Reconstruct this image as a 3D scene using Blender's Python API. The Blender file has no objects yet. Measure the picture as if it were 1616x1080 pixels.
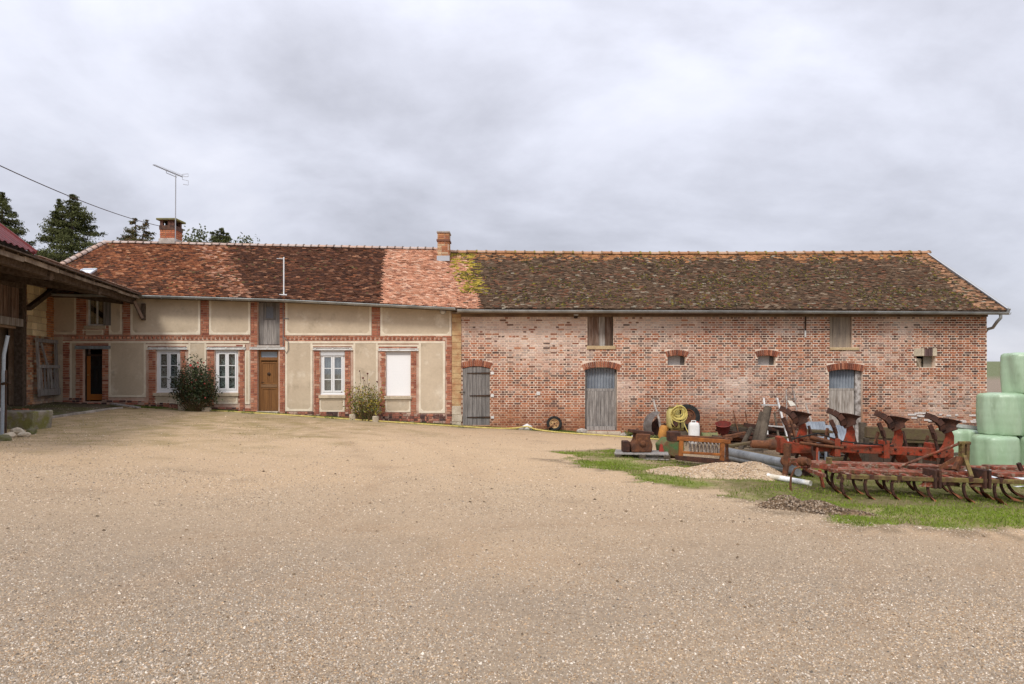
import bpy, bmesh, math, random
import numpy as np
from mathutils import Vector, Matrix

random.seed(7)
RNG = np.random.default_rng(7)
SC = bpy.context.scene
COL = SC.collection
R = math.radians

# ------------------------------------------------------------------ camera
F = 1077.0                      # focal length in photo pixels (24 mm on a 36 mm sensor)
CX, HY, CZ = 808.0, 590.0, 1.65  # principal column, horizon row, eye height
cam_data = bpy.data.cameras.new('camera')
cam_data.sensor_width = 36.0
cam_data.lens = 24.0
cam_data.shift_y = 50.0 / 1616.0
cam_data.clip_start = 0.05
cam_data.clip_end = 3000.0
cam = bpy.data.objects.new('camera', cam_data)
COL.objects.link(cam)
cam.location = (0, 0, CZ)
cam.rotation_euler = (R(90), 0, 0)
SC.camera = cam

# ------------------------------------------------------------------ sky, sun, exposure
SUN_DIR = Vector((-0.36, -0.78, 0.95)).normalized()      # towards the sun behind the cloud
SUN_EL = math.asin(SUN_DIR.z)
world = bpy.data.worlds.new('World')
SC.world = world
world.use_nodes = True
wt = world.node_tree
for n in list(wt.nodes): wt.nodes.remove(n)
def wn(t, **k):
    n = wt.nodes.new(t)
    for a, v in k.items(): setattr(n, a, v)
    return n
w_out = wn('ShaderNodeOutputWorld')
w_bg = wn('ShaderNodeBackground')
w_bg.inputs['Strength'].default_value = 0.1
w_sky = wn('ShaderNodeTexSky', sky_type='NISHITA', sun_disc=False, sun_elevation=SUN_EL,
           sun_rotation=math.atan2(SUN_DIR.x, SUN_DIR.y))
w_tc = wn('ShaderNodeTexCoord')
w_sep = wn('ShaderNodeSeparateXYZ')
wt.links.new(w_tc.outputs['Generated'], w_sep.inputs[0])
w_z = wn('ShaderNodeMath', operation='MAXIMUM'); w_z.inputs[1].default_value = 0.0
wt.links.new(w_sep.outputs['Z'], w_z.inputs[0])
w_zz = wn('ShaderNodeMath', operation='ADD'); w_zz.inputs[1].default_value = 0.42
wt.links.new(w_z.outputs[0], w_zz.inputs[0])
w_dx = wn('ShaderNodeMath', operation='DIVIDE'); w_dy = wn('ShaderNodeMath', operation='DIVIDE')
wt.links.new(w_sep.outputs['X'], w_dx.inputs[0]); wt.links.new(w_zz.outputs[0], w_dx.inputs[1])
wt.links.new(w_sep.outputs['Y'], w_dy.inputs[0]); wt.links.new(w_zz.outputs[0], w_dy.inputs[1])
w_cmb = wn('ShaderNodeCombineXYZ')
wt.links.new(w_dx.outputs[0], w_cmb.inputs[0]); wt.links.new(w_dy.outputs[0], w_cmb.inputs[1])
w_map = wn('ShaderNodeMapping'); w_map.inputs['Location'].default_value = (-2.3, 4.1, 0.0)
w_map.inputs['Scale'].default_value = (0.8, 1.0, 1.0)
wt.links.new(w_cmb.outputs[0], w_map.inputs['Vector'])
w_n1 = wn('ShaderNodeTexNoise'); w_n1.inputs['Scale'].default_value = 1.9
w_n1.inputs['Detail'].default_value = 9.0; w_n1.inputs['Roughness'].default_value = 0.53
w_n1.inputs['Distortion'].default_value = 0.5
wt.links.new(w_map.outputs[0], w_n1.inputs['Vector'])
w_rp = wn('ShaderNodeValToRGB')
cr = w_rp.color_ramp
cr.elements[0].position = 0.30; cr.elements[0].color = (0.450, 0.458, 0.520, 1)
cr.elements[1].position = 0.66; cr.elements[1].color = (0.800, 0.812, 0.900, 1)
e = cr.elements.new(0.43); e.color = (0.580, 0.592, 0.672, 1)
e = cr.elements.new(0.53); e.color = (0.690, 0.706, 0.800, 1)
w_n2 = wn('ShaderNodeTexNoise'); w_n2.inputs['Scale'].default_value = 6.5; w_n2.inputs['Detail'].default_value = 8.0; w_n2.inputs['Roughness'].default_value = 0.58
wt.links.new(w_map.outputs[0], w_n2.inputs['Vector'])
w_nm = wn('ShaderNodeMix', data_type='FLOAT'); w_nm.inputs['Factor'].default_value = 0.24
wt.links.new(w_n1.outputs['Fac'], w_nm.inputs['A']); wt.links.new(w_n2.outputs['Fac'], w_nm.inputs['B'])
wt.links.new(w_nm.outputs['Result'], w_rp.inputs[0])
# an overcast sky is brighter towards the zenith
w_zr = wn('ShaderNodeMapRange', interpolation_type='SMOOTHSTEP'); w_zr.inputs['From Min'].default_value = 0.0; w_zr.inputs['From Max'].default_value = 1.0
w_zr.inputs['To Min'].default_value = 6.15; w_zr.inputs['To Max'].default_value = 14.0
wt.links.new(w_z.outputs[0], w_zr.inputs['Value'])
w_mul = wn('ShaderNodeVectorMath', operation='SCALE')
wt.links.new(w_rp.outputs[0], w_mul.inputs[0]); wt.links.new(w_zr.outputs[0], w_mul.inputs['Scale'])
w_mix = wn('ShaderNodeMix', data_type='RGBA'); w_mix.inputs['Factor'].default_value = 0.94
wt.links.new(w_sky.outputs[0], w_mix.inputs['A']); wt.links.new(w_mul.outputs[0], w_mix.inputs['B'])
wt.links.new(w_mix.outputs['Result'], w_bg.inputs['Color'])
wt.links.new(w_bg.outputs[0], w_out.inputs['Surface'])

sun_data = bpy.data.lights.new('sun', 'SUN')
sun_data.energy = 1.5
sun_data.angle = R(14)
sun_data.color = (1.0, 0.955, 0.88)
sun = bpy.data.objects.new('sun', sun_data)
COL.objects.link(sun)
sun.location = (-20, -40, 50)
sun.rotation_euler = (-SUN_DIR).to_track_quat('-Z', 'Y').to_euler()

SC.view_settings.view_transform = 'Standard'
SC.view_settings.look = 'None'
SC.view_settings.exposure = 0.60
SC.view_settings.gamma = 1.0
SC.view_settings.use_curve_mapping = False

# ------------------------------------------------------------------ measuring helpers
YF = 22.0                                # the front of the long building
def fx(px): return (px - CX) * YF / F
def fz(py): return CZ + (HY - py) * YF / F
def at(px, py, Y): return Vector(((px - CX) * Y / F, Y, CZ + (HY - py) * Y / F))
ZF = np.array([(-60, 1.6), (-20, .95), (-15, .75), (-12.4, .63), (-7.5, .36), (-2, 0.0), (3.4, -.30), (6, -.44), (9, -.68), (12, -1.02), (16, -1.25), (30, -1.6), (80, -2.2)])
ZN = np.array([(-60, .6), (-12, .35), (-6, .08), (0, 0.0), (8, -.16), (14, -.45), (60, -1.0)])
def gz(X, Y):
    X = np.asarray(X, float); Y = np.asarray(Y, float)
    w = np.clip((Y - 3) / 17, 0, 1)
    z = (1 - w) * np.interp(X, ZN[:, 0], ZN[:, 1]) + w * np.interp(X, ZF[:, 0], ZF[:, 1])
    h = np.clip((Y - 32) / 170, 0, 2.2)
    far = -1.5 + np.interp(h, [0, .28, .52, 1, 2.2], [0, 1.2, 2.4, 7.2, 6.0])
    k = np.clip((Y - 32) / 22, 0, 1)
    return z * (1 - k) + far * k
def G(x, y): return float(gz(x, y))
def gp(px, py):
    dx, dz = (px - CX) / F, (HY - py) / F
    a, b = 1.5, 80.0
    Y = a
    while Y < b:
        if CZ + dz * Y <= G(dx * Y, Y): break
        Y += 0.02
    return Vector((dx * Y, Y, G(dx * Y, Y)))

def gw(px, Y): return Vector(((px - CX) * Y / F, Y, G((px - CX) * Y / F, Y)))

# ------------------------------------------------------------------ noise on arrays
def _hash(i, j, s):
    v = np.sin(i * 127.1 + j * 311.7 + s * 74.7) * 43758.5453
    return v - np.floor(v)
def vnoise(x, y, s=0):
    x = np.asarray(x, float); y = np.asarray(y, float)
    i, j = np.floor(x), np.floor(y); u, v = x - i, y - j
    u = u * u * (3 - 2 * u); v = v * v * (3 - 2 * v)
    return (_hash(i, j, s) * (1 - u) * (1 - v) + _hash(i + 1, j, s) * u * (1 - v) + _hash(i, j + 1, s) * (1 - u) * v + _hash(i + 1, j + 1, s) * u * v)
def fbm(x, y, s=0, o=4):
    a, t, k = 0.0, 0.0, 1.0
    for q in range(o):
        a = a + k * vnoise(np.asarray(x) * 2 ** q, np.asarray(y) * 2 ** q, s + q * 13); t += k; k *= .5
    return a / t

# ------------------------------------------------------------------ materials
MATS = {}
def mat(name, c=(.5, .5, .5), c2=None, sc=5.0, rough=.85, metal=0.0, bump=0.0, bsc=60.0, attr=False, var=.22, vsc=35.0,
        stains=(), stretch=None, orand=0.0, spec=.12, grad=None, lo=.38, hi=.62, transl=0.0):
    if name in MATS: return MATS[name]
    m = bpy.data.materials.new(name); MATS[name] = m
    m.use_nodes = True
    nt = m.node_tree
    for n in list(nt.nodes): nt.nodes.remove(n)
    L = nt.links.new
    out = nt.nodes.new('ShaderNodeOutputMaterial')
    b = nt.nodes.new('ShaderNodeBsdfPrincipled')
    L(b.outputs[0], out.inputs['Surface'])
    b.inputs['Roughness'].default_value = rough
    b.inputs['Metallic'].default_value = metal
    b.inputs['Specular IOR Level'].default_value = spec
    tc = nt.nodes.new('ShaderNodeTexCoord')
    vec = tc.outputs['Object']
    if stretch:
        mp = nt.nodes.new('ShaderNodeMapping'); mp.inputs['Scale'].default_value = stretch
        L(vec, mp.inputs['Vector']); vec = mp.outputs[0]
    def noise(scale, detail=5.0, rgh=.6, v=None):
        n = nt.nodes.new('ShaderNodeTexNoise')
        n.inputs['Scale'].default_value = scale; n.inputs['Detail'].default_value = detail; n.inputs['Roughness'].default_value = rgh
        L(v or vec, n.inputs['Vector']); return n.outputs['Fac']
    def ramp(fac, lo_, hi_):
        r = nt.nodes.new('ShaderNodeMapRange')
        r.inputs['From Min'].default_value = lo_; r.inputs['From Max'].default_value = hi_
        L(fac, r.inputs['Value']); return r.outputs[0]
    def mix(fac, A, B, mode='MIX'):
        x = nt.nodes.new('ShaderNodeMix'); x.data_type = 'RGBA'; x.blend_type = mode
        if hasattr(fac, 'links'): L(fac, x.inputs['Factor'])
        else: x.inputs['Factor'].default_value = fac
        for s, v in (('A', A), ('B', B)):
            if hasattr(v, 'links'): L(v, x.inputs[s])
            else: x.inputs[s].default_value = (*v, 1)
        return x.outputs['Result']
    if attr:
        a = nt.nodes.new('ShaderNodeAttribute'); a.attribute_name = 'col'; cur = a.outputs['Color']
    else:
        cur = None
    if c2 is not None:
        cur = mix(ramp(noise(sc), lo, hi), cur if cur is not None else c, c2)
    if cur is None:
        rgb = nt.nodes.new('ShaderNodeRGB'); rgb.outputs[0].default_value = (*c, 1); cur = rgb.outputs[0]
    for (ssc, scol, slo, shi, amt) in stains:
        f = ramp(noise(ssc, 6, .62), slo, shi)
        k = nt.nodes.new('ShaderNodeMath'); k.operation = 'MULTIPLY'; k.inputs[1].default_value = amt
        L(f, k.inputs[0]); cur = mix(k.outputs[0], cur, scol)
    if grad:                                # a band of damp or lime along the foot or top: (z low, z high, colour, noise scale, wobble)
        for (z0, z1, gcol, gsc, wob) in grad:
            sp = nt.nodes.new('ShaderNodeSeparateXYZ'); L(tc.outputs['Object'], sp.inputs[0])
            nn = ramp(noise(gsc, 5, .6, tc.outputs['Object']), .3, .7)
            w1 = nt.nodes.new('ShaderNodeMath'); w1.operation = 'MULTIPLY_ADD'; w1.inputs[1].default_value = wob
            L(nn, w1.inputs[0]); L(sp.outputs['Z'], w1.inputs[2])
            cur = mix(ramp(w1.outputs[0], z0, z1), cur, gcol)
    if var:
        f = ramp(noise(vsc, 4, .7), .25, .75)
        r = nt.nodes.new('ShaderNodeMapRange'); r.inputs['To Min'].default_value = 1 - var; r.inputs['To Max'].default_value = 1 + var
        L(f, r.inputs['Value'])
        s = nt.nodes.new('ShaderNodeVectorMath'); s.operation = 'SCALE'
        L(cur, s.inputs[0]); L(r.outputs[0], s.inputs['Scale']); cur = s.outputs[0]
    if orand:
        oi = nt.nodes.new('ShaderNodeObjectInfo')
        r = nt.nodes.new('ShaderNodeMapRange'); r.inputs['To Min'].default_value = 1 - orand; r.inputs['To Max'].default_value = 1 + orand
        L(oi.outputs['Random'], r.inputs['Value'])
        s = nt.nodes.new('ShaderNodeVectorMath'); s.operation = 'SCALE'
        L(cur, s.inputs[0]); L(r.outputs[0], s.inputs['Scale']); cur = s.outputs[0]
    L(cur, b.inputs['Base Color'])
    if bump:
        bp = nt.nodes.new('ShaderNodeBump'); bp.inputs['Strength'].default_value = bump; bp.inputs['Distance'].default_value = .02
        L(noise(bsc, 6, .65), bp.inputs['Height']); L(bp.outputs[0], b.inputs['Normal'])
    if transl:
        tl = nt.nodes.new('ShaderNodeBsdfTranslucent'); L(cur, tl.inputs['Color'])
        ms = nt.nodes.new('ShaderNodeMixShader'); ms.inputs[0].default_value = transl
        L(b.outputs[0], ms.inputs[1]); L(tl.outputs[0], ms.inputs[2]); L(ms.outputs[0], out.inputs['Surface'])
    return m

def glass_mat():
    m = bpy.data.materials.new('window_glass'); m.use_nodes = True
    nt = m.node_tree
    for n in list(nt.nodes): nt.nodes.remove(n)
    out = nt.nodes.new('ShaderNodeOutputMaterial'); ms = nt.nodes.new('ShaderNodeMixShader')
    t = nt.nodes.new('ShaderNodeBsdfTransparent'); t.inputs[0].default_value = (.82, .86, .86, 1)
    g = nt.nodes.new('ShaderNodeBsdfGlossy'); g.inputs['Roughness'].default_value = .03
    ms.inputs[0].default_value = .22
    nt.links.new(t.outputs[0], ms.inputs[1]); nt.links.new(g.outputs[0], ms.inputs[2]); nt.links.new(ms.outputs[0], out.inputs[0])
    return m

# ------------------------------------------------------------------ mesh helpers
ORG = {}
def org(o): return ORG.get(o.name, Vector((0, 0, 0))) if o is not None else Vector((0, 0, 0))

def np_mesh(name, verts, quads=None, tris=None, cols=None, smooth=False):
    verts = np.asarray(verts, np.float32).reshape(-1, 3)
    me = bpy.data.meshes.new(name)
    nq = 0 if quads is None else len(quads); ntr = 0 if tris is None else len(tris)
    idx, st, tot = [], [], []
    p = 0
    if nq:
        idx.append(np.asarray(quads, np.int32).ravel()); st.append(np.arange(nq) * 4); tot.append(np.full(nq, 4)); p = nq * 4
    if ntr:
        idx.append(np.asarray(tris, np.int32).ravel()); st.append(p + np.arange(ntr) * 3); tot.append(np.full(ntr, 3))
    idx = np.concatenate(idx); st = np.concatenate(st); tot = np.concatenate(tot)
    me.vertices.add(len(verts)); me.vertices.foreach_set('co', verts.ravel())
    me.loops.add(len(idx)); me.loops.foreach_set('vertex_index', idx.astype(np.int32))
    me.polygons.add(nq + ntr); me.polygons.foreach_set('loop_start', st.astype(np.int32))
    me.polygons.foreach_set('use_smooth', np.full(nq + ntr, bool(smooth)))
    me.update(calc_edges=True)
    if cols is not None:
        cols = np.asarray(cols, np.float32)
        if cols.shape[1] == 3: cols = np.concatenate([cols, np.ones((len(cols), 1), np.float32)], 1)
        a = me.attributes.new('col', 'FLOAT_COLOR', 'POINT'); a.data.foreach_set('color', cols.ravel())
    return me

def link(name, me, m, parent=None, loc=None, **props):
    if m is not None and len(me.materials) == 0: me.materials.append(m)
    o = bpy.data.objects.new(name, me); COL.objects.link(o)
    if parent is not None:
        o.parent = parent
    if loc is not None: o.location = loc
    for k, v in props.items(): o[k] = v
    return o

class MB:
    """collects shapes in world (or local) coordinates and links them as one mesh object"""
    def __init__(s): s.v, s.f, s.c = [], [], []
    def add(s, verts, faces, col=None):
        n = len(s.v); s.v.extend([tuple(p) for p in verts]); s.f.extend([tuple(i + n for i in f) for f in faces])
        s.c.extend([col or (1, 1, 1)] * len(verts)); return s
    def box(s, x0, x1, y0, y1, z0, z1, col=None):
        return s.add([(x0, y0, z0), (x1, y0, z0), (x1, y1, z0), (x0, y1, z0), (x0, y0, z1), (x1, y0, z1), (x1, y1, z1), (x0, y1, z1)],
                     [(0, 3, 2, 1), (4, 5, 6, 7), (0, 1, 5, 4), (1, 2, 6, 5), (2, 3, 7, 6), (3, 0, 4, 7)], col)
    def bar(s, a, b, w, h=None, up=(0, 0, 1), col=None):
        """a squared bar from a to b"""
        a, b = Vector(a), Vector(b); d = (b - a).normalized(); h = h or w
        u = Vector(up)
        if abs(d.dot(u)) > .95: u = Vector((0, 1, 0))
        x = d.cross(u).normalized() * (w / 2); z = x.cross(d).normalized() * (h / 2)
        vs = [a - x - z, a + x - z, a + x + z, a - x + z, b - x - z, b + x - z, b + x + z, b - x + z]
        return s.add(vs, [(0, 1, 2, 3), (7, 6, 5, 4), (0, 4, 5, 1), (1, 5, 6, 2), (2, 6, 7, 3), (3, 7, 4, 0)], col)
    def tube(s, pts, r, n=8, cap=True, col=None):
        pts = [Vector(p) for p in pts]; rs = r if isinstance(r, (list, tuple)) else [r] * len(pts)
        rings = []; prev = None
        for i, p in enumerate(pts):
            d = (pts[min(i + 1, len(pts) - 1)] - pts[max(i - 1, 0)]).normalized()
            if prev is None:
                u = Vector((0, 0, 1)) if abs(d.z) < .9 else Vector((1, 0, 0))
                x = d.cross(u).normalized()
            else:
                x = (prev - d * prev.dot(d)).normalized()
            prev = x; y = d.cross(x)
            rings.append([p + (x * math.cos(2 * math.pi * k / n) + y * math.sin(2 * math.pi * k / n)) * rs[i] for k in range(n)])
        vs = [q for ring in rings for q in ring]; fs = []
        for i in range(len(pts) - 1):
            for k in range(n):
                fs.append((i * n + k, i * n + (k + 1) % n, (i + 1) * n + (k + 1) % n, (i + 1) * n + k))
        if cap: fs.append(tuple(range(n))[::-1]); fs.append(tuple((len(pts) - 1) * n + k for k in range(n)))
        return s.add(vs, fs, col)
    def lathe(s, prof, c=(0, 0, 0), axis=(0, 0, 1), n=20, col=None, closed=False, sx=1.0):
        c = Vector(c); a = Vector(axis).normalized()
        u = Vector((1, 0, 0)) if abs(a.x) < .9 else Vector((0, 1, 0))
        x = (u - a * u.dot(a)).normalized(); y = a.cross(x)
        vs, fs = [], []
        for (r, h) in prof:
            for k in range(n):
                t = 2 * math.pi * k / n
                vs.append(c + a * h + (x * math.cos(t) * sx + y * math.sin(t)) * r)
        m = len(prof)
        for i in range(m if closed else m - 1):
            j = (i + 1) % m
            for k in range(n): fs.append((i * n + k, i * n + (k + 1) % n, j * n + (k + 1) % n, j * n + k))
        if not closed:
            if prof[0][0] > 1e-4: fs.append(tuple(range(n))[::-1])
            if prof[-1][0] > 1e-4: fs.append(tuple((m - 1) * n + k for k in range(n)))
        return s.add(vs, fs, col)
    def prism(s, poly, o, ex, ey, depth, col=None):
        """a 2-D outline in the plane (ex, ey) at o, given thickness along ex x ey"""
        o, ex, ey = Vector(o), Vector(ex).normalized(), Vector(ey).normalized(); nrm = ex.cross(ey) * depth
        n = len(poly); vs = [o + ex * p + ey * q for p, q in poly]; vs += [v + nrm for v in vs]
        fs = [tuple(range(n))[::-1], tuple(range(n, 2 * n))] + [(i, (i + 1) % n, n + (i + 1) % n, n + i) for i in range(n)]
        return s.add(vs, fs, col)
    def sheet(s, grid, th, col=None):
        """a grid of points (rows of points) with a thickness downwards along its normals"""
        nr, nc = len(grid), len(grid[0]); P = [Vector(p) for row in grid for p in row]; N = []
        for i in range(nr):
            for j in range(nc):
                a = P[min(i + 1, nr - 1) * nc + j] - P[max(i - 1, 0) * nc + j]; b = P[i * nc + min(j + 1, nc - 1)] - P[i * nc + max(j - 1, 0)]
                N.append(b.cross(a).normalized())
        vs = P + [p - n * th for p, n in zip(P, N)]; o = nr * nc; fs = []
        for i in range(nr - 1):
            for j in range(nc - 1):
                q = (i * nc + j, i * nc + j + 1, (i + 1) * nc + j + 1, (i + 1) * nc + j); fs.append(q[::-1]); fs.append(tuple(k + o for k in q))
        ed = [i * nc for i in range(nr)]; er = [i * nc + nc - 1 for i in range(nr)]; et = list(range(nc)); eb = [(nr - 1) * nc + j for j in range(nc)]
        for L_ in (ed, er, et, eb):
            for k in range(len(L_) - 1): fs.append((L_[k], L_[k + 1], L_[k + 1] + o, L_[k] + o))
        return s.add(vs, fs, col)
    def mesh(s, name, m, off=Vector((0, 0, 0)), smooth=False, colour=False):
        me = bpy.data.meshes.new(name)
        me.from_pydata([(p[0] - off.x, p[1] - off.y, p[2] - off.z) for p in s.v], [], s.f)
        bm = bmesh.new(); bm.from_mesh(me); bmesh.ops.recalc_face_normals(bm, faces=bm.faces)
        if smooth:
            for f in bm.faces: f.smooth = True
            for e in bm.edges:
                if len(e.link_faces) == 2 and e.calc_face_angle(0) > R(42): e.smooth = False
        bm.to_mesh(me); bm.free()
        if colour:
            a = me.attributes.new('col', 'FLOAT_COLOR', 'POINT')
            a.data.foreach_set('color', np.array([(*c, 1) for c in s.c], np.float32).ravel())
        me.materials.append(m); return me
    def build(s, name, m, parent=None, smooth=False, colour=False, bevel=0.0, off=None, **props):
        off = off if off is not None else org(parent)
        me = s.mesh(name, m, off, smooth, colour)
        o = link(name, me, None, parent, **props)
        if parent is not None: ORG[o.name] = off
        if bevel:
            b = o.modifiers.new('bevel', 'BEVEL'); b.width = bevel; b.segments = 1; b.limit_method = 'ANGLE'
        return o

def thing(name, label, cat, loc=(0, 0, 0), group=None, local=False, rotz=0.0):
    o = bpy.data.objects.new(name, None); COL.objects.link(o)
    o.empty_display_size = .2
    o.location = loc; o.rotation_euler = (0, 0, rotz)
    o['label'] = label; o['category'] = cat
    if group: o['group'] = group
    ORG[o.name] = Vector((0, 0, 0)) if local else Vector(loc)
    return o
def tag(o, label, cat, group=None):
    o['label'] = label; o['category'] = cat
    if group: o['group'] = group
    return o
def single(mb, name, m, label, cat, loc, group=None, **k):
    """a thing that is one mesh: origin at loc"""
    o = mb.build(name, m, None, off=Vector(loc), **k); o.location = loc
    return tag(o, label, cat, group)
def dup(root, loc=None, rotz=None):
    r = root.copy(); COL.objects.link(r)
    if loc is not None: r.location = loc
    if rotz is not None: r.rotation_euler = (0, 0, rotz)
    for ch in list(root.children):
        c = ch.copy(); COL.objects.link(c); c.parent = r
        for g in list(ch.children):
            d = g.copy(); COL.objects.link(d); d.parent = c
    return r

# ------------------------------------------------------------------ bricks
def boxes_mesh(name, B, cols, jit=.002):
    """B rows: x0,x1,z0,z1,yfront,yback -> five-sided boxes facing -Y, colours per box"""
    B = np.asarray(B, float); n = len(B)
    x0, x1, z0, z1, yf, yb = B.T
    V = np.zeros((n, 8, 3))
    V[:, 0] = np.stack([x0, yf, z0], 1); V[:, 1] = np.stack([x1, yf, z0], 1); V[:, 2] = np.stack([x1, yf, z1], 1); V[:, 3] = np.stack([x0, yf, z1], 1)
    V[:, 4] = np.stack([x0, yb, z0], 1); V[:, 5] = np.stack([x1, yb, z0], 1); V[:, 6] = np.stack([x1, yb, z1], 1); V[:, 7] = np.stack([x0, yb, z1], 1)
    V[:, :4] += RNG.normal(0, jit, (n, 4, 3)) * np.array([1, .6, 1])
    q = np.array([[0, 1, 2, 3], [3, 2, 6, 7], [1, 0, 4, 5], [0, 3, 7, 4], [2, 1, 5, 6]])
    Q = (np.arange(n)[:, None, None] * 8 + q[None]).reshape(-1, 4)
    return np_mesh(name, V.reshape(-1, 3), quads=Q, cols=np.repeat(np.asarray(cols), 8, axis=0))

def lay(x0, x1, z0, z1, holes=(), course=.0745, joint=.016, bond='english', z_base=-3.0, ztop=None, seed=0):
    """brick rectangles on the facade: rows of (x0,x1,z0,z1,is_header)"""
    out = []
    k0 = int(math.floor((z0 - z_base) / course)); k1 = int(math.ceil((z1 - z_base) / course))
    rnd = random.Random(seed + 5)
    for k in range(k0, k1):
        a = z_base + k * course + joint / 2; b = a + course - joint
        a, b = max(a, z0), min(b, z1)
        if b - a < .02: continue
        mid = (a + b) / 2; header = (bond == 'english' and k % 2 == 0)
        Lb = .117 if header else .234
        free = [(x0, x1)]
        for (hx0, hx1, hz0, hz1) in holes:
            if hz0 < mid < hz1:
                nf = []
                for (p, q) in free:
                    if hx1 <= p or hx0 >= q: nf.append((p, q)); continue
                    if hx0 > p: nf.append((p, hx0))
                    if hx1 < q: nf.append((hx1, q))
                free = nf
        for (p, q) in free:
            start = math.floor(p / .234) * .234 + (.0 if header else (.0585 if bond == 'english' else (.117 if k % 2 else 0)))
            x = start - .234
            while x < q:
                L_ = Lb
                if bond == 'mixed' and rnd.random() < .35: L_ = .117
                l, r = max(x + joint / 2, p + .004), min(x + L_ - joint / 2, q - .004); x += L_
                if r - l < .03: continue
                zt = b
                if ztop is not None and ztop((l + r) / 2) < mid: continue
                out.append((l, r, a, zt, 1.0 if header else 0.0))
    return out

# ================================================================== THE GROUND
def poly_world(pxs): return np.array([[*gp(a, b).xy] for a, b in pxs])
def inside(P, X, Y):
    """signed-ish test: True where the points lie in polygon P"""
    X = np.asarray(X); Y = np.asarray(Y); c = np.zeros(X.shape, bool); n = len(P); j = n - 1
    for i in range(n):
        xi, yi, xj, yj = P[i, 0], P[i, 1], P[j, 0], P[j, 1]
        t = ((yi > Y) != (yj > Y)) & (X < (xj - xi) * (Y - yi) / (yj - yi + 1e-12) + xi); c ^= t; j = i
    return c
GRASS = poly_world([(866, 714), (972, 710), (1045, 724), (1130, 740), (1240, 742), (1330, 735), (1480, 735), (1616, 742), (1760, 760), (2300, 790),
                    (2500, 880), (1800, 846), (1616, 836), (1500, 832), (1380, 826), (1300, 812), (1215, 795), (1130, 781), (1040, 764), (940, 738)])
FRINGE = np.array([[fx(215), 21.95], [fx(215), 21.45], [fx(300), 21.25], [fx(440), 21.55], [fx(600), 21.6], [fx(760), 21.5], [fx(920), 21.3], [fx(920), 21.95]])
APRON = poly_world([(-160, 664), (60, 662), (110, 655), (190, 645), (200, 638), (170, 628), (-160, 628)])

def grid_axis(fine0, fine1, step, outer):
    return np.array(sorted(set([-o for o in outer] + list(outer) + list(np.round(np.arange(fine0, fine1 + 1e-6, step), 4)))))
gx = grid_axis(-24, 24, .16, [30, 45, 70, 110, 180, 300, 500, 900, 1500])
gy = np.array(list(np.round(np.arange(-3, 26, .16), 4)) + [28, 31, 34, 40, 48, 56, 66, 78, 92, 108, 128, 150, 180, 220, 280, 380, 600, 1000, 1600])
gy = np.concatenate([[-1500, -600, -200, -80, -30, -12, -6], gy])
XX, YY = np.meshgrid(gx, gy)
ZZ = gz(XX, YY)
near = (np.abs(XX) < 24) & (YY > -3) & (YY < 26)
for (tx, ty, tr) in ((15.5, 2.0, 11.5), (15.5, 2.0, 13.2), (-17.0, 9.0, 15.0), (-17.0, 9.0, 16.6), (3.0, -9.0, 15.2), (3.0, -9.0, 16.9)):
    ZZ = ZZ - .009 * np.exp(-((np.hypot(XX - tx, YY - ty) - tr) / .2) ** 2) * (YY < 19)
ZZ = ZZ + np.where(near, (fbm(XX * .8, YY * .8, 3) - .5) * .05 + (vnoise(XX * 3.1, YY * 3.1, 9) - .5) * .012, 0)
def gz_mesh(X, Y):
    """height of the ground sheet itself"""
    X = np.asarray(X, float); Y = np.asarray(Y, float)
    i = np.clip(np.searchsorted(gx, X) - 1, 0, len(gx) - 2); j = np.clip(np.searchsorted(gy, Y) - 1, 0, len(gy) - 2)
    u = (X - gx[i]) / (gx[i + 1] - gx[i]); v = (Y - gy[j]) / (gy[j + 1] - gy[j])
    return ZZ[j, i] * (1 - u) * (1 - v) + ZZ[j, i + 1] * u * (1 - v) + ZZ[j + 1, i] * (1 - u) * v + ZZ[j + 1, i + 1] * u * v
def mixc(A, B, f): return A * (1 - f[..., None]) + np.asarray(B) * f[..., None]
TAN, GREY_SHADED, DIRT, GREEN, MOSS, DAMP = (.49, .347, .215), (.275, .22, .163), (.20, .145, .095), (.145, .18, .028), (.25, .19, .075), (.13, .098, .06)
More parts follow.
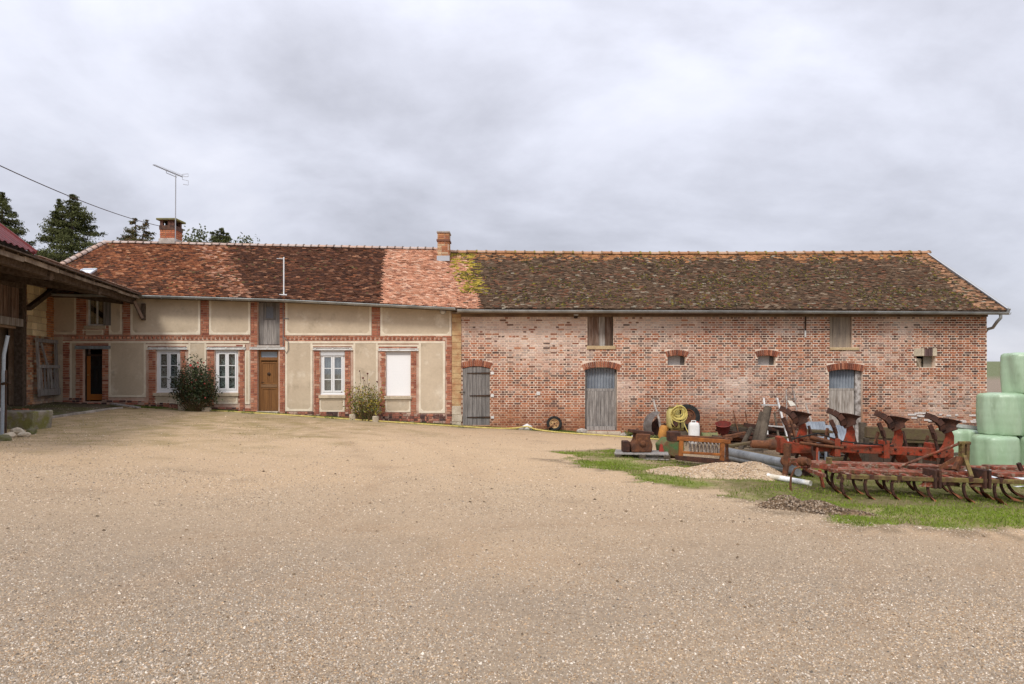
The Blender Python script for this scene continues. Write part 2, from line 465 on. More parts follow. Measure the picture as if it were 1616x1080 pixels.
def ground_colour(X, Y):
    n1, n2, n3 = fbm(X * .35, Y * .5, 21), fbm(X * 1.3, Y * 1.6, 22), fbm(X * 5, Y * 5, 23)
    C = np.zeros(X.shape + (3,)) + np.array(TAN)
    C = mixc(C, GREY_SHADED, np.clip((11.5 - Y) / 8 + (n1 - .5) * 1.5, 0, 1) * .85)  # greyer foreground gravel; shade in gaps between pebbles is in this colour too
    C = mixc(C, DIRT, np.clip((n2 - .60) * 4, 0, 1) * .32 * np.clip((Y - 3) / 3, 0, 1))
    C = mixc(C, (.545, .388, .238), np.clip((n1 - .52) * 5, 0, 1) * .5 * np.clip((Y - 5) / 5, 0, 1))
    trk = np.zeros(X.shape)
    for (tx, ty, tr) in ((15.5, 2.0, 11.5), (15.5, 2.0, 13.2), (-17.0, 9.0, 15.0), (-17.0, 9.0, 16.6), (3.0, -9.0, 15.2), (3.0, -9.0, 16.9)):
        d = np.abs(np.hypot(X - tx, Y - ty) - tr + (n1 - .5) * .9); trk = np.maximum(trk, np.clip(1 - d / (.20 + .16 * n2), 0, 1))
    C = mixc(C, (.36, .245, .15), trk * .48 * np.clip(n2 * 2.2 - .5, 0, 1))
    # olive, thin moss on the less driven parts by the left wall and along the grass
    C = mixc(C, MOSS, np.clip((-X - 5 + (n2 - .5) * 10 + (Y - 13) * .6) / 6, 0, .8) * np.clip((Y - 10) / 4, 0, 1) * np.clip((n3 - .30) * 3, 0, 1))
    near_w = np.clip(1 - (21.9 - Y) / (1.1 + n2 * 1.2), 0, 1) * (Y < 22.2)
    C = mixc(C, (.27, .24, .17), near_w * .55 * (X > -2))
    C = mixc(C, (.36, .31, .20), near_w * .6 * (X <= -2) * (X > -9))
    jx, jy = (n2 - .5) * .9 + (n3 - .5) * .5, (n3 - .5) * .5 + (n2 - .5) * .5
    g = inside(GRASS, X + jx, Y + jy)
    ring = inside(GRASS, X + jx * 2.0, Y + jy * 1.6 + .30) | inside(GRASS, X + jx * 2.0, Y + jy * 1.6 - .35)
    C = mixc(C, DAMP, (ring & ~g) * .55)
    C = mixc(C, GREEN, g * np.clip(.25 + (n2 - .40) * 3.2 + (n3 - .4) * 1.5, .12, .95))
    C = mixc(C, (.13, .105, .045), (g & (n2 < .46)) * .5)
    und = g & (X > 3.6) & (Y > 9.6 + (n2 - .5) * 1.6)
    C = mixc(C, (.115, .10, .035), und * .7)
    f = inside(FRINGE, X + jx * .4, Y + jy * .5)
    C = mixc(C, (.16, .18, .05), f * .7)
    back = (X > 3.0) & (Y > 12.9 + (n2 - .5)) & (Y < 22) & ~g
    C = mixc(C, (.12, .088, .058), back * np.clip((X - 3) / 2, 0, 1) * .8)  # dark soil behind the machines, with the junk's deep shadow put into its colour
    a = inside(APRON, X + jx * .2, Y + jy * .3)
    C = mixc(C, (.10, .082, .06), a * .9)
    C = mixc(C, (.095, .10, .03), (a & (n2 > .48)) * .75)
    far = Y > 28
    C[far] = (.13, .15, .075)
    brown = far & (Y > 50) & (Y < 122); C[brown] = (.23, .18, .135)
    return np.clip(C, .01, .9)
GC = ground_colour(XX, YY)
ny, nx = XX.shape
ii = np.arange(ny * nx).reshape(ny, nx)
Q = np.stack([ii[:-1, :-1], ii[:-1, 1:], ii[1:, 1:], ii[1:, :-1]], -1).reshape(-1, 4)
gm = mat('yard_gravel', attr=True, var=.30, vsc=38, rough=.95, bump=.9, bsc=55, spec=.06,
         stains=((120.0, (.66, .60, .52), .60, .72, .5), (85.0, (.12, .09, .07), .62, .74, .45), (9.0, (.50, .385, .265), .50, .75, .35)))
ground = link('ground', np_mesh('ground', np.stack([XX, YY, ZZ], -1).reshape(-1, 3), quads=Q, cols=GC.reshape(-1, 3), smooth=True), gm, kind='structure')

# loose stones of the gravel: real pebbles, thickest where the photo shows them largest
def pebble_mesh(name, X, Y, Z, r, cols, flat=.62):
    n = len(X); a0 = RNG.uniform(0, 6.28, n)
    V = np.zeros((n, 5, 3))
    for k in range(4):
        a = a0 + k * math.pi / 2 + RNG.normal(0, .28, n); rr = r * RNG.uniform(.7, 1.35, n)
        V[:, k] = np.stack([X + np.cos(a) * rr, Y + np.sin(a) * rr, Z - r * .25 + RNG.normal(0, .1, n) * r], 1)
    V[:, 4] = np.stack([X + RNG.normal(0, .35, n) * r, Y + RNG.normal(0, .35, n) * r, Z + r * flat * RNG.uniform(.6, 1.4, n)], 1)
    b = np.arange(n)[:, None] * 5
    T = np.concatenate([b + np.array([[k, (k + 1) % 4, 4]]) for k in range(4)], 0)
    return np_mesh(name, V.reshape(-1, 3), tris=T, cols=np.repeat(cols, 5, 0))
PAL = np.array([(.52, .45, .38), (.47, .375, .28), (.42, .30, .195), (.68, .62, .55), (.29, .205, .135), (.20, .175, .15), (.56, .43, .30), (.37, .33, .29)])
def gravel_field(N, y0, y1, rlo, rhi, p=1.7):
    u = RNG.uniform(0, 1, N); k = 1 - p
    Y = (y0 ** k + u * (y1 ** k - y0 ** k)) ** (1 / k)
    X = RNG.uniform(-1, 1, N) * (.86 * Y + 1.5)
    keep = ~inside(GRASS, X, Y) & (fbm(X * .9, Y * .9, 31) + RNG.uniform(-.5, .5, N) > .33)
    X, Y = X[keep], Y[keep]
    r = RNG.uniform(rlo, rhi, len(X)) * np.where(RNG.uniform(0, 1, len(X)) < .05, 1.7, 1)
    ci = RNG.choice(len(PAL), len(X), p=[.22, .20, .16, .10, .09, .06, .10, .07])
    g = fbm(X * .35, Y * .5, 21)
    warm = np.clip((Y - 5.5) / 6 + (g - .5), 0, .75)[:, None]
    C = PAL[ci] * RNG.uniform(.55, 1.18, (len(X), 1)) * np.array((1.0, .96, .89)); C = C * (1 - warm) + C.mean(1, keepdims=True) * np.array([1.22, .97, .70]) * warm
    return X, Y, gz_mesh(X, Y) + r * .12, r, C
A1 = gravel_field(420000, 2.7, 11.0, .0034, .0085)
A2 = gravel_field(60000, 8.0, 21.0, .007, .013, 1.3)
GV = [np.concatenate([a, b]) for a, b in zip(A1, A2)]
pm = mat('pebble', attr=True, var=.18, vsc=90, rough=.85, spec=.1)
link('gravel', pebble_mesh('gravel', *GV), pm, kind='stuff')

# the grass by the old machines and the fringe along the walls
def blades(name, X, Y, h, w, cols, lean=.6):
    n = len(X); Z = gz_mesh(X, Y) - .003; a = RNG.uniform(0, 6.28, n); l = RNG.normal(0, lean, (n, 2)) * h[:, None]
    V = np.zeros((n, 3, 3)); dx, dy = np.cos(a) * w, np.sin(a) * w
    V[:, 0] = np.stack([X - dx, Y - dy, Z], 1); V[:, 1] = np.stack([X + dx, Y + dy, Z], 1); V[:, 2] = np.stack([X + l[:, 0], Y + l[:, 1], Z + h], 1)
    return np_mesh(name, V.reshape(-1, 3), tris=np.arange(n * 3).reshape(-1, 3), cols=np.repeat(cols, 3, 0))
def scatter_in(P, N, jx=.25, edge=.0):
    lo, hi = P.min(0), P.max(0); X = RNG.uniform(lo[0], hi[0], N); Y = RNG.uniform(lo[1], hi[1], N)
    n2, n3 = fbm(X * 1.3, Y * 1.6, 22), fbm(X * 5, Y * 5, 23)
    k = inside(P, X + (n2 - .5) * .9 + (n3 - .5) * .5, Y + (n3 - .5) * .5 + (n2 - .5) * .5)
    return X[k], Y[k]
X, Y = scatter_in(GRASS, 480000)
n2 = fbm(X * 1.1, Y * 1.4, 41); k = RNG.uniform(0, 1, len(X)) < np.clip((n2 - .33) * 3.8, .06, 1) * np.where((X > 3.6) & (Y > 9.6 + (n2 - .5) * 1.6), .38, 1); X, Y = X[k], Y[k]
n2 = fbm(X * 1.1, Y * 1.4, 41)[:, None]
GCOL = (np.array((.10, .125, .02)) * (1 - n2) + np.array((.26, .36, .03)) * n2) * RNG.uniform(.65, 1.3, (len(X), 1))
dry = RNG.uniform(0, 1, len(X)) < .10; GCOL[dry] = (.30, .25, .11)
gmat = mat('grass_blade', attr=True, var=.1, rough=.7, spec=.2, transl=.3)
link('grass', blades('grass', X, Y, RNG.uniform(.012, .042, len(X)), RNG.uniform(.004, .008, len(X)), GCOL, .8), gmat, kind='stuff')
X, Y = scatter_in(FRINGE, 30000, .1)
k = (fbm(X * 1.5, Y, 47) > .42) & (Y < 21.9); X, Y = X[k], Y[k]
GCOL = np.array((.12, .16, .03)) * RNG.uniform(.6, 1.5, (len(X), 1))
link('grass', blades('fringe_grass', X, Y, RNG.uniform(.02, .07, len(X)), RNG.uniform(.004, .008, len(X)), GCOL, .5), gmat, kind='stuff')
X = RNG.uniform(-13, 4, 16000); Y = RNG.uniform(10, 20.5, 16000)
k = (fbm(X * .8, Y * .9, 48) + np.clip((-X - 6) / 20, -.3, .2) > .60) & ~inside(APRON, X, Y); X, Y = X[k], Y[k]
link('weeds', blades('weeds', X, Y, RNG.uniform(.01, .028, len(X)), RNG.uniform(.004, .008, len(X)), np.array((.20, .18, .05)) * RNG.uniform(.7, 1.3, (len(X), 1)), .8), gmat, kind='stuff')
X, Y = scatter_in(GRASS, 60000)
k = (fbm(X * 2.2, Y * 2.2, 49) > .60) & (RNG.uniform(0, 1, len(X)) < .4); X, Y = X[k], Y[k]
GCOL = np.where(RNG.uniform(0, 1, (len(X), 1)) < .3, np.array([[.30, .24, .11]]), np.array([[.12, .17, .025]])) * RNG.uniform(.7, 1.3, (len(X), 1))
link('grass', blades('tall_grass', X, Y, RNG.uniform(.05, .13, len(X)), RNG.uniform(.004, .008, len(X)), GCOL, .45), gmat, kind='stuff')
# leaf litter and twigs lying on the yard
X = RNG.uniform(-9, 9, 260); Y = 3.2 + 17 * RNG.uniform(0, 1, 260) ** 1.4
k = ~inside(GRASS, X, Y); X, Y = X[k], Y[k]
link('leaves', pebble_mesh('leaves', X, Y, gz_mesh(X, Y) + .01, np.clip(Y / 9, .4, 1) * RNG.uniform(.012, .028, len(X)), np.array((.16, .11, .065)) * RNG.uniform(.5, 1.6, (len(X), 1)), .35), pm, kind='stuff')

# heaps of pale gravel under the machines and of dirt on the grass edge
def heap(name, label, c, humps, colf, m, step=.07, ext=2.6):
    u = np.arange(-ext, ext + .01, step); U, V = np.meshgrid(u, u); H = np.zeros_like(U)
    for (hx, hy, sx, sy, hh) in humps: H = np.maximum(H, hh * np.exp(-((U - hx) / sx) ** 2 - ((V - hy) / sy) ** 2))
    H = H * (1 + (fbm(U * 3, V * 3, 61) - .5) * .7) + (vnoise(U * 13, V * 13, 62) - .5) * .03 * (H > .04)
    X, Y = U + c.x, V + c.y; Z = gz(X, Y) + H - .055
    i = np.arange(U.size).reshape(U.shape)
    q = np.stack([i[:-1, :-1], i[:-1, 1:], i[1:, 1:], i[1:, :-1]], -1).reshape(-1, 4)
    hm = H.ravel()[q].max(1) > .025; q = q[hm]
    me = np_mesh(name, np.stack([X - c.x, Y - c.y, Z - c.z], -1).reshape(-1, 3), quads=q, cols=colf(X, Y, H).reshape(-1, 3), smooth=True)
    o = link(name, me, m, None, c); tag(o, label, 'heap')
    def zat(x, y):
        h = 0
        for (hx, hy, sx, sy, hh) in humps: h = max(h, hh * math.exp(-((x - c.x - hx) / sx) ** 2 - ((y - c.y - hy) / sy) ** 2))
        return G(x, y) + h - .04
    return o, zat
hm_ = mat('heap_grit', attr=True, var=.35, vsc=30, rough=.95, bump=1.0, bsc=45, spec=.1, stains=((70.0, (.70, .62, .5), .58, .72, .55), (60.0, (.12, .09, .06), .6, .74, .5)))
HP = gp(1130, 752)
gravel_heap, heap_z = heap('gravel_heap', 'low heap of pale gravel spilling out under the orange roller frame', HP,
    [(-.70, .20, .50, .45, .16), (.0, .0, .7, .45, .20), (.80, .30, .5, .55, .30), (.40, .55, .8, .5, .24)],
    lambda X, Y, H: mixc(np.zeros(X.shape + (3,)) + np.array((.52, .395, .265)), (.40, .295, .19), np.clip(fbm(X * 2, Y * 2, 66) * 1.6 - .5, 0, 1)), hm_)
X = HP.x + RNG.normal(.1, .75, 6000); Y = HP.y + RNG.normal(.15, .38, 6000)
Z = np.array([heap_z(a, b) for a, b in zip(X, Y)]); k = Z > gz(X, Y) - .02
pb = link('grit', pebble_mesh('heap_grit', X[k] - HP.x, Y[k] - HP.y, Z[k] - HP.z, RNG.uniform(.006, .015, k.sum()), PAL[RNG.choice(len(PAL), k.sum(), p=[.17, .25, .2, .06, .08, .02, .20, .02])] * np.array((1.05, .98, .88)), .7), pm, gravel_heap, kind='stuff')
DP = gp(1275, 806)
dirt_heap, dirt_z = heap('dirt_heap', 'flat brown mound of scraped dirt and stones on the grass edge', DP,
    [(-.22, .2, .32, .28, .20), (.1, .02, .40, .24, .17), (.45, -.15, .42, .16, .09), (-.42, .05, .3, .18, .08)],
    lambda X, Y, H: mixc(np.zeros(X.shape + (3,)) + np.array((.20, .125, .07)), (.28, .19, .115), np.clip(fbm(X * 4, Y * 4, 67) * 2 - .7, 0, 1)), hm_, .05, 1.6)
X = DP.x + RNG.normal(.05, .38, 2200); Y = DP.y + RNG.normal(0, .18, 2200)
Z = np.array([dirt_z(a, b) for a, b in zip(X, Y)])
k = Z > gz(X, Y) - .025
link('grit', pebble_mesh('dirt_grit', X[k] - DP.x, Y[k] - DP.y, Z[k] - DP.z, RNG.uniform(.008, .022, k.sum()), np.array([(.15, .10, .06), (.22, .155, .10), (.34, .265, .195), (.085, .06, .042)])[RNG.choice(4, k.sum())], .7), pm, dirt_heap, kind='stuff')

# ================================================================== SHARED BUILDING MATERIALS
M_brick = mat('brick_clay', attr=True, var=.22, vsc=24, rough=.9, bump=.35, bsc=90, spec=.07)
M_mortar_house = mat('mortar_house', (.60, .45, .35), (.48, .30, .22), sc=3, rough=.95, bump=.4)
M_mortar_barn = mat('mortar_barn', (.81, .665, .53), (.68, .505, .385), sc=2.2, rough=.95, bump=.4, bsc=50,
                    grad=((1.35, .3, (.44, .245, .145), 1.2, .9),))
M_render = mat('render_plaster', (.61, .50, .365), (.53, .43, .31), sc=1.1, rough=.92, bump=.2, bsc=25, var=.07, vsc=14,
               stains=((1.6, (.70, .61, .48), .57, .66, .75), (2.1, (.30, .24, .17), .57, .72, .6), (7.0, (.44, .36, .27), .60, .72, .5)), grad=((1.25, .1, (.50, .405, .285), 2.5, 1.1),))
M_border = mat('render_border', (.80, .71, .56), (.70, .60, .46), sc=3, rough=.9, var=.08)
M_white = mat('white_paint', (.80, .80, .79), rough=.45, var=.03)
M_lintel = mat('lintel_paint', (.74, .73, .70), (.60, .58, .54), sc=6, rough=.6, var=.06)
M_lintel_blue = mat('lintel_blue_grey', (.34, .38, .40), (.22, .24, .25), sc=6, rough=.6)
M_stone = mat('sill_stone', (.60, .50, .36), (.46, .38, .28), sc=5, rough=.9, bump=.3)
M_ochre = mat('ochre_stone', (.54, .38, .20), (.42, .225, .115), sc=3.5, rough=.9, bump=.4, stains=((6, (.62, .46, .26), .55, .7, .6),))
M_pale_stone = mat('pale_stone', (.58, .50, .38), (.44, .36, .26), sc=4, rough=.9, bump=.4)
M_zinc = mat('zinc', (.40, .41, .40), (.27, .28, .27), sc=2.5, rough=.5, metal=.55, var=.08, vsc=8)
M_dark_iron = mat('dark_iron', (.045, .035, .03), (.09, .05, .03), sc=12, rough=.75, metal=.3)
M_wood_grey = mat('weathered_wood', (.38, .35, .32), (.20, .18, .165), sc=3, rough=.85, bump=.5, bsc=14, stretch=(9, 9, .7), orand=.16, var=.25, vsc=10)
M_wood_brown = mat('weathered_brown_wood', (.13, .075, .05), (.25, .18, .14), sc=2.2, rough=.85, bump=.5, bsc=14, stretch=(8, 8, .8), orand=.3, var=.25, vsc=10)
M_wood_pale = mat('pale_split_wood', (.48, .43, .38), (.25, .21, .175), sc=2.2, rough=.85, bump=.5, bsc=14, stretch=(8, 8, .8), orand=.15, var=.2, vsc=10)
M_wood_slate = mat('slate_grey_wood', (.15, .138, .128), (.25, .232, .215), sc=2.2, rough=.8, bump=.5, bsc=14, stretch=(9, 9, .6), orand=.12, var=.22, vsc=10)
M_oak = mat('varnished_oak', (.235, .108, .034), (.17, .074, .024), sc=2, rough=.45, bump=.2, bsc=12, stretch=(10, 10, .7), orand=.08, spec=.4)
M_orange_wood = mat('orange_door_wood', (.36, .125, .03), rough=.5, var=.15, stretch=(8, 8, .8))
M_dark = mat('unlit_black', (.012, .011, .010), rough=.95)  # near-black, puts darkness into the colour behind openings and boards
M_beam = mat('old_beam', (.075, .052, .036), (.135, .10, .075), sc=3, rough=.9, bump=.5, bsc=16, stretch=(4, 4, 4), orand=.2)
M_tile = mat('roof_tile', attr=True, var=.28, vsc=18, rough=.92, bump=.5, bsc=50, spec=.05)
M_moss = mat('moss', attr=True, var=.35, vsc=40, rough=.95, bump=.6, bsc=80, spec=.1)
M_lace = mat('lace_curtain', (.62, .63, .60), (.12, .125, .12), sc=18, rough=.95, var=.3, vsc=50, lo=.5, hi=.6)
M_net = mat('net_curtain', (.50, .50, .48), (.24, .24, .23), sc=6, rough=.95, stretch=(6, 1, .3), var=.1)
M_corr = mat('galvanised_sheet', (.30, .33, .365), (.19, .21, .24), sc=2, rough=.6, metal=.0, var=.1)
M_glass = glass_mat()
M_cement = mat('cement', (.50, .45, .40), (.36, .31, .27), sc=5, rough=.95, bump=.4)
M_lead = mat('lead_flashing', (.48, .50, .53), rough=.4, metal=.3, var=.1)

def house_brick_col(n, rnd):
    C = np.array([(.45, .19, .115), (.40, .155, .095), (.50, .24, .15), (.32, .12, .08), (.56, .33, .23)])[rnd.choice(5, n, p=[.36, .26, .18, .12, .08])]
    return C * rnd.uniform(.85, 1.15, (n, 1))

# ================================================================== ROOF OF THE LONG RANGE (house + barn share one slope)
YE, YR = 21.58, 25.7
_ee = np.array([(fx(-60), 462), (-16.0, 463), (fx(225), 466.5), (fx(440), 472.5), (fx(600), 480), (fx(722), 486)])
_ex = lambda px, Y: (px - CX) * Y / F
EAVE = np.array([[_ex(p, YE), CZ + (HY - y) * YE / F] for p, y in ((0, 463), (225, 466.5), (440, 472.5), (600, 480), (720, 486.5), (735, 488), (1000, 488.5), (1300, 489.5), (1592, 490.5))])
RIDGE = np.array([[_ex(p, YR), CZ + (HY - y) * YR / F] for p, y in ((160, 383.5), (400, 388.5), (690, 394.5), (712, 399.5), (1000, 402), (1250, 401.5), (1464, 400.5))])
XL_E, XL_R = -15.95, -15.30
XR_E, XR_R = _ex(1588, YE), _ex(1461, YR)
XB_E, XB_R = _ex(722, YE), _ex(712, YR)            # where the house roof meets the barn roof
def roof_pt(x, v, lift=0.0):
    """x along the range (at that height), v 0 eave .. 1 ridge"""
    ze, zr = np.interp(x, EAVE[:, 0], EAVE[:, 1]), np.interp(x, RIDGE[:, 0], RIDGE[:, 1])
    sag = (fbm(np.asarray(x) * .5, np.asarray(v) * 3, 71) - .5) * .07 * (1 - np.abs(2 * np.asarray(v) - 1) ** 3) - .05 * np.sin(np.pi * np.asarray(v))
    return np.asarray(x), YE + (YR - YE) * np.asarray(v), ze + (zr - ze) * np.asarray(v) + sag + lift
def lerp(a, b, t): return a + (b - a) * t

def tile_cols(X, Yp, px, v):
    n = len(X); r = RNG
    O = np.array([(.24, .092, .043), (.18, .066, .034), (.36, .175, .095), (.125, .052, .03), (.08, .038, .026)])
    Dk = np.array([(.074, .034, .021), (.10, .044, .025), (.055, .027, .019), (.14, .06, .034), (.21, .105, .062)])
    Lt = np.array([(.50, .255, .16), (.43, .20, .12), (.57, .35, .24), (.34, .15, .09), (.24, .115, .08)])
    Bn = np.array([(.095, .059, .037), (.118, .075, .047), (.064, .042, .029), (.16, .107, .07), (.24, .18, .125), (.155, .072, .042)])
    nz = fbm(X * .9, v * 6, 81); nf = fbm(X * 3.0, v * 16, 82)
    C = O[r.choice(5, n, p=[.30, .30, .08, .20, .12])]
    dark = Dk[r.choice(5, n, p=[.32, .27, .2, .14, .07])]; light = Lt[r.choice(5, n, p=[.36, .28, .18, .11, .07])]; barn = Bn[r.choice(6, n, p=[.30, .25, .18, .12, .025, .125])]
    k = (px > 0) & (r.uniform(0, 1, n) < np.clip(.28 + (nz - .5) * 3.2 + (.35 - v) * .8, 0, .85)) & (px < 400); C[k] = dark[k]
    edge1 = 372 + (nf - .5) * 26 - (v - .5) * 50                    # the dark newer patch begins on a slant
    k = (px > edge1) & (r.uniform(0, 1, n) < .93); C[k] = dark[k]
    k2 = (px > edge1 - 45) & (px <= edge1) & (r.uniform(0, 1, n) < .38); C[k2] = light[k2] * .75
    edge2 = 598 + v * 7 + (nf - .5) * 8
    k = px > edge2; C[k] = light[k] * (.88 + .24 * nz[k, None])
    edge3 = lerp(757, 728, v) + (nf - .5) * 22
    k = px > edge3; C[k] = barn[k]
    ora = (px > edge3) & (r.uniform(0, 1, n) < np.clip((v - .86 + (nf - .5) * .25) * 9, 0, .9)); C[ora] = np.array((.38, .18, .08)) * r.uniform(.7, 1.2, (ora.sum(), 1))
    xr = lerp(1588, 1461, v); ve = (px > xr - 42 * (1.15 - v * .4)) & (r.uniform(0, 1, n) < .55); C[ve] = np.array((.36, .20, .115)) * r.uniform(.6, 1.2, (ve.sum(), 1))
    ye = (np.abs(px - lerp(752, 722, v)) < 14 + 16 * nf) & (r.uniform(0, 1, n) < .5) & (v > .25); C[ye] = np.array((.36, .27, .05)) * r.uniform(.6, 1.2, (ye.sum(), 1))
    li = (px > edge3) & (nz > .52) & (r.uniform(0, 1, n) < .03); C[li] = (.27, .23, .17)
    return C * r.uniform(.8, 1.2, (n, 1))

def tiles(which):
    rows = 58; xs_all, v_all = [], []
    for k in range(rows):
        v = (k + .25) / rows
        a = lerp(XL_E, XL_R, v) if which == 'house' else lerp(XB_E, XB_R, v)
        b = lerp(XB_E, XB_R, v) if which == 'house' else lerp(XR_E, XR_R, v)
        x = np.arange(a + .07 * (k % 2), b, .140) + RNG.normal(0, .006, len(np.arange(a + .07 * (k % 2), b, .140)))
        x = x[x < b - .02]
        xs_all.append(x); v_all.append(np.full(len(x), v))
    X = np.concatenate(xs_all); Vv = np.concatenate(v_all); n = len(X)
    dv = 1.0 / rows
    vv0 = Vv + RNG.normal(0, .09, n) * dv; vv1 = vv0 + dv * 1.55
    w = .135 + RNG.normal(0, .004, n)
    tiltl = RNG.normal(0, .006, n); liftj = np.abs(RNG.normal(0, .007, n)) + np.where(RNG.uniform(0, 1, n) < .03, .018, 0)
    def P(x, v, l): a, b, c = roof_pt(x, v); return np.stack([a, b - l * .5, c + l * .85], 1)
    V = np.zeros((n, 8, 3))
    V[:, 0] = P(X, vv0, .030 + liftj + tiltl); V[:, 1] = P(X + w, vv0, .030 + liftj - tiltl)
    V[:, 2] = P(X + w, vv1, .014 + 0 * X); V[:, 3] = P(X, vv1, .014 + 0 * X)
    V[:, 4:] = V[:, :4]; V[:, 4:6, 2] -= .020; V[:, 4:6, 1] += .004; V[:, 6:, 2] -= .012
    q = np.array([[0, 1, 2, 3], [4, 5, 1, 0], [4, 0, 3, 7], [5, 6, 2, 1]])
    Q = (np.arange(n)[:, None, None] * 8 + q[None]).reshape(-1, 4)
    Yp = YE + (YR - YE) * Vv; px = CX + X * F / Yp
    C = tile_cols(X, Yp, px, Vv)
    return V, Q, C
def roof_slab(a0, a1, b0, b1):
    """under-roof of one building: front and back slope with a thickness; a = eave x range, b = ridge x range"""
    mb = MB(); th = .09
    nseg = 24; top, bot = [], []
    rowsP = []
    for i in range(9):
        v = i / 8.0; row = []
        for j in range(nseg + 1):
            x = lerp(lerp(a0, b0, v), lerp(a1, b1, v), j / nseg); p = roof_pt(x, v, -.012); row.append((float(p[0]), float(p[1]), float(p[2])))
        rowsP.append(row)
    mb.sheet(rowsP, th)
    back = []
    for i in range(5):
        v = i / 4.0; row = []
        for j in range(nseg + 1):
            x = lerp(lerp(b0, a0, v), lerp(b1, a1, v), j / nseg); p = roof_pt(x, 1 - v, -.012); row.append((float(p[0]), 2 * YR - float(p[1]), float(p[2])))
        back.append(row)
    mb.sheet(back, th)
    return mb

# ================================================================== THE HOUSE
BASE_X = fx(720)
house = thing('farmhouse', 'long low farmhouse with cream panels between red brick piers under a brown tiled roof', 'house', (fx(440), YF, 0))
HL = fx(40)                                                   # left end of the house
def ztop_wall(x): return float(np.interp(x, EAVE[:, 0], EAVE[:, 1])) + .16
def wall_cells(mb, x0, x1, holes, y0, y1, zbot):
    xs = sorted(set([x0, x1] + [h[0] for h in holes] + [h[1] for h in holes])); zs = sorted(set([zbot] + [h[2] for h in holes] + [h[3] for h in holes] + [99.0]))
    for i in range(len(xs) - 1):
        xm = (xs[i] + xs[i + 1]) / 2; run = None
        for k in range(len(zs) - 1):
            zm = min((zs[k] + zs[k + 1]) / 2, zs[k] + .01)
            solid = not any(h[0] < xm < h[1] and h[2] <= zm < h[3] for h in holes)
            if solid:
                if run is None: run = zs[k]
                if k == len(zs) - 2 or any(h[0] < xm < h[1] and h[2] <= zs[k + 1] + .01 < h[3] for h in holes):
                    a, b = run, zs[k + 1]; run = None
                    ta = b if b < 90 else ztop_wall(xs[i]); tb = b if b < 90 else ztop_wall(xs[i + 1])
                    p, q = xs[i], xs[i + 1]
                    mb.add([(p, y0, a), (q, y0, a), (q, y1, a), (p, y1, a), (p, y0, ta), (q, y0, tb), (q, y1, tb), (p, y1, ta)],
                           [(0, 3, 2, 1), (4, 5, 6, 7), (0, 1, 5, 4), (1, 2, 6, 5), (2, 3, 7, 6), (3, 0, 4, 7)])
def hole(x0, x1, ytop, ybot): return (fx(x0), fx(x1), fz(ybot), fz(ytop))
H_HOLES = [hole(131.5, 161.5, 551, 634), hole(246.5, 284.5, 552, 620), hole(339, 376, 552, 620), hole(406.5, 439.5, 552, 649),
           hole(505.5, 544, 553, 623.5), hole(609, 648, 554.5, 625), hole(407, 441.5, 470, 545), hole(137, 165, 468, 514)]
hw = MB()
wall_cells(hw, HL, fx(713), H_HOLES, YF, YF + .38, -1.2)
hw.box(HL, fx(713), 29.2, 29.5, -1.2, 4.4); hw.box(HL, HL + .3, YF + .38, 29.2, -1.2, 4.4)
hw.build('wall', M_mortar_house, house)
# near-black sheet added behind the openings, so no light falls through
hb = MB(); hb.box(HL + .4, fx(706), YF + 1.6, YF + 1.7, -1.0, 4.3); hb.build('dark_backing', M_dark, house)

# --- cream panels with their pale borders
def panel(x0, x1, y0, y1, bw=4.0, sides='lrtb', y_off=.014):
    mb = MB(); mb.box(fx(x0), fx(x1), YF - y_off, YF + .05, fz(y1), fz(y0)); p = mb.build('render_panel', M_render, house)
    if bw:
        b = MB(); w = bw * YF / F; X0, X1, Z0, Z1 = fx(x0), fx(x1), fz(y1), fz(y0); yb = YF - y_off - .007
        def strip(a, b_, c, d, ch=.0): b.box(a, b_, yb, YF - .004, c, d)
        if 'b' in sides: strip(X0, X1, Z0, Z0 + w)
        if 't' in sides: strip(X0, X1, Z1 - w, Z1)
        lo = Z0 + (w if 'b' in sides else 0); hi = Z1 - (w if 't' in sides else 0)
        if 'l' in sides: strip(X0, X0 + w, lo, hi)
        if 'r' in sides: strip(X1 - w, X1, lo, hi)
        # chamfered inner corners as in the photograph
        c = w * 1.2
        for sx_, sz_, cx_, cz_ in ((1, 1, X0 + w, Z0 + w), (-1, 1, X1 - w, Z0 + w)):
            b.prism([(0, 0), (sx_ * c, 0), (0, sz_ * c)] if sx_ > 0 else [(0, 0), (0, sz_ * c), (sx_ * c, 0)], (cx_, YF - .004, cz_), (1, 0, 0), (0, 0, 1), y_off + .003)
        b.build('panel_border', M_border, p)
    return p
top = 466
panel(83, 121, 464, 528, 3.2, 'rb'); panel(172.5, 193, 464, 528, 3.0, 'lrb'); panel(206.5, 316.5, 464, 528.5, 3.4, 'lrb'); panel(330.5, 395.5, 466, 528.5, 3.4, 'lrb')
panel(450.5, 586.5, 470, 529.5, 3.4, 'lrb'); panel(600.5, 712.5, 478, 530.5, 3.4, 'lrb'); panel(131, 163, 520.5, 528.5, 1.6, 'lrtb')
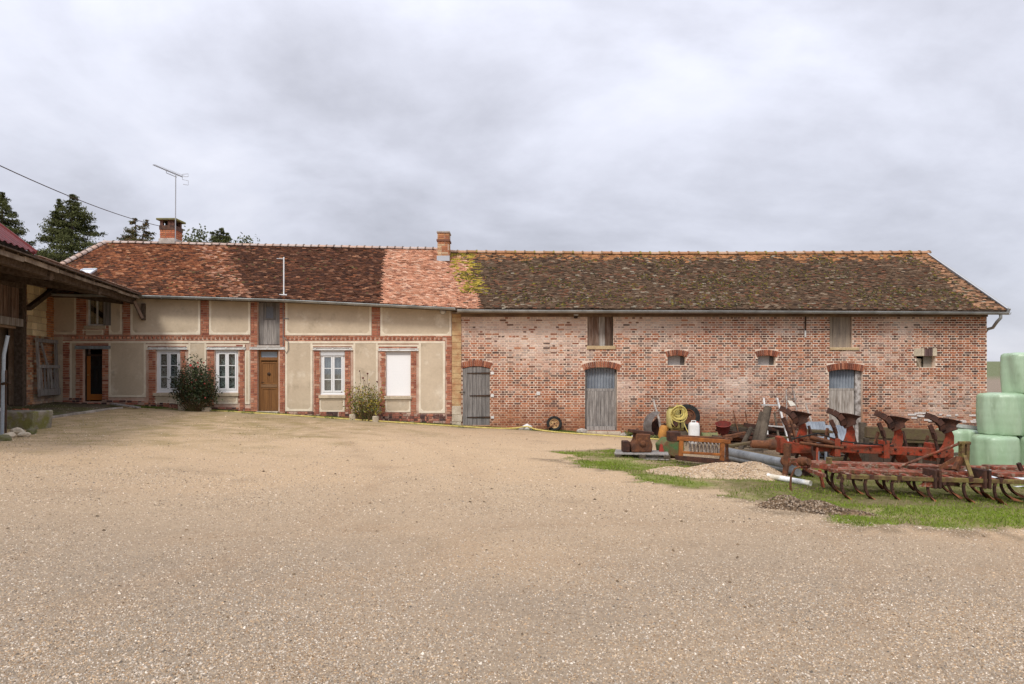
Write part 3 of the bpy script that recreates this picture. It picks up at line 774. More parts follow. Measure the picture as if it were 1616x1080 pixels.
# lower storey: pieces between the brick surrounds
panel(83, 100, 532, 632, 0); panel(111, 120, 539.5, 633, 2.6, 'lt'); panel(172, 230.5, 539.5, 627, 3.0, 'lrb'); panel(175.5, 230.5, 539.2, 542.4, 0, '', .020)
panel(298, 326, 539.5, 632, 3.0, 'lrb'); panel(387, 394.5, 553.5, 638, 2.0, 'lrtb')
panel(450.5, 493.5, 539.5, 649, 3.2, 'lrb'); panel(558, 596.5, 540.5, 650, 3.0, 'lrb'); panel(661, 702.5, 540.5, 652, 3.4, 'lrb')
for a, b, c, d in ((100, 394, 538.3, 541.8), (450.5, 702.5, 538.6, 542.2)):      # the pale string course under the teeth
    mb = MB(); mb.box(fx(a), fx(b), YF - .024, YF + .02, fz(d), fz(c)); mb.build('string_course', M_border, house)
# thin upright pale lines that frame the brick surrounds
for (a, b, t) in ((230.6, 298, 543.6), (324, 387, 543.6), (491, 559, 544.2), (594.5, 662, 544.6)):
    fr = MB(); X0, X1 = fx(a), fx(b); w_ = 3.2 * YF / F; z0_, z1_, z2_ = fz(t + 9), fz(t + 2.6), fz(t)
    fr.prism([(X0, z0_), (X0 + w_, z0_), (X0 + w_, z1_), (X1 - w_, z1_), (X1 - w_, z0_), (X1, z0_), (X1, z2_), (X0, z2_)], (0, YF - .002, 0), (1, 0, 0), (0, 0, 1), .024); fr.build('surround_line', M_border, house)
# panels under the windows
for (a, b, c, d) in ((243.5, 283.5, 626, 637.5), (336, 375.5, 626, 637.5), (504.5, 544, 629.5, 650), (608.5, 648, 631, 650.5)): panel(a, b, c, d, 2.2, 'lrtb', .012)

# --- brickwork of the house: (x0, x1, ytop, ybot)
def zt_plinth(x): return float(np.interp(x, [fx(100), fx(230), fx(450), fx(713)], [fz(626.5), fz(634), fz(648.5), fz(653.5)]))
areas = [(100, 111, 537, 640), (120, 131, 552, 640), (162, 171.5, 552, 640), (121, 136.5, 464, 530), (165.5, 172, 464, 530), (193.5, 206, 464, 530), (317, 330, 466, 530), (396, 406.5, 466, 660), (441.8, 450, 470, 660),
         (587, 600, 470, 531), (713 - 9.5, 713, 531, 665), (234.5, 246, 552, 650), (285, 294.5, 552, 650), (327.5, 338.5, 552, 650), (376.5, 386.5, 552, 650), (496, 505, 553.5, 660), (544.5, 553.5, 553.5, 660), (600, 608.5, 555, 662), (648.5, 657, 555, 662),
         (119, 172, 542.5, 546), (232, 298, 544.2, 548), (325, 388, 544.2, 548), (492, 558, 545, 549), (597, 661, 545.5, 550), (137, 165, 514.5, 520.5),
         (100, 395, 529, 531.2), (450, 712, 530.2, 531.8), (100, 395, 535.8, 538.3), (450, 703, 536.2, 538.6)]
HB, HC = [], []
for i, (a, b, c, d) in enumerate(areas):
    rows = lay(fx(a), fx(b), fz(d), fz(c), bond='mixed', seed=i)
    for r in rows: HB.append((r[0], r[1], r[2], r[3], YF - .022 + RNG.normal(0, .002), YF + .02))
n_up = len(HB)
pl_holes = [h for h in H_HOLES] + [(fx(a) - .01, fx(b) + .01, fz(670), fz(d)) for a, b, d in ((396, 450, 500),)]
def foot(x): return G(x, YF) - .15
for i in range(0, 62):
    xa = fx(100) + i * (fx(713) - fx(100)) / 62; xb = fx(100) + (i + 1) * (fx(713) - fx(100)) / 62
    rows = lay(xa, xb, foot(xa), zt_plinth((xa + xb) / 2), holes=pl_holes, bond='mixed', seed=200 + i)
    for r in rows: HB.append((r[0], r[1], r[2], r[3], YF - .030 + RNG.normal(0, .003), YF + .02))
HB = np.array(HB); HC = house_brick_col(len(HB), RNG)
pk = np.arange(len(HB)) >= n_up
dk = np.array([(.16, .08, .065), (.10, .06, .055), (.32, .14, .10), (.46, .31, .24), (.40, .155, .105)])[RNG.choice(5, len(HB), p=[.24, .16, .22, .16, .22])]
lowmix = pk & (RNG.uniform(0, 1, len(HB)) < .85); HC[lowmix] = dk[lowmix] * RNG.uniform(.8, 1.2, (lowmix.sum(), 1))

def brick_parts(B, C, parent, sel, m, kinds=40):
    """the bricks in sel become objects of their own (sharing meshes by size and tint), the rest one joined part"""
    sel = set(sel); off = org(parent); cache = {}
    for i in sel:
        x0, x1, z0, z1, yf, yb = B[i]
        w, h = round(x1 - x0, 2), round(z1 - z0, 3); key = (w, h) + tuple(int(v * 11) for v in C[i])
        if key not in cache:
            c = C[i]
            mb = MB(); mb.box(-w / 2, w / 2, 0, .04, -h / 2, h / 2, tuple(c))
            cache[key] = mb.mesh('brick', m, colour=True)
        o = bpy.data.objects.new('brick', cache[key]); COL.objects.link(o); o.parent = parent
        o.location = ((x0 + x1) / 2 - off.x, yf - off.y, (z0 + z1) / 2 - off.z)
    rest = [i for i in range(len(B)) if i not in sel]
    me = boxes_mesh('brickwork', B[rest], C[rest]); me.transform(Matrix.Translation(-off))
    link('brickwork', me, m, parent, kind='stuff')
big = [i for i in range(len(HB)) if HB[i][1] - HB[i][0] > .19 and HB[i][3] - HB[i][2] > .045 and not pk[i]]
brick_parts(HB, HC, house, big[::max(1, len(big) // 295)][:295], M_brick)

# --- corner pier of ochre blocks between house and barn, pale stones at its foot
zc = fz(491)
zs = [zc]
while zs[-1] > fz(641): zs.append(zs[-1] - random.uniform(.17, .27))
zs[-1] = fz(641)
for a, b in zip(zs[:-1], zs[1:]):
    mb = MB(); mb.box(fx(713.3), fx(728), YF - .035 + random.uniform(-.004, .004), YF + .3, b + .005, a); mb.build('pier_block', M_ochre, house, bevel=.008)
for (a, b, w) in ((641, 655, 0), (655.3, 666, 1.5), (666.3, 684, 0)):
    mb = MB(); mb.box(fx(713.3), fx(728 + w), YF - .05, YF + .3, fz(b), fz(a)); mb.build('pier_stone', M_pale_stone, house, bevel=.012)

# --- teeth: bricks set at an angle under the string
tooth = None
cols_t = house_brick_col(10, RNG)
tm = []
for q in range(6):
    mb = MB(); d = .052
    mb.add([(-d, 0, -.033), (0, -d, -.033), (d, 0, -.033), (0, d, -.033), (-d, 0, .033), (0, -d, .033), (d, 0, .033), (0, d, .033)],
           [(0, 3, 2, 1), (4, 5, 6, 7), (0, 1, 5, 4), (1, 2, 6, 5), (2, 3, 7, 6), (3, 0, 4, 7)], tuple(cols_t[q]))
    tm.append(mb.mesh('tooth_brick', M_brick, colour=True))
o_ = org(house)
for a, b, z0, z1 in ((112, 394, 533.3, 533.6), (451, 702, 534.0, 534.2)):
    x = fx(a) + .07
    while x < fx(b):
        o = link('tooth_brick', tm[random.randrange(6)], None, house, Vector((x, YF - .004, lerp(fz(z0), fz(z1), (x - fx(a)) / (fx(b) - fx(a))))) - o_); x += .137

# --- windows
def window(x0, x1, ytop, ybot, curtain_m, roller=False, open_sash=False):
    X0, X1, Z0, Z1 = fx(x0), fx(x1), fz(ybot), fz(ytop); yw = YF + .055
    w = link('window', bpy.data.meshes.new('window'), None, house); ORG[w.name] = org(house)
    fw = .066
    mb = MB(); mb.box(X0, X0 + fw, yw, yw + .07, Z0, Z1); mb.box(X1 - fw, X1, yw, yw + .07, Z0, Z1)
    zt = Z1 - (.17 if roller else .09)
    mb.box(X0 + fw, X1 - fw, yw, yw + .07, zt, Z1 - .001); mb.box(X0 + fw, X1 - fw, yw, yw + .07, Z0, Z0 + .085)
    mb.build('frame', M_white, w, bevel=.005)
    # replace the empty carrier mesh by the lower cill bar so the window itself is geometry
    cb = MB(); cb.box(X0 - .004, X1 + .004, yw - .03, yw - .002, Z0 - .002, Z0 + .035); w.data = cb.mesh('window', M_white, org(house))
    mid = (X0 + X1) / 2
    a0, b0, c0, d0 = X0 + fw + .003, X1 - fw - .003, Z0 + .088, zt - .003
    s = .052
    for k, (p, q) in enumerate(((a0, mid - .004), (mid + .004, b0))):
        mb = MB(); mb.box(p, p + s, yw - .016, yw + .04, c0, d0); mb.box(q - s, q, yw - .016, yw + .04, c0, d0)
        mb.box(p + s, q - s, yw - .016, yw + .04, c0, c0 + s); mb.box(p + s, q - s, yw - .016, yw + .04, d0 - s, d0)
        mb.build('sash', M_white, w, bevel=.004)
        h = (d0 - c0 - 2 * s) / 3
        for j in (1, 2):
            mb = MB(); mb.box(p + s, q - s, yw - .010, yw + .03, c0 + s + j * h - .011, c0 + s + j * h + .011); mb.build('muntin', M_white, w)
        for j in range(3):
            mb = MB(); mb.box(p + s - .002, q - s + .002, yw + .008, yw + .012, c0 + s + j * h + .012, c0 + s + (j + 1) * h - .012); mb.build('pane', M_glass, w)
        g = []
        for zz in np.linspace(c0, d0, 3):
            g.append([(x, yw + .10 + .012 * math.sin((x - p) * 60 + k), zz) for x in np.linspace(p + .01, q - .01, 15)])
        mb = MB(); mb.sheet(g, .004); mb.build('curtain', curtain_m, w, smooth=True)
    if roller:
        mb = MB(); mb.box(X0 + .01, X1 - .01, yw - .045, yw - .004, Z1 - .17, Z1 - .002); mb.build('roller_box', mat('roller_box', (.60, .60, .60), rough=.5, var=.03), w)
    return w
window(246.5, 284.5, 552, 620, M_lace); window(339, 376, 552, 620, M_lace); window(505.5, 544, 553, 623.5, M_net, True)
# closed white roller shutter in the fourth opening
rs = link('roller_shutter', bpy.data.meshes.new('roller_shutter'), None, house); ORG[rs.name] = org(house)
mb = MB(); mb.box(fx(609) + .002, fx(648) - .002, YF + .05, YF + .09, fz(560), fz(554.6)); rs.data = mb.mesh('roller_shutter', mat('roller_box', (.60, .60, .60), rough=.5, var=.03), org(house))
z = fz(625) + .004
while z < fz(560) - .02:
    mb = MB(); mb.box(fx(609) + .002, fx(648) - .002, YF + .06, YF + .075, z, min(z + .0486, fz(560) - .003)); mb.build('shutter_slat', mat('shutter_white', (.88, .88, .87), rough=.4, var=.02), rs); z += .049
# sills, lintels
for (a, b, c, d) in ((243, 285.5, 620.3, 625.5), (336.5, 377.5, 620.3, 625.5), (503.5, 546, 623.8, 629), (607, 650, 625.3, 630.5)):
    mb = MB(); mb.box(fx(a), fx(b), YF - .075, YF + .2, fz(d), fz(c)); mb.build('window_sill', M_stone, house, bevel=.01)
mb = MB(); mb.box(fx(134), fx(168), YF - .06, YF + .2, fz(519.5), fz(514.3)); mb.build('window_sill', M_stone, house, bevel=.01)
def lintel(a, b, c, d, m=M_lintel):
    mb = MB(); X0, X1, Z0, Z1 = fx(a), fx(b), fz(d), fz(c); t = .014
    mb.box(X0, X1, YF - .055, YF + .1, Z0, Z0 + t); mb.box(X0, X1, YF - .055, YF + .1, Z1 - t, Z1); mb.box(X0, X1, YF - .032, YF + .1, Z0 + t, Z1 - t)
    o = mb.build('lintel', m, house)
    for f in (.06, .5, .94):
        x = lerp(X0, X1, f); r = MB(); r.lathe([(.033, 0), (.033, .012), (.018, .02), (0, .022)], (x, YF - .033, (Z0 + Z1) / 2), (0, -1, 0), 10); r.build('rosette', m, o, smooth=True)
lintel(234, 296, 547.8, 552); lintel(326.5, 388, 547.8, 552); lintel(394.5, 450, 548, 552); lintel(494.5, 556.5, 549, 553); lintel(597.5, 660.5, 550, 554.2); lintel(119, 175, 546, 551, M_lintel_blue)

# --- front door
def door_root(name, label=None):
    o = link(name, bpy.data.meshes.new(name), None, house); ORG[o.name] = org(house)
    if label: o['label'] = label
    return o
fd = door_root('front_door'); yd = YF + .13
mb = MB(); mb.box(fx(406.5), fx(410), yd - .03, yd + .06, fz(649), fz(552)); mb.box(fx(436), fx(439.5), yd - .03, yd + .06, fz(649), fz(552)); mb.box(fx(410), fx(436), yd - .03, yd + .06, fz(555), fz(552)); mb.box(fx(410), fx(436), yd - .03, yd + .06, fz(569), fz(564))
fd.data = mb.mesh('front_door', M_oak, org(house))
mb = MB(); mb.box(fx(410), fx(436), yd + .005, yd + .012, fz(564), fz(555)); mb.build('transom_pane', mat('transom_glass', (.30, .36, .42), rough=.1, spec=.6, var=.1), fd)
for (c, d) in ((571, 607), (612, 648.9)):
    mb = MB(); mb.box(fx(410.2), fx(412.6), yd - .012, yd + .03, fz(d), fz(c)); mb.box(fx(433.6), fx(435.8), yd - .012, yd + .03, fz(d), fz(c)); mb.box(fx(412.6), fx(433.6), yd - .012, yd + .03, fz(c + 2.4), fz(c)); mb.box(fx(412.6), fx(433.6), yd - .012, yd + .03, fz(d), fz(d - 3)); mb.build('door_frame', M_oak, fd)
    for k in range(6):
        a = lerp(412.7, 433.5, k / 6); b = lerp(412.7, 433.5, (k + 1) / 6) - .25
        mb = MB(); mb.box(fx(a), fx(b), yd + .004, yd + .03, fz(d - 3.1), fz(c + 2.5)); mb.build('door_board', M_oak, fd)
mb = MB(); mb.box(fx(410.2), fx(436), yd - .03, yd + .03, fz(612), fz(607.2)); mb.build('letter_plate', mat('door_rail', (.22, .13, .07), rough=.5), fd, bevel=.008)
mb = MB(); mb.lathe([(.05, 0), (.055, .015), (.03, .04), (0, .05)], (fx(422.5), yd + .004, fz(590.5)), (0, -1, 0), 12); mb.build('knocker', M_dark_iron, fd, smooth=True)
mb = MB(); mb.tube([(fx(411.6), yd - .012, fz(604)), (fx(411.6), yd - .06, fz(604)), (fx(411.6) + .09, yd - .065, fz(604))], .011, 8); mb.build('handle', M_dark_iron, fd, smooth=True)
mb = MB(); mb.box(fx(405), fx(441), YF - .14, YF + .2, fz(655), fz(649)); mb.build('doorstep', M_pale_stone, house, bevel=.015)
# --- loft door above it: grey boards, a small dark pane
ld = door_root('loft_door', 'weathered grey loft door with flaking boards')
mb = MB(); mb.box(fx(407), fx(441.5), YF + .11, YF + .16, fz(545), fz(476)); ld.data = mb.mesh('loft_door', M_wood_slate, org(house))
for k in range(5):
    a = lerp(407.4, 441, k / 5)
    if k in (1, 2, 3):
        mb = MB(); mb.box(fx(a), fx(a + 6.4), YF + .085, YF + .109, fz(543.5), fz(505)); mb.build('board', M_wood_grey, ld)
        if k != 2 or True:
            pass
    else:
        mb = MB(); mb.box(fx(a), fx(a + 6.4), YF + .085, YF + .109, fz(543.5), fz(478)); mb.build('board', M_wood_slate, ld)
mb = MB(); mb.box(fx(414.3), fx(434.2), YF + .075, YF + .109, fz(504.6), fz(502)); mb.box(fx(414.3), fx(418.6), YF + .08, YF + .109, fz(502), fz(478)); mb.box(fx(430), fx(434.2), YF + .08, YF + .109, fz(502), fz(478)); mb.build('hatch_frame', M_wood_slate, ld)
mb = MB(); mb.box(fx(418.6), fx(430), YF + .095, YF + .109, fz(502), fz(484)); mb.build('hatch_pane', mat('dusty_glass', (.17, .18, .20), rough=.3, var=.2), ld)
mb = MB(); mb.box(fx(406), fx(442.5), YF - .03, YF + .2, fz(548), fz(545.1)); mb.build('door_sill', M_cement, house)
# --- side doorway in the shade, its orange door standing open
sd = door_root('side_door', 'orange wooden door standing open in a dark doorway')
mb = MB(); mb.box(fx(131.6), fx(133.6), YF + .1, YF + .2, fz(634), fz(551)); mb.box(fx(133.6), fx(161.4), YF + .1, YF + .2, fz(562), fz(559)); mb.box(fx(159.6), fx(161.4), YF + .1, YF + .2, fz(634), fz(551)); sd.data = mb.mesh('side_door', mat('dark_frame', (.05, .03, .02), rough=.6), org(house))
mb = MB(); mb.box(fx(133.8), fx(139), YF + .12, YF + .17, fz(632), fz(562.2)); mb.build('stile', M_orange_wood, sd)
mb = MB(); mb.box(fx(139), fx(159.4), YF + .12, YF + .17, fz(632), fz(622.5)); mb.build('bottom_rail', M_orange_wood, sd)
mb = MB(); mb.box(fx(139), fx(159.4), YF + .14, YF + .146, fz(622.5), fz(562.2)); mb.build('pane', mat('black_glass', (.012, .012, .012), rough=.08, spec=.5, var=0), sd)
mb = MB(); mb.tube([(fx(136), YF + .12, fz(592)), (fx(136), YF + .07, fz(592)), (fx(138.5), YF + .065, fz(592))], .012, 8); mb.build('handle', mat('brass', (.5, .38, .15), rough=.4, metal=.8), sd)
# --- loft window of the left end with a shutter half open
lw = door_root('loft_window', 'dim loft window with one shutter folded back')
mb = MB(); X0, X1, Z0, Z1 = fx(137), fx(165), fz(514), fz(470)
for a, b, c, d in ((X0, X0 + .05, Z0, Z1), (X1 - .05, X1, Z0, Z1), (X0 + .05, X1 - .05, Z0, Z0 + .05), ((X0 + X1) / 2 - .02, (X0 + X1) / 2 + .02, Z0 + .05, Z1)): mb.box(a, b, YF + .08, YF + .14, c, d)
lw.data = mb.mesh('loft_window', M_lintel, org(house))
mb = MB(); mb.box(X0 + .05, (X0 + X1) / 2 - .02, YF + .10, YF + .106, Z0 + .05, Z1); mb.box((X0 + X1) / 2 + .02, X1 - .05, YF + .10, YF + .106, Z0 + .05, Z1); mb.build('pane', M_glass, lw)
for k in range(4):
    mb = MB(); a = X1 - .01 + k * .06; mb.box(a, a + .055, YF - .04, YF - .022, Z0, Z1); mb.build('shutter_board', M_wood_slate, lw)

# --- roof of the house
hr = roof_slab(XL_E, XB_E, XL_R, XB_R).build('roof', M_beam, house)
V, Q_, C_ = tiles('house'); V = V.reshape(-1, 3) - np.array(org(house))
link('roof_tiles', np_mesh('roof_tiles', V, quads=Q_, cols=np.repeat(C_, 8, 0)), M_tile, hr, kind='stuff')
def ridge_tile_mesh(L, r, c, cj, m):
    mb = MB(); n = 8
    vs, fs = [], []
    for (x, rr) in ((0, r), (L * .84, r * .97), (L * .86, r * 1.22), (L, r * 1.2)):
        for k in range(n + 1):
            t = math.pi * k / n; vs.append((x, -math.cos(t) * rr * 1.15, math.sin(t) * rr))
    for i in range(3):
        for k in range(n): fs.append((i * (n + 1) + k, (i + 1) * (n + 1) + k, (i + 1) * (n + 1) + k + 1, i * (n + 1) + k + 1))
    fs.append(tuple(range(n + 1))); fs.append(tuple(range(3 * (n + 1), 4 * (n + 1)))[::-1])
    mb.add(vs, fs, c); mb.c = [c] * (2 * (n + 1)) + [cj] * (2 * (n + 1))
    return mb.mesh('ridge_tile', m, colour=True)
rmh = [ridge_tile_mesh(.292, .092, c, j, M_tile) for c, j in (((.50, .40, .35), (.20, .15, .12)), ((.44, .33, .28), (.17, .13, .11)), ((.52, .36, .28), (.24, .17, .13)))]
rmb = [ridge_tile_mesh(.365, .105, c, j, M_tile) for c, j in (((.38, .20, .11), (.25, .14, .08)), ((.43, .25, .15), (.20, .13, .08)), ((.33, .18, .09), (.24, .19, .06)), ((.46, .30, .20), (.28, .18, .11)))]
def ridge_run(a, b, step, meshes, parent, lift=0.0):
    x = a; o0 = org(parent)
    while x < b - .05:
        p = roof_pt(x, 1.0); q = roof_pt(x + step, 1.0); dz = float(q[2] - p[2])
        o = link('ridge_tile', random.choice(meshes), None, parent, Vector((x, YR, float(p[2]) + .0 + lift + random.uniform(-.006, .006))) - o0)
        o.rotation_euler = (random.uniform(-.03, .03), -math.atan2(dz, step), random.uniform(-.02, .02)); x += step
ridge_run(XL_R + .05, XB_R - .12, .286, rmh, hr)
# tiles along the left verge
p0, p1 = Vector([float(t) for t in roof_pt(XL_R, 1.0)]), Vector([float(t) for t in roof_pt(XL_E, 0.0)])
d = p1 - p0; nn = int(d.length / .28)
for k in range(nn):
    o = link('verge_tile', rmh[k % 3], None, hr, p0 + d * (k / nn) + Vector((0, 0, .02)) - org(house)); o.rotation_euler = d.to_track_quat('X', 'Z').to_euler()

def gutter(pts, parent, r=.062):
    mb = MB(); n = 10; vs, fs = [], []
    for p in pts:
        for k in range(n + 1):
            t = math.pi * k / n; vs.append((p[0], p[1] - math.cos(t) * r, p[2] - math.sin(t) * r))
        for k in range(n + 1):
            t = math.pi * (n - k) / n; vs.append((p[0], p[1] - math.cos(t) * (r - .006), p[2] + .001 - math.sin(t) * (r - .006)))
    w = 2 * (n + 1)
    for i in range(len(pts) - 1):
        for k in range(w): fs.append((i * w + k, i * w + (k + 1) % w, (i + 1) * w + (k + 1) % w, (i + 1) * w + k))
    fs.append(tuple(range(w))); fs.append(tuple((len(pts) - 1) * w + k for k in range(w))[::-1])
    mb.add(vs, fs)
    mb.tube([(p[0], p[1] - r, p[2] + .004) for p in pts], .011, 6)
    return mb.build('gutter', M_zinc, parent, smooth=True)
YG = YE - .055
def gpts(pxs): return [((px - CX) * YG / F, YG, CZ + (HY - y) * YG / F) for px, y in pxs]
gh = gutter(gpts([(60, 464), (226, 467.3), (330, 470.2), (440, 473.6), (520, 477.2), (600, 481.3), (660, 484), (718, 486.8)]), house)
for k in range(18):
    x = lerp(fx(240), fx(700), k / 17); z = float(np.interp(x, [p[0] for p in gpts([(226, 467.3), (440, 473.6), (600, 481.3), (718, 486.8)])], [p[2] for p in gpts([(226, 467.3), (440, 473.6), (600, 481.3), (718, 486.8)])]))
    mb = MB(); mb.tube([(x, YG - math.cos(t) * .068, z - math.sin(t) * .068) for t in np.linspace(0, 3.14, 8)], .008, 5); mb.build('gutter_hook', M_zinc, gh)
mb = MB()
xs_ = np.linspace(HL, fx(713), 14)
for a, b in zip(xs_[:-1], xs_[1:]):
    za, zb = ztop_wall(a) - .23, ztop_wall(b) - .23
    mb.add([(a, YE + .02, za), (b, YE + .02, zb), (b, YF + .01, zb), (a, YF + .01, za), (a, YE + .02, za + .03), (b, YE + .02, zb + .03), (b, YF + .01, zb + .03), (a, YF + .01, za + .03)],
           [(0, 3, 2, 1), (4, 5, 6, 7), (0, 1, 5, 4), (1, 2, 6, 5), (2, 3, 7, 6), (3, 0, 4, 7)])
mb.build('soffit', M_beam, house)

# --- skylight propped open
sk = link('skylight', bpy.data.meshes.new('skylight'), None, hr); ORG[sk.name] = org(house)
p = Vector([float(t) for t in roof_pt(_ex(139, 22.9), .31)]); up_ = (Vector([float(t) for t in roof_pt(p.x, .51)]) - p).normalized(); rt = Vector((1, 0, 0)); nr = rt.cross(up_); hw_, hl_ = .23, .26
mb = MB(); mb.bar(p - up_ * hl_, p + up_ * hl_, hw_ * 2, .34, nr); sk.data = mb.mesh('skylight', mat('skylight_side', (.16, .09, .06), rough=.7), org(house))
tp = p + nr * .19
for i, (a_, b_) in enumerate((((-1, -1), (1, -1)), ((1, -1), (1, 1)), ((1, 1), (-1, 1)), ((-1, 1), (-1, -1)))):
    mb = MB(); mb.bar(tp + rt * hw_ * a_[0] + up_ * hl_ * a_[1], tp + rt * hw_ * b_[0] + up_ * hl_ * b_[1], .05 if i != 2 else .10, .05, nr); mb.build('skylight_frame', M_lead, sk)
mb = MB(); mb.bar(tp - up_ * hl_ * .92 + nr * .0, tp + up_ * hl_ * .92, hw_ * 1.9, .014, nr); mb.build('skylight_pane', mat('painted_sky_glass', (.66, .69, .73), rough=.12, spec=.8, var=.05), sk)  # pale base colour stands for bright sky reflected in the pane

# --- chimneys
def chimney(px0, px1, ytop, ybot, Y, depth, palette, seed):
    x0, x1 = _ex(px0, Y), _ex(px1, Y); zt, zb = CZ + (HY - ytop) * Y / F, CZ + (HY - ybot) * Y / F - .25
    c = link('chimney', bpy.data.meshes.new('chimney'), None, hr); ORG[c.name] = org(house)
    mb = MB(); mb.box(x0 + .01, x1 - .01, Y + .01, Y + depth - .01, zb, zt - .02); c.data = mb.mesh('chimney', M_mortar_house, org(house))
    B = [(r[0], r[1], r[2], r[3], Y - .004 + RNG.normal(0, .002), Y + .03) for r in lay(x0, x1, zb, zt, bond='mixed', seed=seed)]
    C = np.array(palette)[RNG.choice(len(palette), len(B))] * RNG.uniform(.85, 1.15, (len(B), 1))
    me = boxes_mesh('chimney_bricks', B, C)
    S = [(r[0], r[1], r[2], r[3], -.004, .03) for r in lay(Y, Y + depth, zb, zt, bond='mixed', seed=seed + 1)]
    Cs = np.array(palette)[RNG.choice(len(palette), len(S))]
    me2 = boxes_mesh('side', S, Cs); me2.transform(Matrix.Translation((x1, 0, 0)) @ Matrix.Rotation(R(90), 4, 'Z') @ Matrix.Translation((0, 0, 0)))
    me3 = boxes_mesh('side', S, Cs); me3.transform(Matrix.Translation((x0, 2 * Y + depth, 0)) @ Matrix.Rotation(R(-90), 4, 'Z'))
    bm = bmesh.new()
    for m_ in (me, me2, me3): bm.from_mesh(m_)
    bm.to_mesh(me); bm.free(); me.transform(Matrix.Translation(-org(house)))
    o = link('brickwork', me, M_brick, c, kind='stuff')
    return c, x0, x1, zt, zb
ORB = [(.50, .25, .12), (.44, .18, .09), (.56, .33, .18), (.36, .15, .08), (.60, .42, .26)]
c2, x0, x1, zt, zb = chimney(690.5, 708.5, 367.5, 404, 24.9, .55, ORB, 900)
mb = MB(); mb.box(x0 - .03, x1 + .03, 24.86, 25.5, zt, zt + .05); mb.build('chimney_cap', M_cement, c2)
mb = MB(); zz = CZ + (HY - 379) * 24.9 / F; mb.box(x0 - .035, x1 + .035, 24.86, 25.5, zz - .04, zz + .025); mb.build('collar', mat('sooty_brick', (.20, .10, .07), rough=.9), c2)
fv = Vector((x0, 24.85, CZ + (HY - 410) * 24.85 / F)); mb = MB(); mb.box(x0 - .02, x1 + .03, 24.83, 24.89, fv.z - .05, fv.z + .14); mb.build('flashing', M_lead, c2)
SOOT = [(.10, .06, .05), (.20, .09, .06), (.07, .05, .045), (.15, .08, .055)]
c1, x0, x1, zt, zb = chimney(252.5, 275.5, 362, 377, 25.6, .6, [(.46, .16, .08), (.52, .21, .11), (.40, .13, .07)], 910)
YC = 25.6
zsoot = CZ + (HY - 356) * YC / F; z345 = CZ + (HY - 348) * YC / F
mb = MB(); mb.box(x0 - .02, x1 + .02, YC - .02, YC + .62, zt - .02, zsoot); mb.build('soot_course', mat('soot_brick', (.075, .05, .042), (.16, .085, .06), sc=9, rough=.95, bump=.8, bsc=30), c1)
mb = MB(); mb.box(x0 + .13, x1 - .13, YC + .13, YC + .47, zsoot - .05, z345 - .002); mb.build('flue_dark_fill', M_dark, c1)  # near-black box added so the flue openings look unlit
for xx in (x0 + .0, (x0 + x1) / 2 + .02, x1 - .12):
    for yy in (YC, YC + .48):
        mb = MB(); mb.box(xx, xx + .11, yy, yy + .11, zsoot, z345); mb.build('flue_pillar', mat('flue_brick', (.20, .10, .075), (.08, .05, .04), sc=6, rough=.95), c1)
mb = MB(); mb.box(x0 - .10, x1 + .10, YC - .10, YC + .70, z345, z345 + .07); mb.build('chimney_cap', mat('mossy_slab', (.17, .16, .09), (.30, .28, .10), sc=5, rough=.95), c1, bevel=.01)
mb = MB(); mb.box(x0 - .03, x1 + .03, YC - .05, YC + .63, CZ + (HY - 381) * YC / F - .1, CZ + (HY - 376.5) * YC / F); mb.build('cement_foot', M_cement, c1, bevel=.01)

# --- lamp under the eave of the house
lamp = thing('wall_lamp', 'small round white wall lamp under the gutter at the right end of the house', 'lamp', (fx(699), YF - .02, fz(492)))
mb = MB(); mb.lathe([(.085, 0), (.085, .03), (.07, .05), (0, .075)], (fx(699), YF - .02, fz(492)), (0, -1, 0), 16); mb.build('globe', mat('frosted', (.66, .64, .60), rough=.4, var=.02), lamp, smooth=True)
mb = MB(); mb.lathe([(.10, 0), (.10, .025), (.088, .03)], (fx(699), YF - .012, fz(492)), (0, -1, 0), 16); mb.build('back_plate', M_zinc, lamp)

# --- aerials
ma = thing('television_aerial', 'tall mast with a long tilted television aerial beside the sooty chimney', 'aerial', at(277, 379, 25.45))
A = at(277, 381, 25.45); B = at(277.5, 277, 25.45)
M_al = mat('aluminium', (.42, .42, .43), rough=.45, metal=.5, var=.1)
mb = MB(); mb.tube([A, B], .018, 8); mb.build('mast', M_al, ma, smooth=True)
a0, a1 = at(242, 260.5, 24.6), at(288, 279.5, 25.9); dr = (a1 - a0)
mb = MB(); mb.bar(a0, a1, .03, .03); mb.build('boom', M_al, ma)
side = dr.cross(Vector((0, 0, 1))).normalized(); upv = side.cross(dr).normalized()
for k in range(15):
    p = a0 + dr * (k + .5) / 15.5; mb = MB(); l = .07 + .004 * k
    mb.tube([p - side * l * 1.3 + upv * .02, p + side * l * 1.3 + upv * .02], .006, 5); mb.build('element', M_al, ma)
mb = MB(); mb.tube([a0 + dr * .44 - upv * .09, a0 + dr * .46 - upv * .10, a0 + dr * .80 - upv * .10], .012, 6); mb.tube([a0 + dr * .44 - upv * .09, a0 + dr * .44], .01, 6); mb.build('strut', M_al, ma)
for s_ in (1, -1):
    mb = MB(); q = a1; pts = [q, q + Vector((.0, 0, .10 * s_)), q + Vector((.20, .05, .13 * s_)), q + Vector((.20, .05, .30 * s_ if s_ < 0 else .02)), q + Vector((.03, 0, .28 * s_ if s_ < 0 else .01))]
    mb.tube(pts, .009, 6); mb.build('reflector', M_al, ma)
m2 = thing('roof_mast', 'short white pole with a small cross arm standing on the dark tiles', 'aerial', at(448, 466, 21.9))
mb = MB(); mb.tube([at(448, 466, 21.9), at(448, 406, 21.9)], .02, 8); mb.build('pole', M_white, m2, smooth=True)
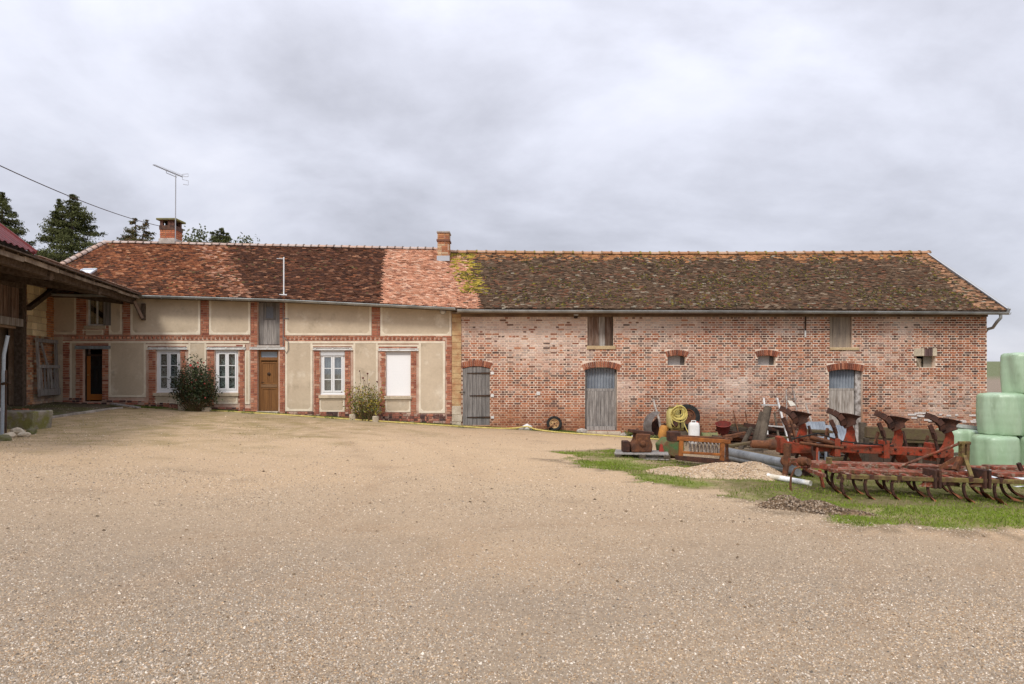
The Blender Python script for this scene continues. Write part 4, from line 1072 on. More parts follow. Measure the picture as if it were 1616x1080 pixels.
mb = MB(); mb.tube([at(437, 408.5, 21.9), at(449, 409, 21.9)], .012, 6); mb.build('cross_arm', M_al, m2)
p = at(448, 466, 21.9); mb = MB(); mb.box(p.x - .12, p.x + .12, 21.82, 21.98, p.z - .03, p.z + .02); mb.build('foot_plate', M_white, m2)
# --- cables
cab = MB(); a, b = at(-40, 243, 13.0), at(252, 357, 25.5); a = a + (a - b) * .9
cab.tube([a.lerp(b, t) - Vector((0, 0, .55 * 4 * t * (1 - t) - .55 * 4 * .25 * (1 - t) * 2 * .95)) for t in np.linspace(0, 1, 36)], .011, 5)
single(cab, 'power_cable', M_dark_iron, 'thin black cable running down from upper left to the sooty chimney', 'cable', a)
dn = MB(); dn.tube([(fx(447.5), YF - .03, fz(478)), (fx(447.5), YF - .03, fz(546))], .014, 6); dn.tube([(fx(448), YF - .03, fz(503)), (fx(456), YF - .03, fz(503.5))], .016, 6)
dn.tube([(fx(448), YF - .03, fz(532)), (fx(456), YF - .04, fz(540)), (fx(456), YF - .04, fz(552)), (fx(452.5), YF - .035, fz(558)), (fx(450), YF - .03, fz(553))], .010, 6)
dn.build('cable_conduit', mat('grey_conduit', (.22, .21, .20), rough=.6), house)

# ================================================================== THE BARN
barn = thing('brick_barn', 'long red brick barn with mossy tiled roof, grey plank doors and small vent slits', 'barn', (fx(1140), YF, 0))
BX0, BX1 = fx(728), fx(1557)
B_OPEN = {'d1': (730, 773, 578, 671), 'd2': (923, 974, 580, 680), 'd3': (1308, 1361, 583, 706), 'h1': (927, 968, 494, 546), 'h2': (1309, 1345, 496, 548.5),
          's1': (1053.5, 1082, 560.5, 576.5), 's2': (1196, 1224, 560.5, 576.5), 's3': (1446, 1476, 562, 580)}
holes = [hole(a, b, c, d) for (a, b, c, d) in B_OPEN.values()]
bw_ = MB(); wall_cells(bw_, BX0, BX1, holes, YF, YF + .45, -2.2)
bw_.build('wall', M_mortar_barn, barn)
gb = MB(); gb.box(BX0, BX1, 29.0, 29.4, -2.2, 3.7); gb.prism([(YF + .45, -2.2), (29.0, -2.2), (29.0, 3.75), (YR, 6.0), (YF + .45, 3.85)], (BX1 - .35, 0, 0), (0, 1, 0), (0, 0, 1), .35 - .002)
gb.build('gable_wall', mat('gable_brick', (.36, .15, .10), (.46, .27, .2), sc=3, rough=.95, bump=.4), barn)
mb = MB(); mb.box(BX0 + .05, BX1 - .4, YF + 1.8, YF + 1.9, -2.2, 3.8); mb.build('dark_backing', M_dark, barn)  # added near-black sheet that keeps the barn openings dark

def arch_of(px0, px1, yspring, ycrown, th, n, parent=barn):
    """a flat segmental arch of bricks on edge: spring line px0..px1, rises to ycrown, th rows high (photo px)"""
    X0, X1 = fx(px0), fx(px1); s = (X1 - X0) / 2; h = (yspring - ycrown) * YF / F; T = th * YF / F
    rad = (s * s + h * h) / (2 * h); cz = fz(yspring) + h - rad; cx = (X0 + X1) / 2; a0 = math.asin(s / rad)
    for k in range(n):
        t0 = -a0 + 2 * a0 * k / n; t1 = -a0 + 2 * a0 * (k + 1) / n; g = (t1 - t0) * .12
        t0 += g; t1 -= g
        c = np.array(random.choice([(.35, .125, .07), (.28, .095, .055), (.40, .17, .10), (.20, .08, .055)])) * random.uniform(.8, 1.15)
        mb = MB(); yf = YF - .03 + random.uniform(-.004, .004)
        P = [(cx + math.sin(t) * r, cz + math.cos(t) * r) for t, r in ((t0, rad), (t1, rad), (t1, rad + T), (t0, rad + T))]
        mb.add([(x, yf, z) for x, z in P] + [(x, YF + .2, z) for x, z in P], [(0, 1, 2, 3), (7, 6, 5, 4), (0, 4, 5, 1), (1, 5, 6, 2), (2, 6, 7, 3), (3, 7, 4, 0)], tuple(c))
        mb.build('arch_brick', M_brick, parent, colour=True)
    return lambda x: cz + math.sqrt(max(rad * rad - (x - cx) ** 2, 0))
arch1 = arch_of(729, 774, 582, 578.2, 9.5, 16); arch2 = arch_of(921, 977, 585, 579.5, 9.5, 20); arch3 = arch_of(1306, 1362, 587, 583, 10, 20)
arch_of(1052, 1084, 564, 561.2, 9, 11); arch_of(1194, 1226, 564, 561.2, 9, 11)
arch_holes = [hole(727.5, 775.5, 569, 583), hole(919, 979, 569, 586), hole(1304, 1364, 572.5, 588), hole(1050, 1086, 551.5, 565), hole(1192, 1228, 551.5, 565), hole(1442, 1478, 550, 562.5), hole(926, 971.5, 546, 551.5), hole(1309, 1355, 548, 553)]

rows = lay(BX0, BX1, -1.7, fz(497), holes=holes + arch_holes, bond='english', seed=3, joint=.0255)
BB = np.array([(r[0], r[1], r[2], r[3], YF - .010 + RNG.normal(0, .003), YF + .02) for r in rows]); hd = np.array([r[4] for r in rows])
xm, zm = (BB[:, 0] + BB[:, 1]) / 2, (BB[:, 2] + BB[:, 3]) / 2; n = len(BB)
pal = np.array([(.35, .125, .062), (.275, .092, .050), (.15, .066, .042), (.09, .05, .04), (.40, .19, .11), (.43, .165, .08)])
pS = [.28, .23, .17, .07, .12, .13]
BC = pal[RNG.choice(6, n, p=pS)]
dkh = (hd > .5) & (RNG.uniform(0, 1, n) < .16); BC[dkh] = np.array((.13, .065, .055))
BC = BC * RNG.uniform(.78, 1.22, (n, 1))
ht = zm - np.array([G(x, YF) for x in xm])
lime = np.clip((fbm(xm * .55, zm * .9, 91) - .52) * 2.2, 0, .4) * np.clip((ht - .9) / .8, 0, 1)
def spot(px, py, sx, sy, a): return a * np.exp(-((xm - fx(px)) / (sx * YF / F)) ** 2 - ((zm - fz(py)) / (sy * YF / F)) ** 2)
lime = lime + spot(800, 512, 120, 28, 1.0) + spot(835, 555, 50, 30, .65) + spot(1040, 508, 90, 16, .8) + spot(1030, 545, 60, 30, .3) + spot(960, 625, 40, 30, .35) + spot(1140, 590, 60, 40, .35) + spot(1130, 640, 60, 18, .4) + spot(1270, 620, 45, 45, .35) + spot(1410, 508, 40, 9, .5) + spot(1500, 650, 50, 10, .4)
lime = np.clip(lime + (fbm(xm * 2.2, zm * 3.0, 93) - .5) * .9 * (lime > .12), 0, .92)
lime *= np.where(RNG.uniform(0, 1, n) < .16, .1, RNG.uniform(.6, 1.0, n))
BC = BC * (1 - lime[:, None]) + np.array((.76, .63, .54)) * lime[:, None]
foot_ = np.clip(1.25 - ht + (fbm(xm * 1.2, zm * 2, 92) - .5) * 1.6, 0, 1) * .7
low = np.array([(.34, .135, .07), (.27, .10, .055), (.38, .18, .10), (.20, .09, .055)])[RNG.choice(4, n)] * RNG.uniform(.85, 1.2, (n, 1))
BC = BC * (1 - foot_[:, None]) + low * foot_[:, None]
cand = [i for i in range(n) if hd[i] < .5 and BB[i][1] - BB[i][0] > .20 and BB[i][3] - BB[i][2] > .045 and ht[i] > .5 and lime[i] < .15 and fx(775) < xm[i] < fx(1300)]
brick_parts(BB, BC, barn, cand[::max(1, len(cand) // 296)][:296], M_brick)

# stone head of the third vent, with bricks in its middle
for a, b, m_ in ((1442, 1453, M_ochre), (1453.3, 1458, M_ochre), (1471.2, 1478, M_ochre)):
    mb = MB(); mb.box(fx(a), fx(b), YF - .03, YF + .2, fz(562.3), fz(550)); mb.build('vent_stone', M_stone, barn, bevel=.01)
for k in range(4):
    a = 1458.4 + k * 3.2; mb = MB(); mb.box(fx(a), fx(a + 2.7), YF - .025, YF + .2, fz(562.3), fz(551)); mb.build('arch_brick', mat('dark_arch_brick', (.16, .10, .09), rough=.9, orand=.4), barn)
# vent slits: pale back boards inside, chamfered cheek at the right
for (a, b, c, d) in (B_OPEN['s1'], B_OPEN['s2']):
    mb = MB(); mb.box(fx(a) + .004, fx(b) - .12, YF + .22, YF + .25, fz(d) + .002, fz(c) - .002); mb.build('vent_board', mat('vent_board', (.40, .39, .38), rough=.8, var=.1), barn)
    mb = MB(); mb.box(fx(b) - .118, fx(b) - .003, YF + .18, YF + .25, fz(d) + .002, fz(c) - .002); mb.build('vent_cheek', mat('vent_cheek', (.12, .11, .10), rough=.9), barn)
a, b, c, d = B_OPEN['s3']
mb = MB(); mb.add([(fx(a), YF - .02, fz(566)), (fx(a) + .35, YF + .3, fz(566)), (fx(a) + .35, YF + .3, fz(580)), (fx(a) + .1, YF - .02, fz(581)), (fx(a), YF + .31, fz(566)), (fx(a), YF + .31, fz(580))],
                  [(0, 3, 2, 1), (0, 1, 4), (3, 5, 2), (0, 4, 5, 3), (1, 2, 5, 4)]); mb.build('vent_stone', M_pale_stone, barn)
mb = MB(); mb.box(fx(463 + 1000) , fx(b) - .003, YF + .2, YF + .24, fz(d) + .002, fz(c)); mb.build('vent_cheek', mat('vent_cheek2', (.30, .27, .22), rough=.9), barn)

def bdoor(name, label=None):
    o = link(name, bpy.data.meshes.new(name), None, barn); ORG[o.name] = org(barn)
    if label: o['label'] = label
    return o
def planks(px0, px1, ztop, zbot, n, y, th, m, parent, gap=.006, name='plank', wob=.0):
    x = [fx(px0)]; wd = [random.uniform(.75, 1.25) for _ in range(n)]; s = sum(wd); W = fx(px1) - fx(px0)
    for w in wd: x.append(x[-1] + W * w / s)
    for k in range(n):
        a, b = x[k] + gap / 2, x[k + 1] - gap / 2; za, zb = ztop(a) if callable(ztop) else ztop, ztop(b) if callable(ztop) else ztop
        yy = y + random.uniform(-.006, .006); zl = zbot - random.uniform(0, wob)
        mb = MB(); mb.add([(a, yy, zl), (b, yy, zl), (b, yy + th, zl), (a, yy + th, zl), (a, yy, za), (b, yy, zb), (b, yy + th, zb), (a, yy + th, za)],
                          [(0, 3, 2, 1), (4, 5, 6, 7), (0, 1, 5, 4), (1, 2, 6, 5), (2, 3, 7, 6), (3, 0, 4, 7)])
        mb.build(name, m, parent)
# door 1: dark slate-grey planks flush with the wall, three strap hinges
d1 = bdoor('barn_door', 'slate grey plank door with three long strap hinges')
mb = MB(); mb.box(fx(730.5), fx(772.5), YF + .03, YF + .06, fz(669), fz(582)); d1.data = mb.mesh('barn_door', M_dark, org(barn))
planks(730.3, 772.7, lambda x: arch1(x) - .015, fz(671), 6, YF - .002, .03, M_wood_slate, d1, .007)
for yy, xl in ((589, 737), (624.5, 741), (658.5, 737)):
    mb = MB(); mb.add([(fx(773.4), YF - .030, fz(yy - 1.2)), (fx(773.4), YF - .030, fz(yy + 1.2)), (fx(xl), YF - .030, fz(yy + .6)), (fx(xl), YF - .030, fz(yy - .4)),
                       (fx(773.4), YF - .009, fz(yy - 1.2)), (fx(773.4), YF - .009, fz(yy + 1.2)), (fx(xl), YF - .009, fz(yy + .6)), (fx(xl), YF - .009, fz(yy - .4))],
                      [(0, 1, 2, 3), (7, 6, 5, 4), (0, 4, 5, 1), (1, 5, 6, 2), (2, 6, 7, 3), (3, 7, 4, 0)]); mb.build('strap_hinge', M_dark_iron, d1)
    mb = MB(); mb.box(fx(774.5), fx(779.5), YF - .035, YF, fz(yy + 2.2), fz(yy - 2)); mb.build('hinge_block', M_lintel, barn)
mb = MB(); mb.tube([(fx(733), YF - .01, fz(619)), (fx(731), YF - .06, fz(619)), (fx(725.5), YF - .055, fz(619.5))], .014, 6); mb.build('latch', M_dark_iron, d1, smooth=True)
# doors 2 and 3: corrugated sheet above, weathered planks below
def corrugated(x0, x1, z0, ztop, y, parent, name='corrugated_sheet', pitch=.095, amp=.027, m=None, nz=2):
    n = int((x1 - x0) / pitch * 6); xs = np.linspace(x0, x1, n + 1); g = []
    for k in range(nz):
        g.append([(x, y - amp * math.cos(2 * math.pi * (x - x0) / pitch), lerp(z0, (ztop(x) if callable(ztop) else ztop), k / (nz - 1))) for x in xs])
    mb = MB(); mb.sheet(g, .003); return mb.build(name, m or M_corr, parent, smooth=True)
d2 = bdoor('barn_door', 'grey plank door with a corrugated sheet filling its arched top')
mb = MB(); mb.box(fx(923.4), fx(973.6), YF + .16, YF + .2, fz(617.5), fz(613.5)); mb.box(fx(923.2), fx(926), YF + .13, YF + .2, fz(680), fz(588)); mb.box(fx(971), fx(973.8), YF + .13, YF + .2, fz(680), fz(588)); d2.data = mb.mesh('barn_door', M_wood_grey, org(barn))
corrugated(fx(924), fx(973), fz(613.6), lambda x: arch2(x) - .004, YF + .19, d2)
planks(926.2, 970.8, fz(617.7), fz(673), 8, YF + .14, .03, M_wood_grey, d2, .008)
mb = MB(); mb.box(fx(926.1), fx(970.9), YF + .08, YF + .18, fz(680), fz(673.2)); mb.build('kick_board', M_wood_grey, d2)
for k, (a, b) in enumerate(((924, 940), (940.6, 958), (958.6, 979))):
    mb = MB(); mb.box(fx(a), fx(b), YF - .16, YF + .2, fz(687) - .1, fz(680.3) + random.uniform(-.015, .0)); mb.build('threshold_stone', M_pale_stone, barn, bevel=.012)
d3 = bdoor('barn_door', 'paler plank door behind the plough, corrugated sheet above it')
mb = MB(); mb.box(fx(1308.3), fx(1352), YF + .14, YF + .19, fz(616.8), fz(613.2)); mb.box(fx(1308.2), fx(1309.6), YF + .14, YF + .2, fz(706), fz(590)); d3.data = mb.mesh('barn_door', M_wood_pale, org(barn))
corrugated(fx(1309), fx(1351), fz(613.3), lambda x: arch3(x) - .004, YF + .18, d3)
planks(1309.8, 1351, fz(617), fz(702), 7, YF + .13, .03, M_wood_pale, d3, .008)
mb = MB(); mb.box(fx(1352.2), fx(1360.8), YF + .10, YF + .22, fz(706), fz(585)); mb.build('door_post', mat('limed_post', (.52, .48, .45), (.16, .13, .11), sc=6, rough=.9, bump=.4), barn)
# loft hatches
h1 = bdoor('loft_hatch', 'loft hatch of brown and grey streaked boards over the middle door')
mb = MB(); mb.box(fx(927.2), fx(967.8), YF + .14, YF + .17, fz(545.8), fz(494)); h1.data = mb.mesh('loft_hatch', M_dark, org(barn))
for k, (a, b, m_) in enumerate(((927.4, 937, M_wood_brown), (937.4, 945.5, M_wood_brown), (946, 955, M_wood_pale), (955.4, 963.5, M_wood_brown), (963.9, 966.6, M_wood_brown))):
    mb = MB(); mb.box(fx(a), fx(b), YF + .10 + random.uniform(-.01, .01), YF + .135, fz(545.8), fz(493.5)); mb.build('plank', m_, h1)
h2 = bdoor('loft_hatch', 'pale two board loft hatch over the door behind the plough')
mb = MB(); mb.box(fx(1309.2), fx(1344.8), YF + .14, YF + .17, fz(548.3), fz(496)); h2.data = mb.mesh('loft_hatch', M_dark, org(barn))
for a, b in ((1309.5, 1316), (1316.4, 1325.4), (1325.9, 1343.8)):
    mb = MB(); mb.box(fx(a), fx(b), YF + .09 + random.uniform(-.01, .01), YF + .135, fz(548.3), fz(495.5)); mb.build('plank', mat('oat_wood', (.36, .29, .22), (.25, .20, .16), sc=2, rough=.85, bump=.4, bsc=14, stretch=(8, 8, .8), orand=.15), h2)
for a, b, c, d in ((926, 971.5, 546, 551.5), (1309, 1334, 548.6, 553), (1334.4, 1355, 548.6, 553)):
    mb = MB(); mb.box(fx(a), fx(b), YF - .04, YF + .2, fz(d), fz(c)); mb.build('hatch_sill', mat('sill_timber', (.56, .43, .25), (.46, .33, .19), sc=4, rough=.85), barn, bevel=.008)
# small fittings on the wall
fl = thing('flood_light', 'small black flood light under the barn eave left of the first loft hatch', 'lamp', (fx(908), YF - .1, fz(498)))
mb = MB(); mb.box(fx(905), fx(912), YF - .16, YF - .06, fz(499), fz(495.6)); mb.build('lamp_body', mat('lamp_grey', (.45, .45, .44), rough=.5), fl, bevel=.01)
mb = MB(); mb.box(fx(905.5), fx(911), YF - .13, YF - .01, fz(503), fz(499.2)); mb.build('bracket', M_dark_iron, fl)
mb = MB(); mb.box(fx(846.5), fx(852.5), YF - .035, YF, fz(624), fz(618.5)); mb.build('wall_plate', M_lintel, barn, bevel=.01)
mb = MB(); mb.bar((fx(1270.5), YF - .035, fz(499)), (fx(1270), YF - .035, fz(522)), .04, .02); mb.build('iron_tie', M_dark_iron, barn)
mb = MB(); mb.bar((fx(1270), YF - .035, fz(522)), (fx(1270), YF - .035, fz(532)), .05, .02); mb.build('tie_end', M_lintel, barn)
# fallen render patches near the right foot
pt = MB()
for k in range(26):
    x = random.uniform(1432, 1548); y = 655 + random.uniform(-6, 9) + (x - 1490) * .03; w = random.uniform(4, 14); pt.box(fx(x), fx(x + w), YF - .018 - random.uniform(.001, .004) - k * .0002, YF, fz(y + 2.6), fz(y))
pt.build('render_patch', mat('lime_patch', (.66, .60, .56), rough=.95, bump=.4), barn, kind='stuff')
for k in range(3):
    x, y = ((1238, 690), (1374, 672), (1370, 674))[k]
# --- roof of the barn
br = roof_slab(XB_E, XR_E, XB_R, XR_R).build('roof', M_beam, barn)
V, Q_, C_ = tiles('barn'); V = V.reshape(-1, 3) - np.array(org(barn))
link('roof_tiles', np_mesh('roof_tiles', V, quads=Q_, cols=np.repeat(C_, 8, 0)), M_tile, br, kind='stuff')
ridge_run(XB_R - .1, XR_R - .1, .362, rmb, br)
# verge boards and the pale edge of the right gable
q0, q1 = Vector([float(t) for t in roof_pt(XR_R, 1.0)]), Vector([float(t) for t in roof_pt(XR_E, 0.0)])
mb = MB(); mb.bar(q0 + Vector((.05, 0, -.02)), q1 + Vector((.05, -.05, -.02)), .06, .16); mb.build('verge_board', mat('verge_zinc', (.34, .34, .33), rough=.6, var=.1), br)
mb = MB(); mb.bar(q0 + Vector((.03, 0, .065)), q1 + Vector((.03, -.05, .065)), .10, .014); mb.build('verge_flashing', M_lead, br)
# moss cushions on the tiles
def moss(n, xf, vf, cols, rlo, rhi, parent, o, seedn):
    v = RNG.uniform(.02, .97, n); x = xf(v); k = fbm(x * 1.3, v * 7, seedn) + RNG.uniform(-.16, .16, n) > vf(v); x, v = x[k], v[k]
    a, b, c = roof_pt(x, v, .045); n = len(x); r = RNG.uniform(rlo, rhi, n); C = np.array(cols)[RNG.choice(len(cols), n)] * RNG.uniform(.6, 1.3, (n, 1))
    Vs = np.zeros((n, 7, 3)); a0 = RNG.uniform(0, 6.28, n)
    for j in range(6):
        t = a0 + j * math.pi / 3; rr = r * RNG.uniform(.6, 1.35, n); Vs[:, j] = np.stack([a + np.cos(t) * rr * 1.25, b - .02 + np.sin(t) * rr * .8, c + np.sin(t) * rr * .55 - .02], 1)
    Vs[:, 6] = np.stack([a, b - r * .3, c + r * .42], 1)
    bb = np.arange(n)[:, None] * 7; T = np.concatenate([bb + np.array([[j, (j + 1) % 6, 6]]) for j in range(6)], 0)
    me = np_mesh('moss', (Vs.reshape(-1, 3) - np.array(o)), tris=T, cols=np.repeat(C, 7, 0), smooth=False)
    return link('moss', me, M_moss, parent, kind='stuff')
xbarn = lambda v: lerp(lerp(XB_E, XB_R, v) + .9 * RNG.uniform(0, 1, len(v)), lerp(XR_E, XR_R, v) - .3, RNG.uniform(0, 1, len(v)))
moss(7500, xbarn, lambda v: .50 + .14 * v, [(.06, .053, .016), (.094, .079, .018), (.034, .032, .016), (.14, .11, .022), (.14, .115, .078), (.06, .04, .025)], .014, .042, br, org(barn), 95)
moss(520, lambda v: lerp(lerp(752, 722, v) - CX, 0, 0) * (YE + (YR - YE) * v) / F + RNG.normal(0, .20, len(v)), lambda v: np.where((v > .25) & (v < .97), .50, 2), [(.22, .155, .022), (.17, .125, .022), (.12, .095, .022), (.08, .065, .018)], .018, .055, br, org(barn), 96)
moss(700, xbarn, lambda v: np.where(v > .9, .45, 2), [(.30, .20, .05), (.24, .17, .05), (.36, .19, .08)], .02, .05, br, org(barn), 97)
moss(450, lambda v: lerp(lerp(XL_E, XL_R, v), lerp(XB_E, XB_R, v) - 2.5, RNG.uniform(0, 1, len(v))), lambda v: .54 + 0 * v, [(.07, .045, .028), (.10, .062, .032), (.11, .09, .035)], .02, .05, hr, org(house), 98)
# gutter, its swan neck at the right corner and the down pipe round it
gB = gutter([(p[0], p[1] - .02, p[2]) for p in gpts([(722, 490), (860, 491), (1000, 491.3), (1150, 491.6), (1300, 492.3), (1450, 493), (1590, 494)])], barn, .066)
for k in range(26):
    x = lerp(fx(740), fx(1575), k / 25); mb = MB(); z = CZ + (HY - (490 + (k / 25) * 3.6)) * YG / F; mb.tube([(x, YG - .02 - math.cos(t) * .071, z - math.sin(t) * .071) for t in np.linspace(0, 3.14, 8)], .008, 5); mb.build('gutter_hook', M_zinc, gB)
mb = MB(); p = at(1579, 497, YG); e = BX1 + .06
mb.tube([p, p + Vector((0, .0, -.10)), Vector((p.x - .05, YG + .1, p.z - .22)), Vector((e + .1, YF - .05, p.z - .38)), Vector((e + .02, YF + .08, p.z - .42)), Vector((e, YF + .2, p.z - .55)), Vector((e, YF + .22, -1.2))], .048, 10); mb.build('down_pipe', M_zinc, barn, smooth=True)
mb = MB(); mb.box(fx(713), BX1 + .25, YE + .03, YF + .01, fz(496.4), fz(496.4) + .03); mb.box(fx(728.2), BX1, YF - .06, YF - .001, fz(500.3), fz(496.6)); mb.build('soffit', mat('ochre_soffit', (.22, .15, .09), (.14, .09, .06), sc=3, rough=.9), barn)

# ================================================================== THE LEFT WING (open-fronted barn): local x towards the yard, local y away from the camera
WA = R(12.4)
wing = thing('timber_barn', 'old timber and brick side barn with a wide sagging eave along the left edge', 'barn', (-14.77, YF, 0), local=True, rotz=WA)
MW = Matrix.Translation((-14.77, YF, 0)) @ Matrix.Rotation(WA, 4, 'Z')
EVX, EVZ = 2.79, 4.10
def t_of(px, x=0.0):
    """local y of the point with local x seen at column px"""
    k = (px - CX) / F; c, s = math.cos(WA), math.sin(WA)
    # world X = -14.77 + c x - s y ; Y = 22 + s x + c y
    return (k * (YF + s * x) - (-14.77 + c * x)) / (-s - k * c)
def wz(px, py, x=0.0):
    y = t_of(px, x); Y = YF + math.sin(WA) * x + math.cos(WA) * y
    return CZ + (HY - py) * Y / F
y0 = t_of(85); y40 = t_of(38); y28 = t_of(28)
mb = MB(); mb.box(-.4, 0, y40, .3, -.5, 4.75); mb.box(-.4, -.05, -14, y40 - .36, 2.95, 4.75); mb.box(-.75, -.6, -14, .2, -.5, 4.7); mb.box(-6.2, -6.0, -14, -.2, -.5, 5.5)
mb.build('wall', mat('wing_mortar', (.48, .36, .26), (.38, .26, .18), sc=2.5, rough=.95, bump=.5), wing)
ORW = [(.50, .24, .12), (.42, .18, .09), (.38, .22, .13), (.56, .30, .16), (.27, .14, .09), (.54, .42, .27)]
def wing_bricks(ya, yb, za, zb, pal, proud, seed, lime=0.0):
    rows = lay(ya, yb, za, zb, bond='mixed', seed=seed)
    B = [(r[0], r[1], r[2], r[3], -proud + RNG.normal(0, .004), .02) for r in rows]
    C = np.array(pal)[RNG.choice(len(pal), len(B))] * RNG.uniform(.8, 1.2, (len(B), 1))
    if lime:
        l = np.clip((fbm(np.array([r[0] for r in rows]) * 1.2, np.array([r[2] for r in rows]) * 1.2, 101) - .42) * 3, 0, 1) * np.array([r[2] < 1.45 for r in rows]); C = C * (1 - l[:, None]) + np.array((.50, .46, .40)) * l[:, None]
    me = boxes_mesh('brickwork', B, C)
    me.transform(Matrix(((0, -1, 0, 0), (1, 0, 0, 0), (0, 0, 1, 0), (0, 0, 0, 1))))          # facade x -> local y, facing local +x
    link('brickwork', me, M_brick, wing, kind='stuff')
ylime0, ylime1 = t_of(42), t_of(73)
zl0, zl1 = wz(60, 531), wz(60, 452)
wing_bricks(y40, t_of(85), .2, zl0, ORW, .014, 11, .8)
wing_bricks(ylime1, -.02, zl0, 4.6, [(.52, .22, .09), (.58, .27, .11), (.46, .18, .075)], .014, 12)
wing_bricks(y40, ylime0, zl0, 4.6, ORW, .014, 13)
# pale limestone blocks
z = zl0; r_ = random.Random(4)
while z < zl1 - .05:
    h = r_.uniform(.16, .27); y = ylime0 + r_.uniform(0, .12)
    while y < ylime1 - .1:
        w = min(r_.uniform(.24, .50), ylime1 - y)
        mb = MB(); mb.box(-.02, .024 + r_.uniform(-.006, .01), y + .008, y + w - .008, z + .007, z + h - .007); mb.build('limestone_block', mat('limestone', (.76, .62, .38), (.66, .52, .30), sc=4, rough=.95, bump=.5, orand=.25), wing, bevel=.012); y += w
    z += h
# posts, rails and boards of the open bay
def wb(name, a, b, w, h=None, m=None):
    mb = MB(); mb.bar(a, b, w, h); return mb.build(name, m or M_beam, wing)
wb('post', (-.03, y40 - .15, -.3), (-.03, y40 - .15, 4.3), .22, .24)
wb('post', (.04, -5.4, -.3), (.04, -5.4, 4.3), .26, .26)
wb('rail', (.05, -14, wz(15, 508)), (.05, y40 - .33, wz(15, 508)), .16, .22, M_wood_pale)
wb('rail', (.05, -14, wz(15, 448)), (.05, y40 - .33, wz(15, 448)), .14, .16)
yy = y40 - .36
while yy > -4.2:
    w = random.uniform(.10, .17); mb = MB(); mb.box(.0, .03 + random.uniform(0, .02), yy - w, yy - .02, wz(15, 506), wz(15, 452)); mb.build('wall_board', M_wood_brown, wing); yy -= w + random.uniform(.0, .03)
for k in range(12):
    mb = MB(); mb.box(-.58, -.55, y40 - .4 - k * .21 - .2, y40 - .4 - k * .21 - .012, -.2, 2.9); mb.build('back_board', M_beam, wing)
wb('brace', (.10, t_of(39), wz(39, 487)), (.10, t_of(76), wz(76, 459)), .14, .12)
# wall plate, outriggers and eave purlin
wb('wall_plate', (.05, -14, 4.52), (.05, .1, 4.52), .22, .22)
EV_Y0 = -EVX * math.tan(WA) - .02
def up_z(x): return EVZ + (EVX - x) * .17
for k, yk in enumerate((-.42, -3.9, -6.9, -9.9)):
    wb('outrigger', (-.1, yk, up_z(0) - .30), (EVX - .12, yk, up_z(EVX) - .20), .15, .17, M_beam)
    if k > 1: wb('outrigger_brace', (.1, yk, 3.15), (1.35, yk, up_z(1.3) - .36), .12, .12)
wb('eave_purlin', (EVX - .25, -14, EVZ - .13), (EVX - .25, EV_Y0 + .02, EVZ - .13), .15, .17)
wb('middle_purlin', (1.3, -14, up_z(1.3) - .14), (1.3, -.4, up_z(1.3) - .14), .14, .15)
yy = EV_Y0 - .1
while yy > -13.8:
    wb('rafter', (-.2, yy, up_z(-.2) - .02), (EVX + .04, yy, up_z(EVX + .04) - .02), .08, .09, M_beam); yy -= .58
# boards above the rafters
xx = -.2
while xx < EVX - .05:
    w = .21; mb = MB(); za, zb_ = up_z(xx) + .032, up_z(xx + w - .012) + .032
    mb.add([(xx, -14, za), (xx + w - .012, -14, zb_), (xx + w - .012, -.12, zb_), (xx, -.12, za), (xx, -14, za + .025), (xx + w - .012, -14, zb_ + .025), (xx + w - .012, -.12, zb_ + .025), (xx, -.12, za + .025)],
           [(0, 3, 2, 1), (4, 5, 6, 7), (0, 1, 5, 4), (1, 2, 6, 5), (2, 3, 7, 6), (3, 0, 4, 7)]); mb.build('roof_board', M_beam, wing); xx += w
# fascia: weathered lengths of board, each a little out of line
M_fascia = mat('weathered_fascia', (.33, .27, .21), (.16, .12, .09), sc=3, rough=.9, bump=.6, bsc=18, orand=.2)
seg = [-14.0, -11.3, -8.6, -6.9, -4.6, -3.0, -1.9, EV_Y0]
for k, (a, b) in enumerate(zip(seg[:-1], seg[1:])):
    dz = random.uniform(-.025, .02); mb = MB(); hgt = .10 if k < 3 else .075
    mb.bar((EVX + .03 + random.uniform(-.012, .012), a + .01, EVZ - .05 + dz), (EVX + .03, b - .01, EVZ - .05 + dz + random.uniform(-.02, .02)), .03, hgt); mb.build('fascia_board', M_fascia, wing)
# low tiled part against the house, steep red sheet part nearer the camera
ysp = t_of(55, EVX)
tl = []
mb = MB(); za, zb_ = up_z(-2.2) + .06, up_z(EVX + .07) + .06
mb.add([(-2.2, ysp, za), (EVX + .07, ysp, zb_), (EVX + .07, EV_Y0, zb_), (-2.2, -.5, za), (-2.2, ysp, za + .05), (EVX + .07, ysp, zb_ + .05), (EVX + .07, EV_Y0, zb_ + .05), (-2.2, -.5, za + .05)],
       [(0, 3, 2, 1), (4, 5, 6, 7), (0, 1, 5, 4), (1, 2, 6, 5), (2, 3, 7, 6), (3, 0, 4, 7)]); mb.build('low_roof', mat('old_tile_slab', (.26, .14, .09), (.18, .11, .08), sc=5, rough=.9, bump=.5), wing)
yy = ysp
while yy < EV_Y0 - .05:
    mb = MB(); x_ = EVX + .10 + random.uniform(-.015, .02); mb.box(EVX - .3, x_, yy + .004, yy + .168, up_z(x_) + .112, up_z(x_) + .128 + random.uniform(0, .008)); o = mb.build('eave_tile', mat('eave_tile', (.36, .24, .18), (.26, .18, .14), sc=6, rough=.9, orand=.3), wing); yy += .172
tanA = .80; pitch = .24; ys = np.arange(-14, ysp, pitch / 4); g = []
for x in (EVX + .06, -1.2):
    row = []
    for j, y in enumerate(ys): row.append((x, y, EVZ + .14 + (EVX + .06 - x) * tanA + (.03 if (j % 4) in (0, 1) else 0)))
    g.append(row)
